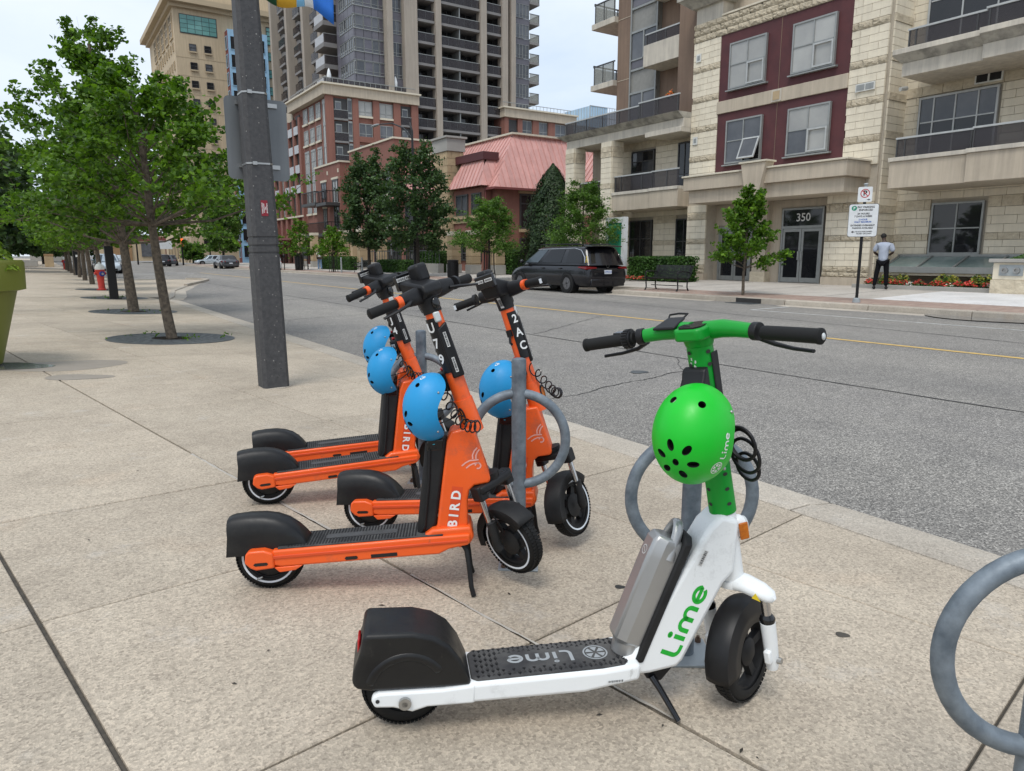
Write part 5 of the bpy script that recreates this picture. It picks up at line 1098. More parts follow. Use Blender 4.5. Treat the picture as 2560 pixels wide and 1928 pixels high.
for z in (9.95,13.0):
    m = MB(); m.bx(24.9,26.9,22.6,24.0,z,z+.0) if False else None
    o = bxo('balcony', 'stucco_pale', 24.75,26.0,22.75,26.35,z,z+.95, bev=.01); glassrail(o, 24.82, 22.8, 26.3, z+.95, z+1.45, [26.2,25.0])
    o = bxo('balcony', 'stucco_pale', 25.75,28.2,29.59,31.4,z-.05,z+.22)
    mb = MB(); mb.bx(25.82,25.88,29.6,31.3,z+1.12,z+1.18); mb.bx(25.82,28.1,31.24,31.3,z+1.181,z+1.24)
    for q in (29.7,30.5,31.2): mb.bx(25.83,25.87,q,q+.05,z+.22,z+1.119)
    for q in (26.6,27.4,28.0): mb.bx(q,q+.05,31.25,31.29,z+.22,z+1.18)
    r_ = P(mb, 'railing', 'frame_dark', o, kind='stuff'); bxo('glass_panel', 'rail_glass_pale', 25.845,25.855,29.65,31.2,z+.3,z+1.1, r_); bxo('glass_panel', 'rail_glass_pale', 25.9,28.05,31.268,31.274,z+.3,z+1.1, r_)
for z in (7.1,10.2,13.2): window('window', 25.99, 24.1,25.0,z,z+2.1, ['glass_mid','glass_dark'], rws=(.45,), sill=False, frame='frame_dark')
bl = MB(); bl.bx(24.65,30,22.42,24.0,7.02,16.5); P(bl, 'brown_block', 'stucco_brown')
P(REST, 'stone_courses', ['stone_smooth','stone_rock'], smooth=0, kind='stuff')
# ---------------------------------------------------------------- trees
def leaf_add(mb, p, n, s, kind, q):
    n = n.normalized(); a = n.orthogonal().normalized(); w = q.uniform(0,6.28); e = a*math.cos(w)+n.cross(a)*math.sin(w); f_ = n.cross(e)
    if kind == 'fan':
        pts = [p-e*s*.5]+[p+e*(s*.55*math.cos(t))+f_*(s*.62*math.sin(t))+n*(s*.10*abs(math.sin(t*1.4))) for t in (-1.15,-.45,.45,1.15)]
        mb.v.extend(tuple(x) for x in pts); b = len(mb.v)-5; mb.f.append((b,b+1,b+2,b+3,b+4)); mb.mi.append(0)
    else:
        k = .5 if kind == 'quad' else .26
        mb.v.extend(tuple(x) for x in (p-e*s*.6, p+f_*s*k+n*s*.06, p+e*s*.6-n*s*.05, p-f_*s*k)); b = len(mb.v)-4; mb.f.append((b,b+1,b+2,b+3)); mb.mi.append(0)
def grow(t, trunk, r0, r1, z0, z1, env, nl, ntw, nleaf, ls, lmat, bmat, seed, rise=.5, kind='quad', spread=.1, start=None, twl=.42, upb=.6, limb0=.35, nodes=0):
    """trunk polyline, limbs to the envelope, twigs on the limbs, leaves on the twigs"""
    q = random.Random(seed); T = [Vector(p) for p in trunk]
    def tp(z):
        for a, b in zip(T, T[1:]):
            if z <= b.z: return a.lerp(b, max(0,(z-a.z)/max(1e-6,b.z-a.z)))
        return T[-1].copy()
    mb = MB(); n = len(T); mb.tube(T, [r0+(r1-r0)*(i/(n-1)) for i in range(n)], 10)
    mb.obj('trunk', bmat, t, 60)
    lm = MB(); lv = MB(); tw = []
    for i in range(nl):
        u = (i+.5)/nl; zt = z0+(z1-z0)*u; az = i*2.399+q.uniform(-.35,.35); R = env(u)*q.uniform(.62,1.12)
        zs = (start if start is not None else z0)+(zt-z0)*(1-rise*.55)-R*rise*.55; zs = max(start if start is not None else z0*.8, min(zs, T[-1].z*.97)); p0 = tp(zs); p3 = tp(min(zt,T[-1].z))+Vector((math.cos(az)*R, math.sin(az)*R, q.uniform(-.12,.2)*R+max(0,zt-T[-1].z)))
        p1 = p0.lerp(p3,.35)+Vector((q.uniform(-.1,.1)*R,q.uniform(-.1,.1)*R,-.02*R)); p2 = p0.lerp(p3,.7)+Vector((q.uniform(-.12,.12)*R,q.uniform(-.12,.12)*R,.05*R))
        pts = [p0,p1,p2,p3]; rr = max(.006, r1*1.1*(R/ max(.1,env(.3)))*.6)
        lm.tube(pts, [rr,rr*.7,rr*.42,rr*.15], 5)
        for k in range(ntw):
            f_ = q.uniform(limb0,1.0); j = min(2,int(f_*3)); b = pts[j].lerp(pts[j+1], f_*3-j); d = Vector((math.cos(az+q.uniform(-1.3,1.3)), math.sin(az+q.uniform(-1.3,1.3)), q.uniform(-.35,.75)))
            e = b+d.normalized()*(env(u)*twl*q.uniform(.45,1.1)); tw.append((b,e))
            if k % 2 == 0: lm.tube([b,e], [rr*.25,rr*.08], 4)
    lm.obj('limbs', bmat, t, 60, kind='stuff')
    for k in range(nleaf):
        b, e = q.choice(tw); f_ = q.random()**.75 if not nodes else (q.randrange(nodes)+.7)/nodes; p = b.lerp(e, f_)+Vector((q.gauss(0,spread),q.gauss(0,spread),q.gauss(0,spread*.6)))
        leaf_add(lv, p, Vector((q.gauss(0,.55),q.gauss(0,.55),upb+q.gauss(0,.4))), ls*q.uniform(.65,1.2), kind, q)
    lv.obj('crown', lmat, t, 0)
def env_g(r, top=.30): return lambda u: r*(1-(abs(u-.30)/.70)**1.7*(1-top) if u > .30 else .72+.28*u/.30)
g1 = thing('ginkgo_tree', 'nearest young ginkgo tree on the left pavement, slender leaning trunk in a round grate', 'tree', (1.73,12.67,-.068), group='ginkgo trees along the left pavement')
grow(g1, [(0,0,0),(-.05,.06,.5),(-.10,.10,1.2),(-.14,.16,2.0),(-.14,.2,2.6),(-.18,.25,3.3),(-.25,.25,3.9)], .085, .035, 1.9, 4.2, lambda u: 2.0*(1-u)**.62+.2, 44, 9, 15000, .070, 'leaf_ginkgo', 'bark', 5, rise=.5, kind='fan', spread=.055, start=1.8, nodes=4)
g2 = thing('ginkgo_tree', 'second ginkgo tree from the camera, the tallest of the row', 'tree', (1.86,19.39,-.07), group='ginkgo trees along the left pavement')
grow(g2, [(0,0,0),(-.04,.05,.8),(-.08,.1,1.7),(-.15,.2,3.0),(-.25,.3,4.6),(-.35,.5,6.1)], .125, .04, 2.0, 6.9, lambda u: 2.3*(1-u)**.85+.3, 54, 9, 15500, .092, 'leaf_ginkgo', 'bark', 9, rise=.6, kind='fan', spread=.07, start=1.6, nodes=4)
g3 = thing('ginkgo_tree', 'third ginkgo tree from the camera, trunk behind the black bollard', 'tree', (2.0,26.1,-.075), group='ginkgo trees along the left pavement')
grow(g3, [(0,0,0),(-.03,.05,1.0),(-.08,.1,2.0),(-.12,.2,3.4),(-.15,.3,5.6)], .12, .04, 2.1, 5.9, lambda u: 2.1*(1-u)**.7+.3, 42, 9, 9500, .115, 'leaf_ginkgo', 'bark', 15, rise=.6, spread=.085, start=1.7, nodes=4)
GL = ['fourth ginkgo tree from the camera, beside the red hydrant', 'fifth ginkgo tree in the left row, past the hydrant', 'sixth ginkgo tree in the left row', 'seventh ginkgo tree in the left row', 'eighth ginkgo tree, just before the tall black post', 'ninth ginkgo tree, just past the tall black post', 'tenth ginkgo tree in the left row', 'last ginkgo tree far down the left row']
for k, lb in enumerate(GL):
    c = copy_tree(g3); y = 32.9+k*6.6; c.location = (2.12+.03*k, y, -.08); c.rotation_euler.z = k*1.3; s_ = .92+.10*((k*7)%3)/2; c.scale = (s_,s_,s_*.98); c['label'] = lb
# grates
gm = MB(); gm.lathe([(.30,-.004),(.30,.006),(.36,.006),(.36,.003),(.88,.003),(.88,.006),(.95,.006),(.95,-.004)], 64)
for ring_, nn in ((.44,18),(.55,22),(.66,26),(.77,32)):
    for k in range(nn):
        a = 2*PI*k/nn; d = Vector((math.cos(a),math.sin(a),0)); tv = Vector((-d.y,d.x,0)); c = d*ring_
        gm.hexa([c-d*.035-tv*.012+Vector((0,0,.0)),c+d*.035-tv*.012,c+d*.035+tv*.012,c-d*.035+tv*.012]+[c-d*.035-tv*.012+Vector((0,0,.0062)),c+d*.035-tv*.012+Vector((0,0,.0062)),c+d*.035+tv*.012+Vector((0,0,.0062)),c-d*.035+tv*.012+Vector((0,0,.0062))])
grate_me = gm.mesh('grate_ring', 'cast_iron', 30)
so_me = MB(); so_me.lathe([(0,.0015),(.305,.0015)], 32); soil_me = so_me.mesh('soil', 'soil', 0)
GR = [('round iron tree grate around the nearest ginkgo, weeds on it', 1.73,12.67), ('round iron tree grate around the second ginkgo', 1.86,19.39), ('round iron tree grate around the third ginkgo by the bollard', 2.0,26.1), ('round iron tree grate beside the red hydrant', 2.12,32.9)]
for lb, x, y in GR:
    t = thing('tree_grate', lb, 'tree grate', (x,y,SL*x+.003), rot=(0,rad(2.23),0), group='round tree grates'); link('grate_ring', grate_me, t); link('soil', soil_me, t)
wd = MB(); q = random.Random(3)
for (x,y) in ((1.73,12.67),(1.86,19.39),(2.0,26.1)):
    for k in range(36):
        a = q.uniform(0,6.28); r_ = q.choice((q.gauss(.33,.05),q.gauss(.8,.1))); p = Vector((x+math.cos(a)*r_, y+math.sin(a)*r_, SL*x+.02))
        if math.sin(a*2+x*9) < .1: continue
        for j in range(4): leaf_add(wd, p+Vector((q.gauss(0,.03),q.gauss(0,.03),q.uniform(0,.05))), Vector((q.gauss(0,1),q.gauss(0,1),.6)), .05, 'long', q)
wd.obj('weeds', 'leaf_maple', None, 0, kind='stuff', label='small weeds sprouting from the tree grates')
# ---------------------------------------------------------------- lamp post with sign back and banner
lp = thing('lamp_post', 'dark speckled concrete lamp post with steel bands on the near pavement', 'lamp post', (1.935,7.42,SL*1.935), rot=(0,rad(-.75),0))
def octo(h, c): return [(-h+c,-h),(h-c,-h),(h,-h+c),(h,h-c),(h-c,h),(-h+c,h),(-h,h-c),(-h,-h+c)]
def loft(mb, rings):
    n = len(rings[0]); vs = [p for r_ in rings for p in r_]; fs = [tuple(reversed(range(n))), tuple(range((len(rings)-1)*n, len(rings)*n))]
    for i in range(len(rings)-1):
        for k in range(n): fs.append((i*n+k,i*n+(k+1)%n,(i+1)*n+(k+1)%n,(i+1)*n+k))
    mb.add(vs, fs); return mb
Z = [(-.05,.1325)]; 
for zc in (1.36,1.43,1.51): Z += [(zc-.012,.1275),(zc-.009,.121),(zc+.009,.121),(zc+.012,.1275)]
Z += [(4.2,.104),(9.0,.085)]
mb = MB(); loft(mb, [[(x,y,z) for x,y in octo(h,.035)] for z,h in Z]); mb.obj('shaft', 'lamp_pole', lp, 25)
mb = MB(); mb.lathe([(.17,-.01),(.17,.006),(.10,.012)], 20); mb.obj('collar', 'concrete_kerb', lp, 30)
for zc in (2.21,2.86):
    mb = MB(); h = .127-(zc-1.52)*.0086; loft(mb, [[(x,y,zc+dz) for x,y in octo(h+.004,.035)] for dz in (-.008,.008)]); st = mb.obj('steel_band', 'steel', lp, 25)
    mb = MB(); mb.bx(-.075,-.035,-h-.018,-h-.004,zc-.016,zc+.016); mb.obj('buckle', 'steel', st, 30)
fy = -.1275
mb = MB(); mb.bx(-.028,.036,fy-.0012,fy+.004,1.715,1.865); sk_ = mb.obj('sticker', 'sticker_red', lp, 0)
for k, tx in enumerate(('AVALANCHE','THE','ARCHITECT','ANGO AMMO')): text('lettering', tx, .0155, 'sticker_white', (.028-k*.0150,fy-.0017,1.79), (0,0,-1), (1,0,0), sk_, bold=.0006, sx=1.05 if k != 1 else 1.0)
for zc, yy in ((3.98,.0),):
    mb = MB(); mb.tube([(.10,0,4.75),(.75,0,4.75)], .015, 8); mb.obj('banner_arm', 'iron_black', lp)
sg = thing('sign', 'blank grey back of a street sign strapped to the lamp post', 'sign', (1.965,7.58,2.395))
def rrect(w, h, r, n=4): return [p for cx, cy, a in ((w-r,-h+r,-90),(w-r,h-r,0),(-w+r,h-r,90),(-w+r,-h+r,180)) for p in arc(cx,cy,r,a,a+90,n)]
mb = MB(); mb.prism(rrect(.30,.39,.05), -.002, .002, 'xz'); mb.obj('sign_plate', 'sign_back', sg, 30)
for zc in (-.26,.33): mb = MB(); mb.bx(-.2,.2,-.028,-.003,zc-.02,zc+.02); mb.obj('bracket', 'steel', sg, 30)
bn = thing('banner', 'fluttering blue, white and yellow banner end at the top of the lamp post', 'banner', (2.05,7.42,3.30))
cols_ = [('ban_green',0,.15),('ban_yellow',.15,.32),('ban_lblue',.32,.40),('logo_white',.40,.50),('ban_blue',.50,.72)]
for m_, x0, x1 in cols_:
    mb = MB(); n = 10; vs = []; nz = 8
    for i in range(n+1):
        x = x0+(x1-x0)*i/n
        for j in range(nz+1):
            zb = .42-.20*x-.05*math.sin(x*9); z = zb+(1.3-zb)*j/nz; vs.append((x, .05*math.sin(x*11+z*2)+.03, z))
    mb.add(vs, [(i*(nz+1)+j,(i+1)*(nz+1)+j,(i+1)*(nz+1)+j+1,i*(nz+1)+j+1) for i in range(n) for j in range(nz)]); o = mb.obj('stripe', m_, bn, 60); md = o.modifiers.new('thick','SOLIDIFY'); md.thickness = .003
# ---------------------------------------------------------------- planter
pt = thing('planter', 'large lime-green round planter at the left edge', 'planter', (-.98,10.1,.04))
mb = MB(); mb.lathe([(.52,0),(.55,.0),(.77,.82),(.86,.84),(.87,1.14),(.85,1.17),(.80,1.17),(.79,1.05),(0,1.05)], 48); mb.obj('pot', 'planter_green', pt, 40)
mb = MB(); mb.lathe([(0,1.055),(.785,1.055)], 32); mb.obj('soil', 'soil', pt, 0)
pp = thing('bedding_plants', 'chartreuse and copper foliage filling the green planter', 'plant', (-1.02,10.1,1.1)); q = random.Random(8)
for nm, m_, cx, cy, rr, nn, hh in (('leaves','leaf_chart',.50,-.25,.36,480,.42),('leaves','leaf_copper',.05,-.45,.4,420,.25),('leaves','leaf_chart',-.4,.1,.4,300,.3),('leaves','flower_orange',.2,.2,.35,160,.28)):
    mb = MB()
    for k in range(nn):
        a = q.uniform(0,6.28); r_ = rr*math.sqrt(q.random()); h = hh*(1-(r_/rr)**2)*q.uniform(.5,1.1)+.02; leaf_add(mb, Vector((cx+math.cos(a)*r_, cy+math.sin(a)*r_, h)), Vector((math.cos(a)*.8,math.sin(a)*.8,.7+q.gauss(0,.3))), .10, 'long' if m_ == 'leaf_chart' else 'quad', q)
    mb.obj(nm, m_, pp, 0)
# ---------------------------------------------------------------- bollards, hydrants
def bollard(label, loc, w, h, lean=0):
    t = thing('bollard', label, 'bollard', loc, rot=(0,rad(lean),0)); mb = MB(); mb.bx(-w/2,w/2,-w/2,w/2,0,h); b = mb.obj('shaft', 'iron_black', t, 30, .012)
    mb = MB(); mb.bx(-w*.8,w*.8,-w*.8,w*.8,0,.03); mb.obj('foot', 'iron_black', t, 30, .008); return t
bollard('square black bollard beside the third ginkgo', (1.93,25.4,-.075), .24, 1.62, -1.2)
b2 = bollard('tall black square post farther down the left pavement', (2.42,58.2,-.09), .40, 3.1, -1.6)
mb = MB(); mb.bx(-.06,.06,-.206,-.2,1.25,1.40); mb.obj('label', 'sticker_white', b2, 0); mb = MB(); mb.bx(.02,.09,-.206,-.2,.75,1.15); mb.obj('label', 'sticker_white', b2, 0); mb = MB(); mb.cyl((0,-.206,2.75),(0,-.2,2.75), .08, n=16); mb.obj('emblem', 'ban_lblue', b2, 0)
def hydrant(label, loc, s_=1.0):
    t = thing('fire_hydrant', label, 'hydrant', loc, rotz=rad(20), group='red fire hydrants'); t.scale = (s_,s_,s_)
    mb = MB(); mb.lathe([(.17,0),(.17,.05),(.115,.06),(.105,.10),(.14,.60),(.165,.74),(.175,.76),(.175,.80),(0,.80)], 20); mb.obj('barrel', 'hydrant_red', t, 35)
    mb = MB(); mb.lathe([(.165,.80),(.17,.86),(.15,.95),(.09,1.02),(.04,1.04),(.035,1.09),(0,1.09)], 20); mb.obj('bonnet', 'off_white', t, 40)
    mb = MB(); mb.cyl((-.0,-.13,.64),(0,-.20,.64), .10, .10, 16); o = mb.obj('pumper_cap', 'hydrant_blue', t, 30, .01); mb = MB(); mb.cyl((0,-.20,.64),(0,-.225,.64), .05, .045, 8); mb.obj('cap_nut', 'steel', o, 20)
    for sx in (-1,1): mb = MB(); mb.cyl((sx*.12,0,.66),(sx*.21,0,.66), .06, .055, 12); mb.obj('hose_cap', 'hydrant_red', t, 30, .006)
    return t
hydrant('red fire hydrant with white top beside the fourth ginkgo', (2.05,32.3,-.08)); hydrant('distant red hydrant far down the left pavement', (2.35,84,-.09), 1.15)
# ---------------------------------------------------------------- people
def skin(name, vs, es, rs, mat, parent, sub=2):
    me = bpy.data.meshes.new(name); me.from_pydata(vs, es, []); o = bpy.data.objects.new(name, me); col.objects.link(o); o.parent = parent
    m = o.modifiers.new('skin','SKIN'); m.use_smooth_shade = True
    for i, r_ in enumerate(rs): d = me.skin_vertices[0].data[i]; d.radius = r_ if isinstance(r_, tuple) else (r_,r_); d.use_root = (i == 0)
    s_ = o.modifiers.new('sub','SUBSURF'); s_.levels = sub; s_.render_levels = sub; me.materials.append(MT[mat]); return o
man = thing('person', 'man seen from behind in grey shirt and black trousers by the flower bed', 'person', (22.6,12.75,.2), rotz=rad(22))
# local: faces +x, y left
skin('body', [(0,0,.95),(0,0,1.12),(.01,0,1.32),(.02,0,1.45),(.06,.03,1.56),(.09,.05,1.655),(.01,.20,1.40),(.02,.27,1.16),(.20,.16,1.06),(.28,.10,1.07),(.01,-.20,1.40),(.02,-.27,1.16),(.20,-.16,1.08),(.28,-.08,1.10),(0,.10,.90),(.0,.15,.50),(-.03,.19,.08),(0,-.10,.90),(.02,-.13,.50),(0,-.15,.08)],
     [(0,1),(1,2),(2,3),(3,4),(4,5),(3,6),(6,7),(7,8),(8,9),(3,10),(10,11),(11,12),(12,13),(0,14),(14,15),(15,16),(0,17),(17,18),(18,19)],
     [.10,.09,.09,.06,.050,.088,.036,.042,.035,.034,.036,.042,.035,.034,.08,.055,.038,.08,.055,.038], 'skin', man)
skin('shirt', [(0,0,.84),(0,0,1.0),(0,0,1.16),(0,0,1.30),(.01,0,1.42),(.0,.17,1.41),(.01,.235,1.30),(.015,.27,1.17),(.0,-.17,1.41),(.01,-.235,1.30),(.015,-.27,1.17)], [(0,1),(1,2),(2,3),(3,4),(4,5),(5,6),(6,7),(4,8),(8,9),(9,10)],
     [(.155,.155),(.150,.150),(.158,.158),(.172,.172),(.135,.135),.092,.085,.078,.092,.085,.078], 'shirt', man)
skin('trousers', [(0,0,.92),(0,.10,.84),(.0,.15,.50),(-.03,.19,.09),(0,-.10,.84),(.02,-.13,.50),(0,-.15,.09)], [(0,1),(1,2),(2,3),(0,4),(4,5),(5,6)], [.135,.10,.078,.062,.10,.078,.062], 'trousers', man)
mb = MB(); mb.ell((.085,.05,1.675),(.098,.085,.085),14,10); mb.obj('hair', 'hair', man, 60)
for x, y in ((0,.195),(.03,-.155)): mb = MB(); mb.ell((x+.03,y,.045),(.13,.05,.05),12,8); mb.obj('shoe', 'shoe', man, 60)
for sy in (-1,1):
    for k in range(5): mb = MB(); mb.tube([(.28,sy*.09+(k-2)*.012*1.0,1.085),(.33-.006*abs(k-2),sy*.085+(k-2)*.013,1.09),(.345-.01*abs(k-2),sy*.07+(k-2)*.012,1.11)], [.011,.0095,.008], 6); mb.obj('finger', 'skin', man, 60)
mb = MB(); mb.bx(.32,.33,-.04,.04,1.08,1.22); mb.obj('phone', 'black_gloss', man, 30, .004)
wo_ = thing('person', 'woman in white top and blue jeans walking on the far pavement', 'person', (18.9,56.5,.09), rotz=rad(80))
skin('body', [(0,0,.92),(0,0,1.10),(.01,0,1.28),(.02,0,1.40),(.03,0,1.48),(.04,0,1.57),(.01,.17,1.36),(.0,.21,1.10),(.08,.20,.90),(.01,-.17,1.36),(-.02,-.21,1.10),(.03,-.21,.88),(0,.08,.86),(.10,.09,.48),(.02,.09,.08),(0,-.08,.86),(.0,-.09,.48),(-.12,-.09,.10)],
     [(0,1),(1,2),(2,3),(3,4),(4,5),(3,6),(6,7),(7,8),(3,9),(9,10),(10,11),(0,12),(12,13),(13,14),(0,15),(15,16),(16,17)], [.11,.09,.10,.08,.045,.08,.042,.035,.028,.042,.035,.028,.075,.05,.035,.075,.05,.035], 'skin_dark', wo_)
skin('top', [(0,0,1.02),(0,0,1.14),(.0,0,1.28),(.01,0,1.38),(.0,.16,1.36),(.0,.19,1.22),(.0,-.16,1.36),(.0,-.19,1.22)], [(0,1),(1,2),(2,3),(3,4),(4,5),(3,6),(6,7)], [.125,.12,.13,.10,.06,.055,.06,.055], 'tee_white', wo_)
skin('jeans', [(0,0,.95),(0,.08,.82),(.10,.09,.48),(.02,.09,.10),(0,-.08,.82),(.0,-.09,.48),(-.12,-.09,.12)], [(0,1),(1,2),(2,3),(0,4),(4,5),(5,6)], [.13,.095,.08,.075,.095,.08,.075], 'jeans', wo_)
mb = MB(); mb.ell((-.01,0,1.62),(.13,.12,.12),14,10); mb.ell((-.05,0,1.50),(.09,.10,.12),12,8); mb.obj('hair', 'hair', wo_, 60)
for x, y in ((.06,.09),(-.08,-.09)): mb = MB(); mb.ell((x,y,.04),(.12,.045,.045),12,8); mb.obj('shoe', 'off_white', wo_, 60)
mb = MB(); mb.ell((-.06,.19,1.0),(.10,.06,.12),10,8); mb.obj('handbag', 'iron_black', wo_, 60)
# ---------------------------------------------------------------- vehicles
KIND = {  # windscreen base/top, roof rear, rear-glass base (fractions of length from the middle), belt, bonnet, deck heights (of H)
 'van':   dict(wb=.345, wt=.12, rt=-.425, rb=-.493, belt=.60, hood=.555, nose=.44, deck=.60, wsF=.315, wsR=-.278, r=.355),
 'sedan': dict(wb=.20, wt=.05, rt=-.17, rb=-.335, belt=.64, hood=.60, nose=.46, deck=.66, wsF=.30, wsR=-.285, r=.33),
 'hatch': dict(wb=.22, wt=.07, rt=-.36, rb=-.46, belt=.61, hood=.57, nose=.44, deck=.62, wsF=.31, wsR=-.30, r=.32),
 'suv':   dict(wb=.23, wt=.08, rt=-.41, rb=-.475, belt=.62, hood=.59, nose=.46, deck=.62, wsF=.31, wsR=-.29, r=.36)}
def car(label, loc, head, L, W, H, kind, paint, glass='car_glass', lit=False, wins=((.0,.34),(.37,.68),(.71,.97)), cat='car', name='parked_car', group=None):
    t = thing(name, label, cat, loc, rotz=rad(head), group=group); k = KIND[kind]; w = W/2; gz_ = .20
    belt, hood, nose, deck = k['belt']*H, k['hood']*H, k['nose']*H, k['deck']*H
    st = [(-.5,.30*H,deck*.72,.84),(-.492,gz_+.04,deck*.86,.93),(-.475,gz_,deck,.975),(-.30,gz_-.02,max(deck,belt),1.0),(-.05,gz_-.02,belt,1.0),(k['wb']-.06,gz_-.02,belt*.985,1.0),(k['wb'],gz_,hood*1.0,.985),(.40,gz_,(hood+nose)*.52,.96),(.465,gz_+.02,nose*1.03,.90),(.49,gz_+.06,nose*.94,.82),(.5,.30*H,nose*.80,.72)]
    rings = []
    for x, z0, z1, f_ in st:
        h = z1-z0; half = [(w*f_*.86,z0),(w*f_*.975,z0+h*.16),(w*f_,z0+h*.42),(w*f_*.985,z0+h*.74),(w*f_*.94,z0+h*.95),(w*f_*.84,z1)]
        rings.append([(x*L,-y,z) for y,z in half]+[(x*L,y,z) for y,z in reversed(half)])
    mb = MB(); loft(mb, rings); body = mb.obj('body', paint, t, 40); m = body.modifiers.new('sub','SUBSURF'); m.levels = 1; m.render_levels = 1
    # cabin
    wt, wb, rt, rb = k['wt']*L, k['wb']*L, k['rt']*L, k['rb']*L; zb, zt = belt-.03, H-.035
    def cab(f_, yy, t_):   # f_ 0 rear..1 front at height t_
        e = t_; return Vector((rb+(rt-rb)*e+f_*((wb+(wt-wb)*e)-(rb+(rt-rb)*e)), yy*(w*(.93-.17*e**1.3)), zb+(zt-zb)*e*(1-.055*abs(2*f_-1)**2.2)))
    lev = [0,.3,.62,.86,.96,1.0]; rg = []
    for e in lev:
        sh = 1.0 if e < .9 else (.93 if e < .99 else .80); fs_ = [(0,-1),(.5,-1),(1,-1),(1,1),(.5,1),(0,1)]
        ring = []
        for f_, y in ((-.012,0),(0.0,-.80),(.03,-.97),(.12,-1),(.3,-1),(.5,-1),(.7,-1),(.88,-1),(.97,-.96),(1.0,-.80),(1.015,0),(1.0,.80),(.97,.96),(.88,1),(.7,1),(.5,1),(.3,1),(.12,1),(.03,.97),(0.0,.80)):
            ff = .5+(f_-.5)*(1 if e < .99 else .96); ring.append(cab(ff, y*sh, min(e,1.0)))
        rg.append(ring)
    mb = MB(); loft(mb, rg); mb.obj('cabin', paint, t, 60)
    def pane(nm, pts, mat):
        c = sum(pts, Vector())/len(pts); n = (pts[1]-pts[0]).cross(pts[2]-pts[0]).normalized()
        if n.dot(c-Vector((0,0,H*.6))) < 0: n = -n
        mb = MB(); N = len(pts); mb.add([p+n*.012 for p in pts]+[p-n*.01 for p in pts], [tuple(range(N))]+[(i,(i+1)%N,N+(i+1)%N,N+i) for i in range(N)]); return mb.obj(nm, mat, t, 30)
    for sy in (-1,1):
        for a, b in wins: pane('side_window', [cab(a+.03,sy,.12),cab(b,sy,.12),cab(b-(.03 if b > .9 else 0),sy,.82),cab(a+.03,sy,.82)], glass if b < .9 else ('car_glass_blue' if glass == 'car_glass' else glass))
    pane('windscreen', [cab(1,-.8,.08),cab(1,.8,.08),cab(1,.76,.86),cab(1,-.76,.86)], 'car_glass_blue'); pane('rear_window', [cab(0,.8,.10),cab(0,-.8,.10),cab(0,-.74,.88),cab(0,.74,.88)], glass)
    # wheels
    for fx in (k['wsF'],k['wsR']):
        for sy in (-1,1):
            x = fx*L; r_ = k['r']*1.0
            mb = MB(); mb.cyl((x,sy*(w*.70),r_),(x,sy*(w+.003),r_+.0), r_*1.12, r_*1.12, 22); mb.obj('wheel_arch', 'iron_black', t, 30)
            mb = MB(); mb.lathe([(r_*.62,-.10),(r_*.9,-.11),(r_,-.07),(r_,.07),(r_*.9,.11),(r_*.62,.10)], 26, (x,sy*(w-.085),r_), 'y', close=True); wl_ = mb.obj('wheel', 'rubber', t, 40)
            mb = MB(); yo = sy*(w-.085+.09*1.0) if True else 0
            mb.lathe([(0,0),(r_*.14,0),(r_*.14,-.03*sy),(r_*.6,-.03*sy),(r_*.64,0)], 20, (x,yo,r_), 'y')
            for q_ in range(5):
                a = 2*PI*q_/5; c, s_ = math.cos(a), math.sin(a); mb.hexa([Vector((x+c*rr-s_*ww, yo+yy, r_+s_*rr+c*ww)) for yy in (-.012,.012) for rr, ww in ((r_*.1,-.03),(r_*.62,-.022),(r_*.62,.022),(r_*.1,.03))])
            mb.obj('rim', 'wheel_grey', wl_, 30)
    for sy in (-1,1):
        mb = MB()
        if kind == 'van': mb.hexa([(-L*.487,sy*w*.985,belt*.83),(-L*.40,sy*w*1.006,belt*.885),(-L*.455,sy*w*.80,belt*.88),(-L*.498,sy*w*.52,belt*.86),(-L*.485,sy*w*.97,belt*.925),(-L*.40,sy*w*.995,belt*.925),(-L*.455,sy*w*.78,belt*.95),(-L*.494,sy*w*.50,belt*.91)])
        else: mb.hexa([(-L*.492,sy*w*.93,belt*.70),(-L*.44,sy*w*.99,belt*.74),(-L*.45,sy*w*.7,belt*.80),(-L*.502,sy*w*.55,belt*.74),(-L*.485,sy*w*.90,belt*.88),(-L*.44,sy*w*.965,belt*.90),(-L*.45,sy*w*.7,belt*.94),(-L*.494,sy*w*.55,belt*.88)])
        mb.obj('tail_light', 'tail_lit' if lit else 'tail_red', t, 30, .01)
        mb = MB(); mb.hexa([(L*.44,sy*w*.90,nose*.78),(L*.478,sy*w*.62,nose*.78),(L*.478,sy*w*.40,nose*.80),(L*.43,sy*w*.6,nose*.8),(L*.43,sy*w*.90,nose*.98),(L*.472,sy*w*.62,nose*.97),(L*.475,sy*w*.44,nose*.93),(L*.42,sy*w*.6,nose*.98)]); mb.obj('headlight', 'lens', t, 30, .01)
        mb = MB(); p = cab(.93,sy,.10); mb.ell((p.x-.02,sy*(w+.09),p.z+.06),(.07,.09,.07),10,6); mb.obj('door_mirror', paint, t, 60)
        for x in (.02*L,-.19*L): mb = MB(); mb.bx(x-.10,x+.10,sy*(w*.985)-.012,sy*(w*.985)+.018,belt*.845,belt*.88); mb.obj('door_handle', paint, t, 30, .006)
    mb = MB(); mb.bx(-L*.505,-L*.492,-.16,.16,H*.36,H*.435) if kind != 'van' else mb.bx(-L*.5035,-L*.492,-.16,.16,H*.405,H*.485); pl_ = mb.obj('licence_plate', 'plate', t, 20)
    mb = MB(); mb.bx(-L*.504,-L*.46,-w*.80,w*.80,.26,H*.30); mb.obj('rear_bumper', paint if kind != 'van' else 'paint_black', t, 30, .03)
    mb = MB(); mb.bx(L*.46,L*.496,-w*.62,w*.62,.26,nose*.66); mb.obj('grille', 'iron_black', t, 30, .02)
    return t, pl_, cab
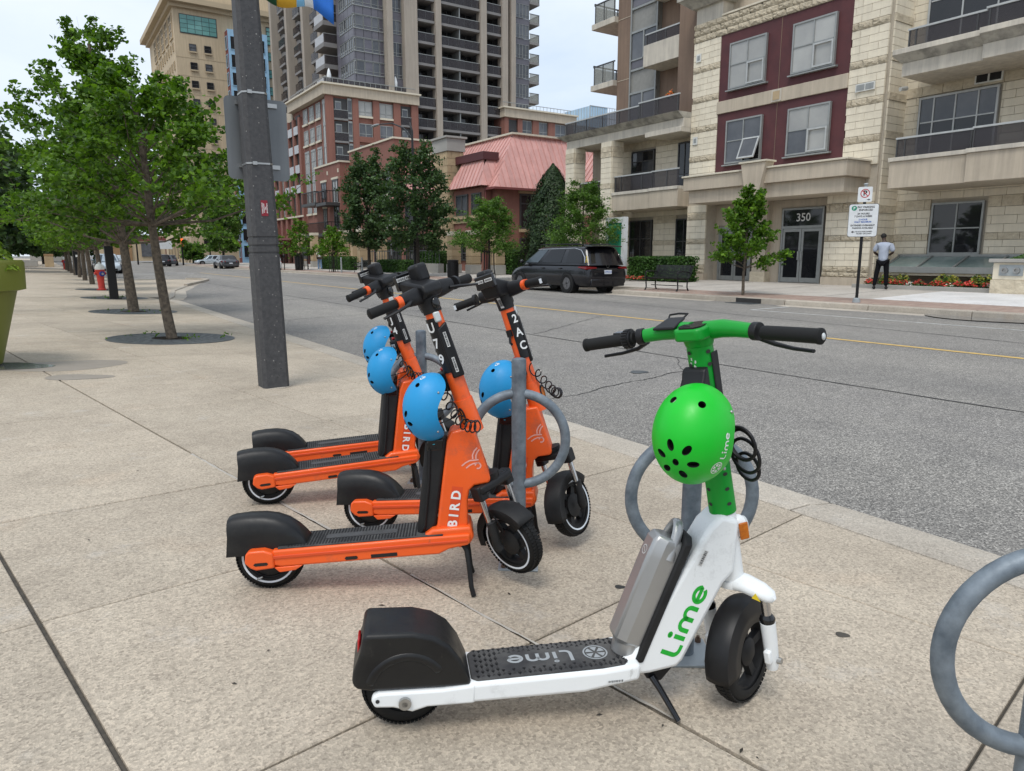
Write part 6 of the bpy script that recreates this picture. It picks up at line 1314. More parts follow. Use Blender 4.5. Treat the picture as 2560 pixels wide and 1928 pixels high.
van, vpl, vcab = car('black minivan parked in the bay, seen from behind', (17.22,22.40,-.10), 90, 5.17, 1.98, 1.74, 'van', 'paint_black', wins=((.03,.30),(.34,.66),(.69,.93)), cat='minivan', name='minivan')
L_ = 5.17
text('plate_text', 'CPPN 812', .075, 'print_blue', (-L_*.5042,0,1.74*.445), (0,-1,0), (0,0,1), vpl, bold=.001)
mb = MB(); mb.lathe([(.055,0),(.07,0),(.07,.01),(.055,.01)], 20, (-L_*.4965,0,.985), 'x', close=True); mb.obj('badge', 'chrome', van, 40)
for sy in (-1,1):
    mb = MB(); mb.tube([vcab(.03,sy*1.01,.15)+Vector((0,sy*.0,0)),vcab(.02,sy*1.012,.42),vcab(.07,sy*1.012,.80),vcab(.20,sy*1.01,.90),vcab(.95,sy*1.01,.87)], .013, 6); mb.obj('chrome_trim', 'chrome', van, 50)
    mb = MB(); mb.tube([(-1.9,sy*.70,1.735),(-1.85,sy*.70,1.775),(.6,sy*.70,1.775),(.65,sy*.70,1.735)], .018, 6); mb.obj('roof_rail', 'iron_black', van, 50)
mb = MB(); mb.hexa([(-L_*.482,-.72,1.66),(-L_*.40,-.74,1.69),(-L_*.40,.74,1.69),(-L_*.482,.72,1.66),(-L_*.486,-.70,1.70),(-L_*.40,-.72,1.745),(-L_*.40,.72,1.745),(-L_*.486,.70,1.70)]); mb.obj('spoiler', 'paint_black', van, 30, .015)
P0 = vcab(.005,1.03,.34); mb = ribbon([([(-.06,-.14),(-.03,-.02),(.03,.08),(.0,.13),(-.03,.08),(.03,-.02),(.06,-.14)],)], .030, lambda p: P0+Vector((-.10+p[0]*.9,.035,p[1]*.9))); mb.obj('ribbon_decal', 'sticker_yellow', van, 0)
mb = MB(); mb.bx(-L_*.499,-L_*.49,.10,.62,.62,.64) if False else mb.bx(-L_*.4985,-L_*.492,.45,.62,.70,.725); mb.obj('model_badge', 'chrome', van, 20)
CARS = [('grey sedan driving away beyond the lamp post', (16.9,81,-.1), 90, 4.8,1.83,1.45,'sedan','paint_grey'),
        ('white crossover parked by the far kerb right of the lamp post', (16.7,64.5,-.1), 90, 4.5,1.83,1.62,'suv','paint_white'),
        ('pale blue-white hatchback crossing the junction', (20.4,107,-.1), 180, 4.25,1.80,1.46,'hatch','paint_silver'),
        ('dark car waiting beside the pale hatchback', (13.4,101,-.1), 86, 4.5,1.82,1.55,'hatch','paint_black'),
        ('charcoal hatchback partly hidden behind the pale hatchback', (15.2,107,-.1), 80, 4.4,1.82,1.5,'hatch','paint_grey'),
        ('white crossover driving away with red brake lights', (9.2,126,-.1), 90, 4.5,1.84,1.66,'suv','paint_white'),
        ('silver car far down the road beyond the white crossover', (12.6,150,-.1), 90, 4.5,1.84,1.5,'suv','paint_silver'),
        ('silver-white car facing the camera behind the ginkgo trunks', (4.75,66.5,-.17), -90, 4.5,1.84,1.62,'suv','paint_silver'),
        ('white van parked far away under the dark trees', (-4.2,118,.1), -90, 5.2,2.0,2.1,'van','paint_white'),
        ('black car parked behind the far pavement near the woman', (22.6,86,.2), 60, 4.6,1.82,1.45,'sedan','paint_black')]
for lb, lc, hd_, a, b, c, kd, pa in CARS: car(lb, lc, hd_, a, b, c, kd, pa, lit='brake lights' in lb, name='car')
# ---------------------------------------------------------------- street furniture
def bench(label, loc, rz, L=1.75):
    t = thing('bench', label, 'bench', loc, rotz=rad(rz), group='black metal benches')      # faces +x, runs along y
    for y in (-L/2+.12,L/2-.12):
        mb = MB(); mb.tube([(.30,y,.0),(.24,y,.10),(.26,y,.26),(.25,y,.40)], [.03,.022,.024,.03], 8); mb.obj('leg', 'iron_black', t, 50)
        mb = MB(); mb.tube([(-.26,y,.0),(-.20,y,.12),(-.20,y,.28),(-.22,y,.40)], [.03,.022,.024,.03], 8); mb.obj('leg', 'iron_black', t, 50)
        mb = MB(); mb.tube([(.30,y,.40),(-.20,y,.38),(-.30,y,.62),(-.36,y,.86)], .026, 8); mb.tube([(-.29,y,.62),(.0,y,.66),(.26,y,.64),(.29,y,.58),(.26,y,.40)], .022, 8); mb.obj('end_frame', 'iron_black', t, 50)
    n = 34
    for k in range(n):
        y = -L/2+.02+(L-.04)*k/(n-1); mb = MB(); w_ = .014
        pr = [(.30,.40),(.33,.43),(.28,.45),(-.10,.425),(-.20,.44),(-.30,.66),(-.36,.84),(-.40,.86)]
        vs = [(x,y+s_*w_,z) for s_ in (-1,1) for x,z in pr]+[(x-.004,y+s_*w_,z-.012) for s_ in (-1,1) for x,z in pr]; m_ = len(pr)
        fs = []
        for i in range(m_-1): fs += [(i,i+1,m_+i+1,m_+i),(2*m_+i,3*m_+i,3*m_+i+1,2*m_+i+1),(i,2*m_+i,2*m_+i+1,i+1),(m_+i,m_+i+1,3*m_+i+1,3*m_+i)]
        mb.add(vs, fs); mb.obj('slat', 'iron_black', t, 50)
    mb = MB(); mb.tube([(0,-L/2+.12,.17),(0,L/2-.12,.17)], .014, 6); mb.obj('stretcher', 'iron_black', t)
    return t
bench('black slatted bench by the kerb between the minivan and the small maple', (18.25,17.9,.07), 180)
bench('black slatted bench farther up the far pavement near the dark trees', (18.9,47.6,.09), 180)
sp_ = thing('parking_sign', 'parking sign post with no-parking plate above a pay-parking plate', 'sign', (17.75,10.62,.06), rot=(0,rad(-1.5),rad(26)))
# local: faces -x
mb = MB(); mb.bx(-.035,.035,-.035,.035,0,2.55); mb.obj('post', 'iron_black', sp_, 30, .006); mb = MB(); mb.lathe([(.09,0),(.10,.0),(.085,.10),(.06,.12)], 14); mb.obj('post_sleeve', 'galv_pale', sp_, 40)
mb = MB(); mb.prism([(y,z+2.08) for y,z in rrect(.335,.40,.05)], -.052, -.040, 'yz'); pl1 = mb.obj('sign_plate', 'sign_white', sp_, 30)
mb = MB(); mb.prism([(y,z+2.08) for y,z in rrect(.345,.41,.055)], -.048, -.042, 'yz'); mb.obj('plate_border', 'print_black', pl1, 30)
mb = MB(); mb.prism([(y,z+2.72) for y,z in rrect(.165,.185,.03)], -.052, -.040, 'yz'); pl2_ = mb.obj('sign_plate', 'sign_white', sp_, 30)
mb = MB(); mb.bx(-.03,.03,-.03,.03,2.55,2.95); mb.ell((0,0,2.97),(.06,.06,.03),10,6); mb.obj('post_top', 'galv_pale', sp_, 30)
XF = -.0535
def tline(s_, y, z, sz, mat, par=pl1, b=.0022, sx=1.0): text('lettering', s_, sz, mat, (XF,y,z), (0,-1,0), (0,0,1), par, bold=b, sx=sx)
tline('PAY PARKING', -.05, 2.405, .066, 'print_black', sx=.95); tline('ENFORCED', -.05, 2.335, .066, 'print_black', sx=.95)
tline('24 HOURS', 0, 2.245, .060, 'print_black'); tline('7 DAYS A WEEK', 0, 2.18, .060, 'print_black', sx=.95)
tline('2 HOUR', 0, 2.10, .056, 'print_blue'); tline('DAILY MAXIMUM', 0, 2.04, .056, 'print_blue', sx=.9)
tline('EXTENDED OVERNIGHT', 0, 1.955, .056, 'print_black', sx=.9); tline('PARKING AVAILABLE', 0, 1.89, .056, 'print_black', sx=.9); tline('PLACE PURCHASED', -.04, 1.80, .044, 'print_black', b=.0015); tline('TICKET ON DASH', -.04, 1.75, .044, 'print_black', b=.0015)
mb = MB(); mb.add([(XF,.26,1.795),(XF,.21,1.825),(XF,.21,1.765)], [(0,1,2)]); mb.add([(XF,.21,1.805),(XF,.17,1.805),(XF,.17,1.785),(XF,.21,1.785)], [(0,1,2,3)]); mb.obj('arrow', 'print_black', pl1, 0)
mb = MB(); mb.add([(XF,.22+.062*math.cos(a),2.385+.062*math.sin(a)) for a in [2*PI*k/24 for k in range(24)]], [tuple(range(24))]); em = mb.obj('emblem', 'print_green', pl1, 0); text('lettering', 'P', .085, 'sign_white', (XF-.001,.22,2.385), (0,-1,0), (0,0,1), em, bold=.003)
mb = ribbon([(arc(0,.02,.098,0,360,32)[:-1],True),([(-.068,.09),(.068,-.05)],)], .020, lambda p: Vector((XF-.001,-p[0],2.725+p[1]))); mb.obj('no_symbol', 'print_red', pl2_, 0)
text('lettering', 'P', .17, 'print_black', (XF,0,2.745), (0,-1,0), (0,0,1), pl2_, bold=.006)
mb = MB(); mb.add([(XF,-.13,2.59),(XF,-.085,2.615),(XF,-.085,2.565)], [(0,1,2)]); mb.add([(XF,-.085,2.598),(XF,-.05,2.598),(XF,-.05,2.582),(XF,-.085,2.582)], [(0,1,2,3)]); mb.obj('arrow', 'print_black', pl2_, 0)
tb = thing('litter_bin', 'black slatted litter bin on the far pavement', 'bin', (18.3,33.4,.07))
mb = MB(); mb.lathe([(.26,0),(.28,.05),(.28,.86),(.30,.88),(.30,.95),(.18,.98)], 24); mb.obj('barrel', 'iron_black', tb, 30)
for k in range(24): a = 2*PI*k/24; mb = MB(); mb.M = Matrix.Rotation(a,4,'Z'); mb.bx(.282,.30,-.022,.022,.08,.82); mb.obj('slat', 'iron_black', tb, 0)
tb2 = thing('litter_bin', 'dark litter bin beside the information board', 'bin', (18.3,60,.07)); mb = MB(); mb.lathe([(.30,0),(.32,.05),(.34,1.0),(.30,1.2),(.15,1.35)], 20); mb.obj('barrel', 'iron_black', tb2, 30)
bd_ = thing('information_board', 'dark information board beyond the woman', 'board', (19.3,61.5,.07)); mb = MB(); mb.bx(-.03,.03,-.75,.75,.9,2.1); mb.obj('panel', 'frame_dark', bd_, 30)
for y in (-.7,.7): mb = MB(); mb.bx(-.04,.04,y-.04,y+.04,0,2.15); mb.obj('post', 'iron_black', bd_, 0)
for lb, y in (('slim grey marker post left of the far bench', 49.2), ('slim grey marker post right of the far bench', 45.3)):
    t = thing('marker_post', lb, 'post', (18.0,y,.06), group='slim marker posts'); mb = MB(); mb.cyl((0,0,0),(0,0,1.05), .06, .055, 10); mb.obj('shaft', 'galv_pale', t, 30); mb = MB(); mb.ell((0,0,1.05),(.055,.055,.03),10,6); mb.obj('cap', 'galv_pale', t, 50)
pm_ = thing('parking_meter', 'black parking meter on the far kerb', 'parking meter', (17.8,62.5,.06)); mb = MB(); mb.cyl((0,0,0),(0,0,1.0), .04, n=8); mb.obj('post', 'iron_black', pm_); mb = MB(); mb.ell((0,0,1.15),(.10,.12,.18),10,8); mb.obj('head', 'iron_black', pm_, 60)
sl_ = thing('street_lamp', 'tall black street lamp with curved arm over the far pavement', 'street lamp', (18.2,37.7,.07))
mb = MB(); mb.tube([(0,0,0),(0,0,3),(0,0,8.0),(0,.3,8.5)], [.09,.08,.06,.05], 10); mb.obj('pole', 'iron_black', sl_, 50); mb = MB(); mb.tube([(0,0,7.6),(-.05,1.0,8.3),(-.1,2.4,8.75),(-.1,4.2,8.95)], [.05,.045,.04,.035], 8); mb.obj('arm', 'iron_black', sl_, 50); mb = MB(); mb.ell((-.1,4.9,8.98),(.14,.6,.07),12,8); mb.obj('lamp_head', 'galv_pale', sl_, 60)
ms = thing('monument_sign', 'white framed monument sign with green panel behind the minivan', 'sign', (22.0,24.8,.2))
mb = MB(); mb.bx(-.12,.12,-.62,-.46,0,2.75); mb.bx(-.12,.12,.46,.62,0,2.75); mb.bx(-.12,.12,-.46,.46,2.5,2.74); mb.bx(-.12,.12,-.46,.46,0,.9); mb.obj('frame', 'sign_white', ms, 30); mb = MB(); mb.bx(-.09,.09,-.455,.455,.905,2.495); mb.obj('panel', 'print_green', ms, 30)
# ---------------------------------------------------------------- planting on the far side
def hedge(label, x0, x1, y0, y1, z0, z1, n, seed, group='clipped hedges'):
    t = thing('hedge', label, 'hedge', ((x0+x1)/2,(y0+y1)/2,z0), group=group); q = random.Random(seed); mb = MB(); a, b, h = (x1-x0)/2, (y1-y0)/2, z1-z0
    mb.bx(-a*.8,a*.8,-b*.94,b*.94,0,h*.9); mb.obj('core', 'leaf_conifer', t, 0)
    lv = MB()
    for k in range(n):
        f_ = q.random()
        if f_ < .55: p = Vector((-a*q.uniform(.8,1.05), q.uniform(-b,b), q.uniform(.02,h)))
        elif f_ < .85: p = Vector((q.uniform(-a,a), q.uniform(-b,b), h*q.uniform(.9,1.04)))
        else: p = Vector((q.uniform(-a,a), b*(1 if q.random() < .5 else -1)*q.uniform(.93,1.03), q.uniform(0,h)))
        leaf_add(lv, p, Vector((q.gauss(-.4,.6),q.gauss(0,.6),q.gauss(.5,.5))), .085, 'quad', q)
    lv.obj('foliage', 'leaf_hedge', t, 0); return t
hedge('clipped green hedge behind the near bench', 22.0,22.8,20.6,24.0,.2,1.18, 3600, 1)
hedge('clipped green hedge beyond the woman', 20.3,21.0,53.5,60.5,.1,1.15, 3000, 2); hedge('low clipped hedge beside the far bench', 20.0,20.8,43.0,47.5,.1,.95, 2400, 3)
hedge('round green shrub in front of the stone piers by the litter bin', 21.6,22.6,41.2,44.4,.2,1.5, 2200, 4, 'leafy shrubs'); hedge('green shrub between stone piers near the minivan', 22.4,23.4,34.0,36.2,.2,1.6, 1800, 5, 'leafy shrubs')
def flower(label, loc, mat, r_, h, n, seed, s_=.06, cat='flowers', group='red bedding flowers', nm='flower_clump', gm='leaf_hedge'):
    t = thing(nm, label, cat, loc, group=group); q = random.Random(seed); a = MB(); b = MB()
    for k in range(n):
        w = q.uniform(0,6.28); rr = r_*math.sqrt(q.random()); z = h*(1-.6*(rr/r_)**2)*q.uniform(.5,1.05); p = Vector((math.cos(w)*rr, math.sin(w)*rr, z))
        leaf_add(a if (q.random() < .62 and z > h*.35) else b, p, Vector((q.gauss(-.3,.5),q.gauss(-.2,.5),.7)), s_*q.uniform(.7,1.2), 'quad', q)
    if a.f: a.obj('blooms', mat, t, 0)
    if b.f: b.obj('leaves', gm, t, 0)
    return t
POS = ['first','second','third','fourth','fifth','sixth','seventh','eighth','ninth','tenth','eleventh']
for k in range(11): flower('red flower clump, %s from the left in the bed below the skylight' % POS[k], (23.55+.08*((k*5)%3-1), 13.62-k*.385-.05*((k*3)%4), .26), 'flower_red', .20, .24, 130, 40+k)
for k in range(3): flower('red flower clump at the foot of the hedge, %s from the minivan' % POS[k], (21.7, 23.7-k*.45, .2), 'flower_red', .2, .2, 110, 60+k)
for k, y in enumerate((12.25,11.05,9.95)): flower('small white flower clump, %s from the left in the skylight bed' % POS[k], (23.42,y,.26), 'flower_white', .12, .17, 60, 70+k, group='white bedding flowers')
for k, y in enumerate((13.25,12.75,11.5,11.2,10.45,10.15)): flower('yellow-green leafy plant, %s from the left behind the red flowers' % POS[k], (23.85,y,.26), 'leaf_yellow', .24, .42, 130, 80+k, .07, 'plant', 'leafy bedding plants', 'bedding_plant')
bed = thing('flower_bed', 'raised flower bed edge of grey concrete below the skylight', 'flower bed', (23.5,11.6,.2))
mb = MB(); mb.bx(-.55,-.38,-1.95,2.35,-.02,.12); mb.obj('edging', 'grey_conc', bed, 30, .01); mb = MB(); mb.bx(-.38,.6,-1.95,2.35,-.02,.075); mb.obj('soil', 'soil', bed, 0)
sw_ = thing('planter_wall', 'stone planter wall with fire hose connections at the right edge', 'wall', (23.3,7.9,.2))
mb = MB(); mb.bx(-.55,.9,-2,1.75,-.02,.38); mb.obj('rock_course', 'stone_rock', sw_, 30, .02); mb = MB(); mb.bx(-.52,.87,-1.98,1.72,.385,.86); mb.obj('wall', 'stone_smooth', sw_, 30, .01); mb = MB(); mb.bx(-.62,.95,-2.05,1.82,.865,.97); mb.obj('coping', 'grey_conc', sw_, 30, .015)
mb = MB(); mb.bx(-.545,-.525,.95,1.55,.50,.80); hp_ = mb.obj('connection_plate', 'galv_pale', sw_, 30)
for y in (1.10,1.40): mb = MB(); mb.lathe([(.085,0),(.085,-.06),(.05,-.06),(.05,-.02)], 16, (-.545,y,.65), 'x'); mb.obj('hose_inlet', 'steel', hp_, 30)
flower('low green plants on the planter wall at the right edge', (23.4,8.7,1.1), 'leaf_hedge', .7, .22, 300, 95, .08, 'plant', 'leafy bedding plants', 'bedding_plant')
flower('orange flowers on the balcony left of the stone pier', (23.55,23.3,7.85), 'flower_orange', .22, .45, 110, 96, .10, 'flowers', 'balcony flowers', 'flower_pot')
# trees
mp_ = thing('maple_tree', 'small bright green maple in front of the entrance doors', 'tree', (17.95,14.4,.07), group='small street trees')
grow(mp_, [(0,0,0),(0,.02,.6),(.02,0,1.2),(0,0,2.2),(.03,-.05,3.0)], .05, .02, .95, 3.25, lambda u: .92*(1-u)**.8+.18, 34, 8, 5600, .095, 'leaf_maple', 'bark', 31, rise=.45, spread=.06, start=.8, nodes=4)
sm = [('small green street tree in a black guard beyond the far bench', (18.2,51.4,.07), 3.3, 1.15, 32), ('slender green street tree in a guard near the woman', (18.2,59.2,.07), 4.2, 1.2, 33), ('small green street tree just right of the lamp post', (18.2,69,.07), 4.5, 1.5, 34)]
for lb, lc, h, r_, sd_ in sm:
    t = thing('street_tree', lb, 'tree', lc, group='small street trees'); grow(t, [(0,0,0),(0,0,1.2),(.03,0,h*.9)], .06, .02, 1.2, h, lambda u, r_=r_: r_*(1-u)**.7+.2, 26, 7, 2600, .13, 'leaf_maple', 'bark_dark', sd_, rise=.6, spread=.1, start=1.1)
for lb, lc, h, z0_, r_, sd_, zc in (('dense dark green tree, larger of the two across the road', (18.2,37.4,.07), 7.5, 1.7, 2.1, 41, .45), ('narrower dark green tree left of the larger one across the road', (18.2,44.6,.07), 7.7, 1.9, 1.6, 42, .4)):
    t = thing('street_tree', lb, 'tree', lc, group='dark street trees')
    grow(t, [(0,0,0),(.03,0,1.5),(0,.05,3.5),(0,0,h*.9)], .13, .04, z0_, h, lambda u, r_=r_: r_*math.sqrt(max(.04,1-((u-.38)/.66)**2)), 48, 11, 12500, .15, 'leaf_dark', 'bark_dark', sd_, rise=.55, spread=.13, start=1.5)
for lb, lc, h, z0_, r_, sd_ in (('feathery honey locust with a black guard beyond the minivan', (18.2,29.6,.07), 3.85, 1.5, 1.75, 51), ('feathery honey locust hanging over the minivan', (20.4,25.2,.1), 4.3, 1.6, 1.75, 52)):
    t = thing('honey_locust', lb, 'tree', lc, group='honey locusts')
    grow(t, [(0,0,0),(.03,0,1.2),(0,.05,2.4),(0,0,h*.92)], .065, .022, z0_, h, lambda u, r_=r_: r_*(1-.75*u**1.3), 40, 11, 12500, .115, 'leaf_locust', 'bark_dark', sd_, rise=.35, kind='long', spread=.10, start=1.3, upb=.9)
def guard(label, loc):
    t = thing('tree_guard', label, 'tree guard', loc, group='black tree guards')
    for k in range(8): a = 2*PI*k/8; mb = MB(); mb.tube([(.34*math.cos(a),.34*math.sin(a),0),(.26*math.cos(a),.26*math.sin(a),.6),(.24*math.cos(a),.24*math.sin(a),1.45)], .016, 5); mb.obj('bar', 'iron_black', t)
    for z, r_ in ((.35,.29),(1.38,.245)): mb = MB(); mb.tube([(r_*math.cos(2*PI*k/16),r_*math.sin(2*PI*k/16),z) for k in range(16)], .018, 5, closed=True); mb.obj('hoop', 'iron_black', t)
guard('black tree guard around the locust beyond the minivan', (18.2,29.6,.07)); guard('black tree guard around the small tree by the far bench', (18.2,51.4,.07)); guard('black tree guard around the slender tree near the woman', (18.2,59.2,.07))
cf = thing('conifer', 'dense conical evergreen between the pink-roofed house and the stone building', 'tree', (23.6,31.8,.2))
mb = MB(); mb.cyl((0,0,0),(0,0,5.2), .12, .02, 8); mb.obj('trunk', 'bark_dark', cf); q = random.Random(77); lv = MB()
for k in range(14000):
    u = q.random()**1.1; a = q.uniform(0,6.28); r_ = (1.62*(1-u**2.8)**.85*(.6+.4*min(1,u/.12)))*q.uniform(.60,1.05)*(1+.13*math.sin(3*a+9*u)+.10*math.sin(7*a-14*u)); leaf_add(lv, Vector((math.cos(a)*r_, math.sin(a)*r_, .25+u*5.6)), Vector((math.cos(a),math.sin(a),.3+q.gauss(0,.3))), .16, 'long', q)
lv.obj('crown', 'leaf_conifer', cf, 0)
# ---------------------------------------------------------------- generic facade pieces (shared meshes)
def unitbox(name, mat): m = MB(); m.bx(0,1,0,1,0,1); return m.mesh(name, mat, 0)
_ub = {}
def ub(mat):
    if mat not in _ub: _ub[mat] = unitbox('block_'+mat, mat)
    return _ub[mat]
def blk(name, mat, par, off, x0,x1,y0,y1,z0,z1, **kw):
    return link(name, ub(mat), par, (x0-off[0],y0-off[1],z0-off[2]), (x1-x0,y1-y0,z1-z0), **kw)
_wm = {}
def winmesh(cols, rws, fr, frame, glass):
    """unit window in the y-z plane, looking to -x, two materials"""
    key = (cols,rws,fr,frame,glass)
    if key not in _wm:
        m = MB(); m.cur = 0; f_ = fr
        m.bx(0,1,0,f_,0,1); m.bx(0,1,1-f_,1,0,1); m.bx(0,1,f_,1-f_,0,f_); m.bx(0,1,f_,1-f_,1-f_,1)
        for c in cols: m.bx(.05,1,c-f_*.5,c+f_*.5,f_,1-f_)
        for c in rws: m.bx(.1,1,f_,1-f_,c-f_*.4,c+f_*.4)
        m.cur = 1; m.bx(.45,.8,f_*.5,1-f_*.5,f_*.5,1-f_*.5); _wm[key] = m.mesh('window', [frame,glass], 0)
    return _wm[key]
def win_x(par, off, x, y0,y1,z0,z1, cols=(.5,), rws=(.3,), fr=.05, frame='metal_frame', glass='glass_mid', d=.12, sill=None):   # on a face looking to -x
    o = link('window', winmesh(tuple(cols),tuple(rws),fr,frame,glass), par, (x-off[0],y0-off[1],z0-off[2]), (d,y1-y0,z1-z0))
    if sill: blk('sill', sill, par, off, x-.12,x+.02,y0-.1,y1+.1,z0-.22,z0-.01)
    return o
def win_y(par, off, y, x0,x1,z0,z1, cols=(.5,), rws=(.3,), fr=.05, frame='metal_frame', glass='glass_mid', d=.12, sill=None):   # on a face looking to -y
    o = link('window', winmesh(tuple(cols),tuple(rws),fr,frame,glass), par, (x0-off[0],y-off[1]+d*0,z0-off[2]), (d,x1-x0,z1-z0), (0,0,0))
    o.matrix_basis = Matrix.Translation((x1-off[0],y-off[1],z0-off[2])) @ Matrix.Rotation(PI/2,4,'Z') @ Matrix.Diagonal((d,x1-x0,z1-z0,1))
    if sill: blk('sill', sill, par, off, x0-.1,x1+.1,y-.12,y+.02,z0-.22,z0-.01)
    return o
# ---------------------------------------------------------------- pink-roofed brick house
HO = Vector((25,40,.2)); house = thing('brick_house', 'red brick house with pink standing-seam metal roof and stone chimney', 'house', HO)
def HB(name, mat, *a, **kw): return blk(name, mat, kw.pop('par', house), HO, *a, **kw)
HB('wall', 'red_brick', 25.2,38,39.9,56.5,.2,5.6)
HB('wall', 'red_brick', 24.6,25.25,40.6,44.6,.2,5.62)      # street bay
HB('wall', 'red_brick', 31.5,38,37.0,39.95,.2,5.0)
for z, m_ in ((3.55,'tan_stone'),): HB('string_course', m_, 24.5,25.15,40.55,44.65,3.42,3.62)
def rail_poly(name, mat, pts, par, th=.05, off=HO):
    n = (Vector(pts[1])-Vector(pts[0])).cross(Vector(pts[2])-Vector(pts[0])).normalized(); mb = MB(); N = len(pts)
    P1 = [Vector(p)-Vector(off) for p in pts]; mb.add([p for p in P1]+[p+n*th for p in P1], [tuple(range(N)),tuple(range(N,2*N))]+[(i,(i+1)%N,N+(i+1)%N,N+i) for i in range(N)]); return mb.obj(name, mat, par, 0)
def seam_roof(par, e0, e1, r0, r1, step=.42, off=HO):
    """panels between an eave line e0-e1 and a ridge line r0-r1, each a part, with raised seams"""
    e0,e1,r0,r1 = map(Vector,(e0,e1,r0,r1)); n = max(1,int((e1-e0).length/step))
    # seams run straight up the slope; panels outside the ridge span are cut by the hips
    L_ = (e1-e0); d = L_.normalized(); a = (r0-e0).dot(d)/L_.length; b = (r1-e0).dot(d)/L_.length; up = ((r0+r1)/2-(e0+e1)/2); up = up-d*up.dot(d); nn = d.cross(up).normalized()
    if nn.z < 0: nn = -nn
    def top(u):
        if u < a: return u/max(1e-6,a)
        if u > b: return (1-u)/max(1e-6,1-b)
        return 1.0
    def pt(u, v): return e0+L_*u+up*v
    for k in range(n):
        u0, u1 = k/n, (k+1)/n; pts = [pt(u0,0),pt(u1,0),pt(u1,top(u1)),pt(u0,top(u0))]
        mb = MB(); Q = [p-Vector(off) for p in pts]; mb.add(Q+[p-nn*.04 for p in Q], [(0,1,2,3),(4,7,6,5),(0,4,5,1),(1,5,6,2),(2,6,7,3),(3,7,4,0)]); p_ = mb.obj('roof_panel', 'roof_pink', par, 0)
        s0, s1 = pt(u1,0)-Vector(off), pt(u1,top(u1))-Vector(off); w = d*.018; mb = MB(); mb.hexa([s0-w,s0+w,s1+w,s1-w,s0-w+nn*.05,s0+w+nn*.05,s1+w+nn*.05,s1-w+nn*.05]); mb.obj('seam', 'roof_pink', p_, 0)
rf = MB(); rf.bx(.2,12,.3,15,5.4,5.55); roof = rf.obj('roof', 'roof_pink', house, 0)
# main hip: street slope + end slope (towards the camera)
rc = (27.3,41.3,9.15)
seam_roof(roof, (24.75,39.5,5.55),(24.75,56.5,5.55), rc,(27.3,56.5,9.15))
seam_roof(roof, (36.0,39.5,5.55),(24.75,39.5,5.55), (36,41.3,9.15), rc)
rail_poly('ridge_trim', 'cap_cream', [(27.1,41.1,9.17),(27.5,41.1,9.17),(27.5,56.5,9.17),(27.1,56.5,9.17)], house, .12); rail_poly('ridge_trim', 'cap_cream', [(27.5,41.05,9.17),(36,41.05,9.17),(36,41.4,9.17),(27.5,41.4,9.17)], house, .12)
HB('gutter', 'maroon', 24.62,24.78,39.35,56.5,5.42,5.56); HB('gutter', 'maroon', 24.78,36,39.35,39.5,5.42,5.56)
# bay roof
seam_roof(roof, (24.2,40.3,5.7),(24.2,44.9,5.7), (25.0,41.2,7.45),(25.0,44.0,7.45)); seam_roof(roof, (26.2,40.3,5.7),(24.2,40.3,5.7), (26.2,41.2,7.45),(25.0,41.2,7.45)); HB('bay_fascia', 'dark_red', 24.8,26,41.0,45.5,7.4,7.9)
for y0,y1,zb,zt in ((42.6,44.2,3.9,5.3),(40.9,42.1,3.9,5.3)):
    win_x(house, HO, 24.50, y0,y1,zb,zt, (.5,), (.25,), .06, 'frame_dark', 'glass_mid', sill='tan_stone'); win_x(house, HO, 24.50, y0,y1,.9,2.6, (.5,), (.3,), .06, 'frame_dark', 'glass_dark')
win_y(house, HO, 39.80, 26.9,28.6,3.0,5.25, (.5,), (.72,), .05, 'frame_dark', 'glass_dark', sill='tan_stone'); HB('lintel', 'tan_stone', 26.8,28.7,39.8,39.9,5.27,5.45); win_y(house, HO, 39.80, 26.9,28.6,.6,2.4, (.5,), (.7,), .05, 'frame_dark', 'glass_dark')
for k in range(4):
    y = 47.3+k*2.5; win_x(house, HO, 25.12, y,y+1.4,3.6,5.2, (.5,), (.3,), .06, 'frame_dark', 'glass_mid', sill='tan_stone'); win_x(house, HO, 25.12, y,y+1.5,.5,2.9, (.5,), (.72,), .05, 'frame_dark', 'glass_dark')
mb = MB(); mb.cyl((24.7,40.55,.3),(24.7,40.55,5.45), .05, n=8); mb.v = [(x-25,y-40,z-.2) for x,y,z in mb.v]; mb.obj('downpipe', 'maroon', house)
ch = HB('chimney', 'mortar', 24.25,25.45,44.75,46.7,.2,8.3)
ck = 0
for r_ in range(17):
    z = .3+r_*.47; u = 44.78-(.25 if r_ % 2 else 0)
    while u < 46.7:
        a, b = max(u,44.77), min(u+.56,46.69); u += .58
        if b-a > .06: HB('stone_block', 'tan_stone', 24.19,24.25,a,b,z,z+.45)
    for a, b in (((24.2,24.8),(24.82,25.44)) if r_ % 2 else ((24.2,24.5),(24.52,25.1),(25.12,25.44))): HB('stone_block', 'tan_stone', a,b,44.69,44.75,z,z+.45)
HB('chimney_cap', 'grey_conc', 24.12,25.55,44.62,46.83,8.3,9.15); HB('chimney_cap', 'grey_conc', 24.0,25.65,44.5,46.95,9.15,9.28)
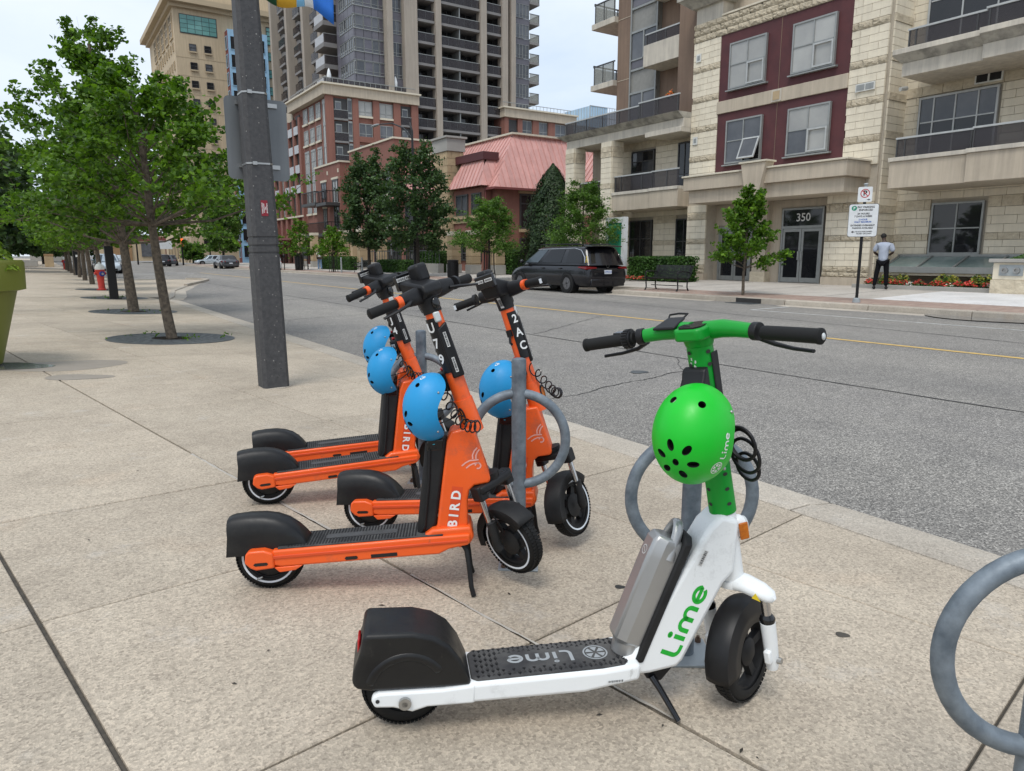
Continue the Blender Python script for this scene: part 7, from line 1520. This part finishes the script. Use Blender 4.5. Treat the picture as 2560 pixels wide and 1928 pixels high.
# far gable/wing seen through the stone columns
wing = thing('brick_house', 'low red brick wing with pink roof seen between the stone columns', 'house', (30,33,.2)); WO = Vector((30,33,.2))
blk('wall', 'red_brick', wing, WO, 29.5,40,32.5,37.0,.2,5.7); wr = blk('eaves', 'maroon', wing, WO, 29.3,40,32.3,37.2,5.7,5.85)
seam_roof(wing, (29.2,31.9,5.8),(29.2,37.5,5.8), (31.2,32.4,8.4),(31.2,37.5,8.4), off=WO); seam_roof(wing, (40,31.9,5.8),(29.2,31.9,5.8), (40,32.4,8.4),(31.2,32.4,8.4), off=WO)
win_x(wing, WO, 29.42, 34.0,35.5,3.9,5.3, (.5,), (), .06, 'frame_dark', 'glass_mid'); win_y(wing, WO, 32.42, 30.2,31.6,3.9,5.3, (.5,), (), .06, 'frame_dark', 'glass_dark')
# ---------------------------------------------------------------- stone piers and low walls in front of the house
def pier(label, x, y, h=2.55):
    t = thing('stone_pier', label, 'pier', (x,y,.18), group='stone piers of the arcade'); mb = MB(); mb.bx(-.3,.3,-.3,.3,.55,h-.25); mb.obj('shaft', 'tan_stone', t, 0)
    mb = MB(); mb.bx(-.36,.36,-.36,.36,0,.54); mb.obj('base', 'grey_conc', t, 0, .01); mb = MB(); mb.bx(-.35,.35,-.35,.35,h-.249,h); mb.obj('cap', 'cap_cream', t, 0, .01)
    for k in range(4):
        mb = MB(); mb.bx(-.325,.325,-.325,.325,.62+k*.42,.62+k*.42+.39); mb.obj('stone_block', 'tan_stone', t, 0, .012)
for k, (x, y) in enumerate(((22.0,40.0),(22.0,37.6),(22.0,34.9),(22.3,52),(22.3,56),(22.3,60),(22.3,64),(22.3,68),(22.3,72))): pier('tan stone pier of the arcade, %s counting away from the minivan' % POS[k] if k > 2 else 'tan stone pier, %s from the left beside the litter bin' % POS[k], x, y, 2.55 if k < 3 else 3.2)
lwall = thing('low_wall', 'low grey concrete wall with railing behind the dark trees', 'wall', (21.6,47,.1)); blk('wall', 'grey_conc', lwall, (21.6,47,.1), 21.4,21.8,41,52.5,.05,.75)
for k in range(24): blk('baluster', 'cast_iron', lwall, (21.6,47,.1), 21.58,21.62,41.2+k*.48,41.23+k*.48,.75,1.55)
blk('handrail', 'cast_iron', lwall, (21.6,47,.1), 21.57,21.63,41.1,52.5,1.55,1.60)
fence = thing('iron_fence', 'black iron fence beside the conifer', 'fence', (22.6,31.5,.2))
for k in range(22): mb = MB(); mb.bx(-.012,.012,-2.1+k*.2-.012,-2.1+k*.2+.012,0,1.5); mb.obj('picket', 'iron_black', fence, 0)
for z in (.2,1.35): mb = MB(); mb.bx(-.02,.02,-2.1,2.1,z,z+.04); mb.obj('rail', 'iron_black', fence, 0)
# ---------------------------------------------------------------- three-storey corner block with black balconies
CO = Vector((25,71,.2)); cb = thing('brick_building', 'low red brick corner block with black iron balconies', 'building', CO)
blk('wall', 'red_brick', cb, CO, 25,34,67.7,74.9,.2,10.0); blk('parapet', 'cap_cream', cb, CO, 24.9,34,67.6,75.0,10.0,10.16); blk('wall', 'red_brick', cb, CO, 26,34,57.5,67.7,.2,10.9); blk('parapet', 'cap_cream', cb, CO, 25.9,34,57.4,67.8,10.9,11.05)
for y0,y1,z0,z1,gl in ((71.6,73.0,6.9,8.45,'glass_mid'),(68.3,69.8,6.2,8.5,'glass_blind'),(71.7,72.7,4.0,5.9,'glass_blind'),(68.2,69.6,3.9,6.1,'glass_dark')): win_x(cb, CO, 24.93, y0,y1,z0,z1, (.5,), (.6,), .06, 'frame_dark', gl); blk('lintel', 'cap_cream', cb, CO, 24.9,25,y0-.15,y1+.15,z1+.02,z1+.22)
win_y(cb, CO, 67.63, 25.9,27.2,6.5,8.3, (.5,), (.6,), .06, 'cap_cream', 'glass_mid'); win_y(cb, CO, 67.63, 25.9,27.2,3.3,5.4, (.5,), (.6,), .06, 'cap_cream', 'glass_mid')
for y0,y1,z in ((71.2,75.5,6.15),(68.0,70.9,6.0),(67.9,75.0,3.1)):
    b_ = blk('balcony', 'frame_dark', cb, CO, 23.6,25,y0,y1,z,z+.28)
    for k in range(int((y1-y0)/.3)): blk('baluster', 'iron_black', cb, CO, 23.62,23.66,y0+k*.3,y0+.04+k*.3,z+.28,z+1.3)
    for k in range(4): blk('baluster', 'iron_black', cb, CO, 23.7+k*.33,23.74+k*.33,y0,y0+.04,z+.28,z+1.3)
    blk('handrail', 'iron_black', cb, CO, 23.58,23.7,y0-.02,y1,z+1.3,z+1.37); blk('handrail', 'iron_black', cb, CO, 23.7,25,y0-.02,y0+.06,z+1.3,z+1.37)
for k in range(4): y = 58.2+k*2.4; win_x(cb, CO, 25.93, y,y+1.3,6.5,8.4, (.5,), (.6,), .06, 'frame_dark', 'glass_mid', sill='cap_cream'); win_x(cb, CO, 25.93, y,y+1.3,3.4,5.4, (.5,), (.6,), .06, 'frame_dark', 'glass_blind', sill='cap_cream'); win_x(cb, CO, 25.93, y,y+1.6,.3,2.6, (.5,), (.7,), .05, 'frame_dark', 'glass_dark')
for k in range(5): blk('pilaster', 'tan_stone', cb, CO, 24.3,24.95,60+k*3.3,60.6+k*3.3,.2,3.05)
for y in (68.0,71.0): blk('ornament', 'cap_cream', cb, CO, 24.95,25,y,y+.25,9.1,9.45)
# ---------------------------------------------------------------- brick podium building
PO = Vector((28,79,.2)); pod = thing('brick_building', 'six-storey red brick podium building with cream cornice in front of the tower', 'building', PO)
def PB(name, mat, *a): return blk(name, mat, pod, PO, *a)
PB('wall', 'red_brick', 28.35,39.0,79.3,118,.2,18.4); PB('wall', 'red_brick', 51.0,62.0,79.3,100,.2,18.4)
for x0,x1 in ((27.6,39.05),(50.8,62.3)): PB('cornice', 'stucco', x0,x1,78.75,80.5,18.42,19.45); PB('cornice_cap', 'cap_cream', x0-.25,x1+.12,78.5,80.5,19.45,19.62)
PB('cornice', 'stucco', 27.6,28.6,80.5,92,18.42,19.45); PB('cornice_cap', 'cap_cream', 27.35,28.6,80.5,92.2,19.45,19.62); PB('cornice', 'stucco', 28.2,29.2,92,120,17.6,18.9)
for k in range(17): PB('rail_post', 'metal_frame', 28.3+k*.63,28.34+k*.63,79.5,79.54,19.62,20.3)
PB('handrail', 'metal_frame', 28.0,38.9,79.48,79.56,20.28,20.34); PB('glass_panel', 'rail_glass', 28.0,38.9,79.51,79.53,19.66,20.26)
for k in range(24): PB('rail_post', 'tower_white', 28.0,28.04,79.6+k*.55,79.64+k*.55,19.62,20.3)
PB('handrail', 'metal_frame', 27.97,28.07,79.5,92,20.28,20.34)
for k in range(20): PB('rail_post', 'metal_frame', 51.2+k*.56,51.23+k*.56,79.5,79.54,19.62,20.3)
PB('handrail', 'metal_frame', 51,62,79.48,79.56,20.28,20.34)
# brick piers proud of recessed bays on the camera-facing side
for x0,x1 in ((27.9,28.78),(30.95,31.66),(33.38,34.16),(35.88,36.75),(38.12,39.0)): PB('brick_pier', 'red_brick', x0,x1,79.0,79.3,.2,18.4)
for x0,x1 in ((51.0,51.6),(53.0,53.7),(55.3,56.3),(57.8,58.9),(60.9,62.0)): PB('brick_pier', 'red_brick', x0,x1,79.0,79.3,.2,18.4)
for fl in range(6):
    z = 1.9+fl*2.38
    for x0,x1 in ((31.7,33.33),(34.2,35.83)):
        PB('spandrel', 'red_brick', x0-.06,x1+.06,79.05,79.3,z+1.78+.6,z+2.38+.6) if fl < 5 else None
        win_y(pod, PO, 79.18, x0,x1,z+.65+2.2,z+2.2+2.2, (.5,), (.28,), .05, 'metal_frame', 'glass_blind' if (fl+int(x0))%3 == 0 else 'glass_mid', sill='cap_cream')
    for x0,x1 in ((28.8,30.4),(36.78,38.1)):
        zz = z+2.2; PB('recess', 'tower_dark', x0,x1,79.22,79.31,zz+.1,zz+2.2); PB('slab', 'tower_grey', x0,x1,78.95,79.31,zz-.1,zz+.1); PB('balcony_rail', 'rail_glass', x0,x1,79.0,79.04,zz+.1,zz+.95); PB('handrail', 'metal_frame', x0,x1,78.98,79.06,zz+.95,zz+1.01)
        win_y(pod, PO, 79.14, x0+.2,x0+.9,zz+.15,zz+1.9, (), (), .08, 'metal_frame', 'glass_mid', d=.08)
    win_y(pod, PO, 79.1, 30.42,30.92,z+2.3,z+4.5, (), (.3,), .1, 'metal_frame', 'glass_mid')
    for x0,x1 in ((53.75,55.25),(56.4,57.75),(59.0,60.8)): win_y(pod, PO, 79.18, x0,x1,z+2.8,z+4.5, (.5,), (.28,), .05, 'metal_frame', 'glass_mid')
    PB('recess', 'tower_dark', 51.65,52.95,79.22,79.31,z+2.3,z+4.4); PB('balcony_rail', 'rail_glass', 51.6,53.0,79.0,79.05,z+2.3,z+3.1)
# street side (looks to -x)
for k in range(6):
    for fl in range(2):
        z = 16.5-fl*2.4; y = 81.9+k*2.3 if k < 3 else 81.9+k*2.3
        if k < 3: win_x(pod, PO, 28.25, y,y+1.55,z,z+1.65, (.33,.66), (.4,), .05, 'metal_frame', 'glass_blind', sill='cap_cream'); 
for y0,y1 in ((79.7,81.0),): win_x(pod, PO, 28.2, y0,y1,2,18.2, (.5,), (.14,.28,.42,.56,.70,.84), .03, 'metal_frame', 'glass_blind')
for k in range(3): y = 81.9+k*2.3; win_x(pod, PO, 28.25, y,y+1.55,6.2,13.4, (.33,.66), (.15,.32,.5,.66,.83), .03, 'metal_frame', 'glass_blind', sill='cap_cream')
for k in range(12):
    y = 89.2+k*2.35; PB('brick_pier', 'red_brick', 28.0,28.35,y-.45,y+.25,.2,17.6); PB('recess', 'tower_dark', 28.3,28.36,y+.25,y+1.9,6.3,8.8) if k % 4 < 3 and k < 8 else win_x(pod, PO, 28.27, y+.35,y+1.8,6.2,13.4, (.33,.66), (.15,.32,.5,.66,.83), .03, 'metal_frame', 'glass_blind')
    for z in (8.85,11.2,13.5,15.7):
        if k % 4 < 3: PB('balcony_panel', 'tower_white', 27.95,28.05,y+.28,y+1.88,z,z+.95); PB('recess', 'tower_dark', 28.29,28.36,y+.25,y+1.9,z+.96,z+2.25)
    PB('sill_band', 'cap_cream', 27.9,28.36,y-.4,y+1.9,5.95,6.15); PB('panel_recess', 'maroon', 28.28,28.36,y+.3,y+1.7,4.0,5.3)
PB('awning', 'maroon', 26.5,28.4,88,112,3.2,3.45); PB('awning', 'frame_pale', 25.6,27,95,103,2.75,2.9)
for k in range(8): PB('shopfront', 'glass_dark', 28.28,28.36,84.5+k*3.6,87.3+k*3.6,.4,2.9)
# ---------------------------------------------------------------- tower
TO = Vector((40,80,19)); tw_ = thing('apartment_tower', 'tall grey-violet glass apartment tower with tan piers and stacked balconies', 'tower', TO)
def TB(name, mat, *a): return blk(name, mat, tw_, TO, *a)
TOP = 46
TB('core', 'tower_dark', 36.0,55.6,81.6,100,.5,TOP); TB('core', 'spandrel', 32.1,37.8,80.6,86,19,TOP); TB('core', 'tower_grey', 33.5,40,86,118,18,TOP)
for x0,x1 in ((35.6,36.3),(37.75,39.4),(41.75,42.5),(47.9,48.75),(51.0,51.85),(52.35,53.0)): TB('pier', 'tower_conc', x0,x1,79.5,80.6,2 if x0 > 40 and x0 < 51 else 19.3,TOP)
FL = 2.385
for k in range(13):
    z = 6.75+k*FL
    if z > TOP-1: break
    for x0,x1,kind in ((39.4,41.75,'b'),(42.5,47.9,'w'),(48.75,51.0,'b')):
        TB('balcony_slab', 'tower_grey', x0,x1,79.75,81.7,z-.28,z); TB('balcony_glass', 'rail_glass', x0,x1,79.80,79.83,z+.02,z+.92); TB('handrail', 'metal_frame', x0,x1,79.78,79.86,z+.92,z+.98)
        n = 2 if kind == 'b' else 5
        for q_ in range(1,n): xx = x0+(x1-x0)*q_/n; TB('rail_post', 'frame_dark', xx-.02,xx+.02,79.79,79.84,z,z+.92)
        if kind == 'w': TB('divider', 'metal_frame', 45.1,45.2,79.9,81.6,z,z+2.1); win_y(tw_, TO, 81.48, 42.6,45.0,z,z+2.05, (.3,.65), (), .03, 'frame_dark', 'glass_dark'); win_y(tw_, TO, 81.48, 45.3,47.8,z,z+2.05, (.35,.7), (), .03, 'frame_dark', 'glass_dark')
        else: win_y(tw_, TO, 81.48, x0+.2,x1-.2,z,z+2.05, (.5,), (), .03, 'frame_dark', 'glass_dark')
    if z < 18.5: continue
    gl = ('glass_mid','glass_violet','glass_dark','glass_violet')
    for i,(x0,x1) in enumerate(((31.98,32.15),(32.2,33.15),(33.2,34.15),(34.2,34.95),(35.0,35.55))): win_y(tw_, TO, 80.45, x0,x1,z+.35,z+1.75, (), (.25,), .035 if i else .1, 'metal_frame', 'glass_mid' if i in (1,3) else 'glass_violet'); TB('spandrel', 'spandrel', x0,x1,80.5,80.6,z-.55,z+.33)
    TB('transom', 'metal_frame', 31.95,35.6,80.42,80.6,z+.30,z+.36); TB('transom', 'metal_frame', 31.95,35.6,80.42,80.6,z-.60,z-.55)
    win_y(tw_, TO, 80.25, 36.32,37.72,z+.35,z+1.85, (.5,), (.25,), .04, 'metal_frame', 'glass_mid'); TB('spandrel', 'spandrel', 36.3,37.75,80.3,80.6,z-.55,z+.33)
    win_y(tw_, TO, 80.25, 51.87,52.33,z+.35,z+1.85, (), (), .06, 'metal_frame', 'glass_mid'); win_y(tw_, TO, 80.2, 53.02,55.5,z+.2,z+1.85, (.2,.4,.6,.8), (.25,), .02, 'metal_frame', 'glass_mid'); TB('spandrel', 'spandrel', 51.85,55.6,80.3,80.7,z-.55,z+.18)
    b_ = TB('balcony_slab', 'tower_grey', 55.6,57.1,80.2,82.6,z-.3,z); TB('balcony_panel', 'rail_glass_pale', 55.65,57.05,80.22,80.26,z,z+.9); TB('balcony_panel', 'rail_glass_pale', 57.02,57.06,80.3,82.5,z,z+.9); TB('handrail', 'frame_dark', 55.6,57.1,80.2,80.28,z+.9,z+.97); TB('handrail', 'frame_dark', 57.0,57.1,80.28,82.5,z+.9,z+.97); TB('rail_post', 'frame_dark', 57.0,57.08,80.2,80.27,z,z+.9)
    # street side: stepped glass, balconies, piers
    for y0,y1 in ((80.7,82.0),(82.05,83.4),(83.45,84.8)): win_x(tw_, TO, 31.95, y0,y1,z+.35,z+1.75, (.5,), (.25,), .04, 'metal_frame', 'glass_mid'); TB('spandrel', 'spandrel', 32.0,32.1,y0,y1,z-.55,z+.33)
    TB('balcony_slab', 'tower_grey', 30.6,33.5,86.4,89.6,z-.5,z); TB('balcony_panel', 'rail_glass', 30.65,33.4,86.42,86.46,z,z+.95); TB('balcony_panel', 'tower_white', 30.62,30.68,86.46,89.5,z,z+.95); TB('handrail', 'metal_frame', 30.6,33.4,86.40,86.50,z+.95,z+1.02)
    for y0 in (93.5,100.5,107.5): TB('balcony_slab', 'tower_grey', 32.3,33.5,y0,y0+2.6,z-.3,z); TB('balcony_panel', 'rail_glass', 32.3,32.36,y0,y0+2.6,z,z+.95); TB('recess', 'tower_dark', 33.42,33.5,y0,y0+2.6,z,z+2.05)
    for y0 in (96.6,103.8,111): win_x(tw_, TO, 33.4, y0,y0+2.0,z+.2,z+1.9, (.33,.66), (.35,), .04, 'frame_dark', 'glass_mid')
for y0 in (90.8,92.6,98.9,106,113.4): TB('pier', 'tower_conc', 32.2,33.6,y0-.45,y0+.45,18,TOP)
for k, (x, y) in enumerate(((29.0,80.6),(36.6,79.9))):
    t = thing('patio_umbrella', 'folded white umbrella on the podium terrace, %s' % ('left one' if k == 0 else 'right one'), 'umbrella', (x,y,19.6), group='folded terrace umbrellas'); mb = MB(); mb.lathe([(.05,.3),(.22,.7),(.25,1.2),(.14,1.7),(.02,1.95)], 10); mb.obj('canopy', 'sign_white', t, 50); mb = MB(); mb.cyl((0,0,0),(0,0,1.9), .03, n=6); mb.obj('pole', 'metal_frame', t)
# ---------------------------------------------------------------- beige office block with blue bay
BO = Vector((22,131,0)); bb_ = thing('office_building', 'tall beige office block with teal windows and pale blue bay', 'building', BO)
def BB(name, mat, *a): return blk(name, mat, bb_, BO, *a)
BB('wall', 'beige', 22,52,131,158,0,40.0); BB('cornice', 'beige_dark', 20.6,54,129.6,159.5,40.6,41.4); BB('cornice', 'beige_dark', 21.4,53,130.4,158.6,40.0,40.6); BB('penthouse', 'beige', 25.5,50,135,156,41.4,46)
for i in range(5):
    for j in range(4): BB('pane', 'glass_teal', 22.95+i*1.1,23.98+i*1.1,130.88,131.0,36.45+j*.67,37.06+j*.67)
BB('glazing_frame', 'frame_dark', 22.85,28.5,130.94,131.01,36.3,39.2)
for fl in range(13):
    z = 33.7-fl*2.8
    if z < 1: break
    for x in (24.05,26.33): win_y(bb_, BO, 130.84, x,x+1.05,z,z+1.12, (), (.5,), .06, 'frame_dark', 'glass_dark' if (fl+int(x))%3 else 'glass_mid', d=.15, sill='beige_dark')
    if fl: BB('string_course', 'beige_dark', 22,29.6,130.97,131,z+1.75,z+1.85)
    for k in range(10): win_x(bb_, BO, 21.84, 132.3+k*2.2,133.0+k*2.2,z,z+1.3, (), (), .1, 'beige_dark', 'glass_dark', d=.15)
    win_y(bb_, BO, 130.84, 36.5,37.5,z+.2,z+1.6, (), (.5,), .05, 'frame_dark', 'glass_teal', d=.15)
for k in range(5): win_x(bb_, BO, 21.80, 132.2+k*4.2,135.0+k*4.2,35.6,39.4, (.5,), (.33,.66), .06, 'beige_dark', 'glass_mid', d=.2)
win_y(bb_, BO, 130.84, 36.4,37.6,36.4,39.3, (), (.25,.5,.75), .05, 'frame_dark', 'glass_teal', d=.15)
for k in range(7): win_x(bb_, BO, 21.76, 132.2+k*3.4,134.0+k*3.4,.4,4.2, (), (), .1, 'beige_dark', 'glass_dark', d=.25)
BB('bay', 'sky_blue', 29.75,36.1,129.4,131,0,37.6); BB('bay_side', 'maroon', 29.66,29.75,129.4,131,0,37.4)
for fl in range(13):
    z = .9+fl*2.8
    for x0,x1 in ((30.1,31.2),(34.4,35.6)): win_y(bb_, BO, 129.3, x0,x1,z,z+2.1, (), (), .04, 'sky_blue', 'glass_dark', d=.15)
    win_x(bb_, BO, 29.6, 129.6,130.8,z,z+2.1, (), (), .06, 'sky_blue', 'glass_dark', d=.1)
gt = thing('glass_tower', 'distant pale blue glass tower behind the podium roof', 'tower', (150,183,0)); blk('core', 'glass_blue', gt, (150,183,0), 150,157,183,196,0,47.5)
for k in range(12): blk('mullion', 'frame_pale', gt, (150,183,0), 149.9,150,183+k*1.4,183.15+k*1.4,0,47.5); blk('mullion', 'frame_pale', gt, (150,183,0), 150+k*1.0,150.12+k*1.0,182.9,183,0,47.5)
for k in range(14): blk('floor_line', 'frame_pale', gt, (150,183,0), 149.85,162,182.85,183,47.5-k*3.3,47.65-k*3.3)
# ---------------------------------------------------------------- junction: signals, far trees, distant blocks
def signal(label, loc, h, arm, heads):
    t = thing('traffic_signal', label, 'traffic signal', loc, group='traffic signals'); mb = MB(); mb.cyl((0,0,0),(0,0,h), .12, .08, 8); mb.obj('pole', 'iron_black', t)
    if arm: mb = MB(); mb.cyl((0,0,h-.6),(arm,0,h+.1), .07, .05, 6); mb.obj('mast_arm', 'iron_black', t)
    for x, z, lit_ in heads:
        mb = MB(); mb.bx(x-.22,x+.22,-.35,-.05,z-.55,z+.55); hd_ = mb.obj('signal_head', 'signal_amber', t, 0, .03)
        for q_, m_ in ((.35,'lit_red' if lit_ else 'iron_black'),(0,'iron_black'),(-.35,'iron_black')): mb = MB(); mb.cyl((x,-.36,z+q_),(x,-.42,z+q_), .13, n=10); mb.obj('lens', m_, hd_)
signal('traffic signal with long mast arm at the junction', (17.6,112,-.1), 8.0, -5.5, ((-5.2,7.9,True),(0.0,3.2,True)))
signal('traffic signal on the far side of the junction, left of the mast arm one', (12.9,122,-.1), 7.0, -4.5, ((-4.4,7.0,False),)); signal('traffic signal post in front of the beige block', (21.2,111.5,.1), 7.2, 0, ((.0,5.6,False),))
ss = thing('street_sign', 'white street sign on a post by the junction', 'sign', (16.3,118,0)); mb = MB(); mb.bx(-.9,.9,-.03,.03,2.2,3.4); mb.obj('sign_plate', 'sign_white', ss, 0); mb = MB(); mb.cyl((0,.1,0),(0,.1,3.4), .06, n=6); mb.obj('post', 'maroon', ss)
for k, (x, y, h) in enumerate(((6.5,160,9),(9.0,170,10))):
    t = thing('banner_pole', 'pole with blue street banners far down the road, %s' % ('left one' if k == 0 else 'right one'), 'banner', (x,y,0), group='distant banner poles'); mb = MB(); mb.cyl((0,0,0),(0,0,h), .1, n=6); mb.obj('pole', 'iron_black', t); mb = MB(); mb.bx(.15,1.6,-.03,.03,h-4.5,h-1); mb.obj('banner', 'banner_mix', t, 0); mb = MB(); mb.bx(-1.6,-.15,-.03,.03,h-4.5,h-1); mb.obj('banner', 'banner_mix', t, 0)
st2 = [('dark tree beside the traffic signals, left of the lamp post', (23.5,114,.1), 9.0, 2.6, 61, 'leaf_dark'), ('leafy green tree partly hidden behind the lamp post', (19.0,92,.1), 8.0, 2.2, 62, 'leaf_locust'), ('bright shrub at the foot of the beige block', (19.8,117,.1), 3.0, 1.6, 63, 'leaf_locust')]
for lb, lc, h, r_, sd_, lm_ in st2:
    t = thing('street_tree', lb, 'tree', lc, group='trees by the junction'); grow(t, [(0,0,0),(0,0,h*.4),(.05,0,h*.9)], .16, .05, h*.22, h, lambda u, r_=r_: r_*math.sqrt(max(.04,1-((u-.4)/.66)**2)), 30, 8, 3200, .34, lm_, 'bark_dark', sd_, spread=.2, start=h*.18)
bt0 = thing('park_tree', 'large dark tree at the far left beyond the planter', 'tree', (-6.5,66,.2), group='large dark trees at the far left')
grow(bt0, [(0,0,0),(0,.1,4),(.1,0,8),(0,0,13)], .35, .1, 2.0, 14.5, lambda u: 5.0*math.sqrt(max(.05,1-((u-.4)/.64)**2)), 60, 10, 9000, .55, 'leaf_dark', 'bark_dark', 64, spread=.4, start=2.0)
for lb, lc, s_ in (('large dark tree, second from the left edge, behind the first', (-4.6,84,.2), .95), ('large dark tree closing the view beyond the left pavement', (-2.6,108,.1), .85), ('dark tree at the end of the ginkgo row', (1.0,128,.0), .7), ('dark tree far left beyond the parked white van', (-10,104,.3), 1.15), ('dark tree behind the silver-white car', (5.0,175,0), .7), ('dark tree at the far end of the road', (11.5,215,0), .8)):
    c = copy_tree(bt0); c.location = lc; c.scale = (s_,s_,s_); c.rotation_euler.z = lc[1]*.7; c['label'] = lb
rb = thing('shop_building', 'distant low shop with maroon fascia behind the traffic signals', 'building', (12,190,0)); blk('wall', 'beige', rb, (12,190,0), 12,27,190,205,0,6); blk('fascia', 'maroon', rb, (12,190,0), 11.9,27,189.8,190,4.6,5.6); blk('door', 'wood_door', rb, (12,190,0), 15,19,189.7,190,0,4); blk('window', 'glass_mid', rb, (12,190,0), 21,25,189.8,190,1,4)
rb2 = thing('shop_building', 'distant pale block with glazed front behind the silver-white car', 'building', (2,200,0)); blk('wall', 'grey_conc', rb2, (2,200,0), -1,11,200,215,0,12); 
for k in range(4): blk('window', 'glass_blue', rb2, (2,200,0), -.4+k*2.9,2.0+k*2.9,199.85,200,2,10)
pb = thing('concrete_planter', 'low concrete planter far down the left pavement', 'planter', (-1.2,96,.05)); mb = MB(); mb.bx(-1.4,1.4,-.5,.5,0,.7); mb.obj('tub', 'grey_conc', pb, 0, .05); mb = MB(); mb.bx(-1.25,1.25,-.4,.4,.6,.72); mb.obj('soil', 'soil', pb, 0)
lb2 = thing('litter_bin', 'orange-topped tan litter bin far down the left pavement', 'bin', (1.3,99,-.02)); mb = MB(); mb.bx(-.45,.45,-.45,.45,0,1.2); mb.obj('case', 'tan_stone', lb2, 0, .03); mb = MB(); mb.bx(-.47,.47,-.47,.47,1.21,1.45); mb.obj('lid', 'wood_door', lb2, 0, .03)
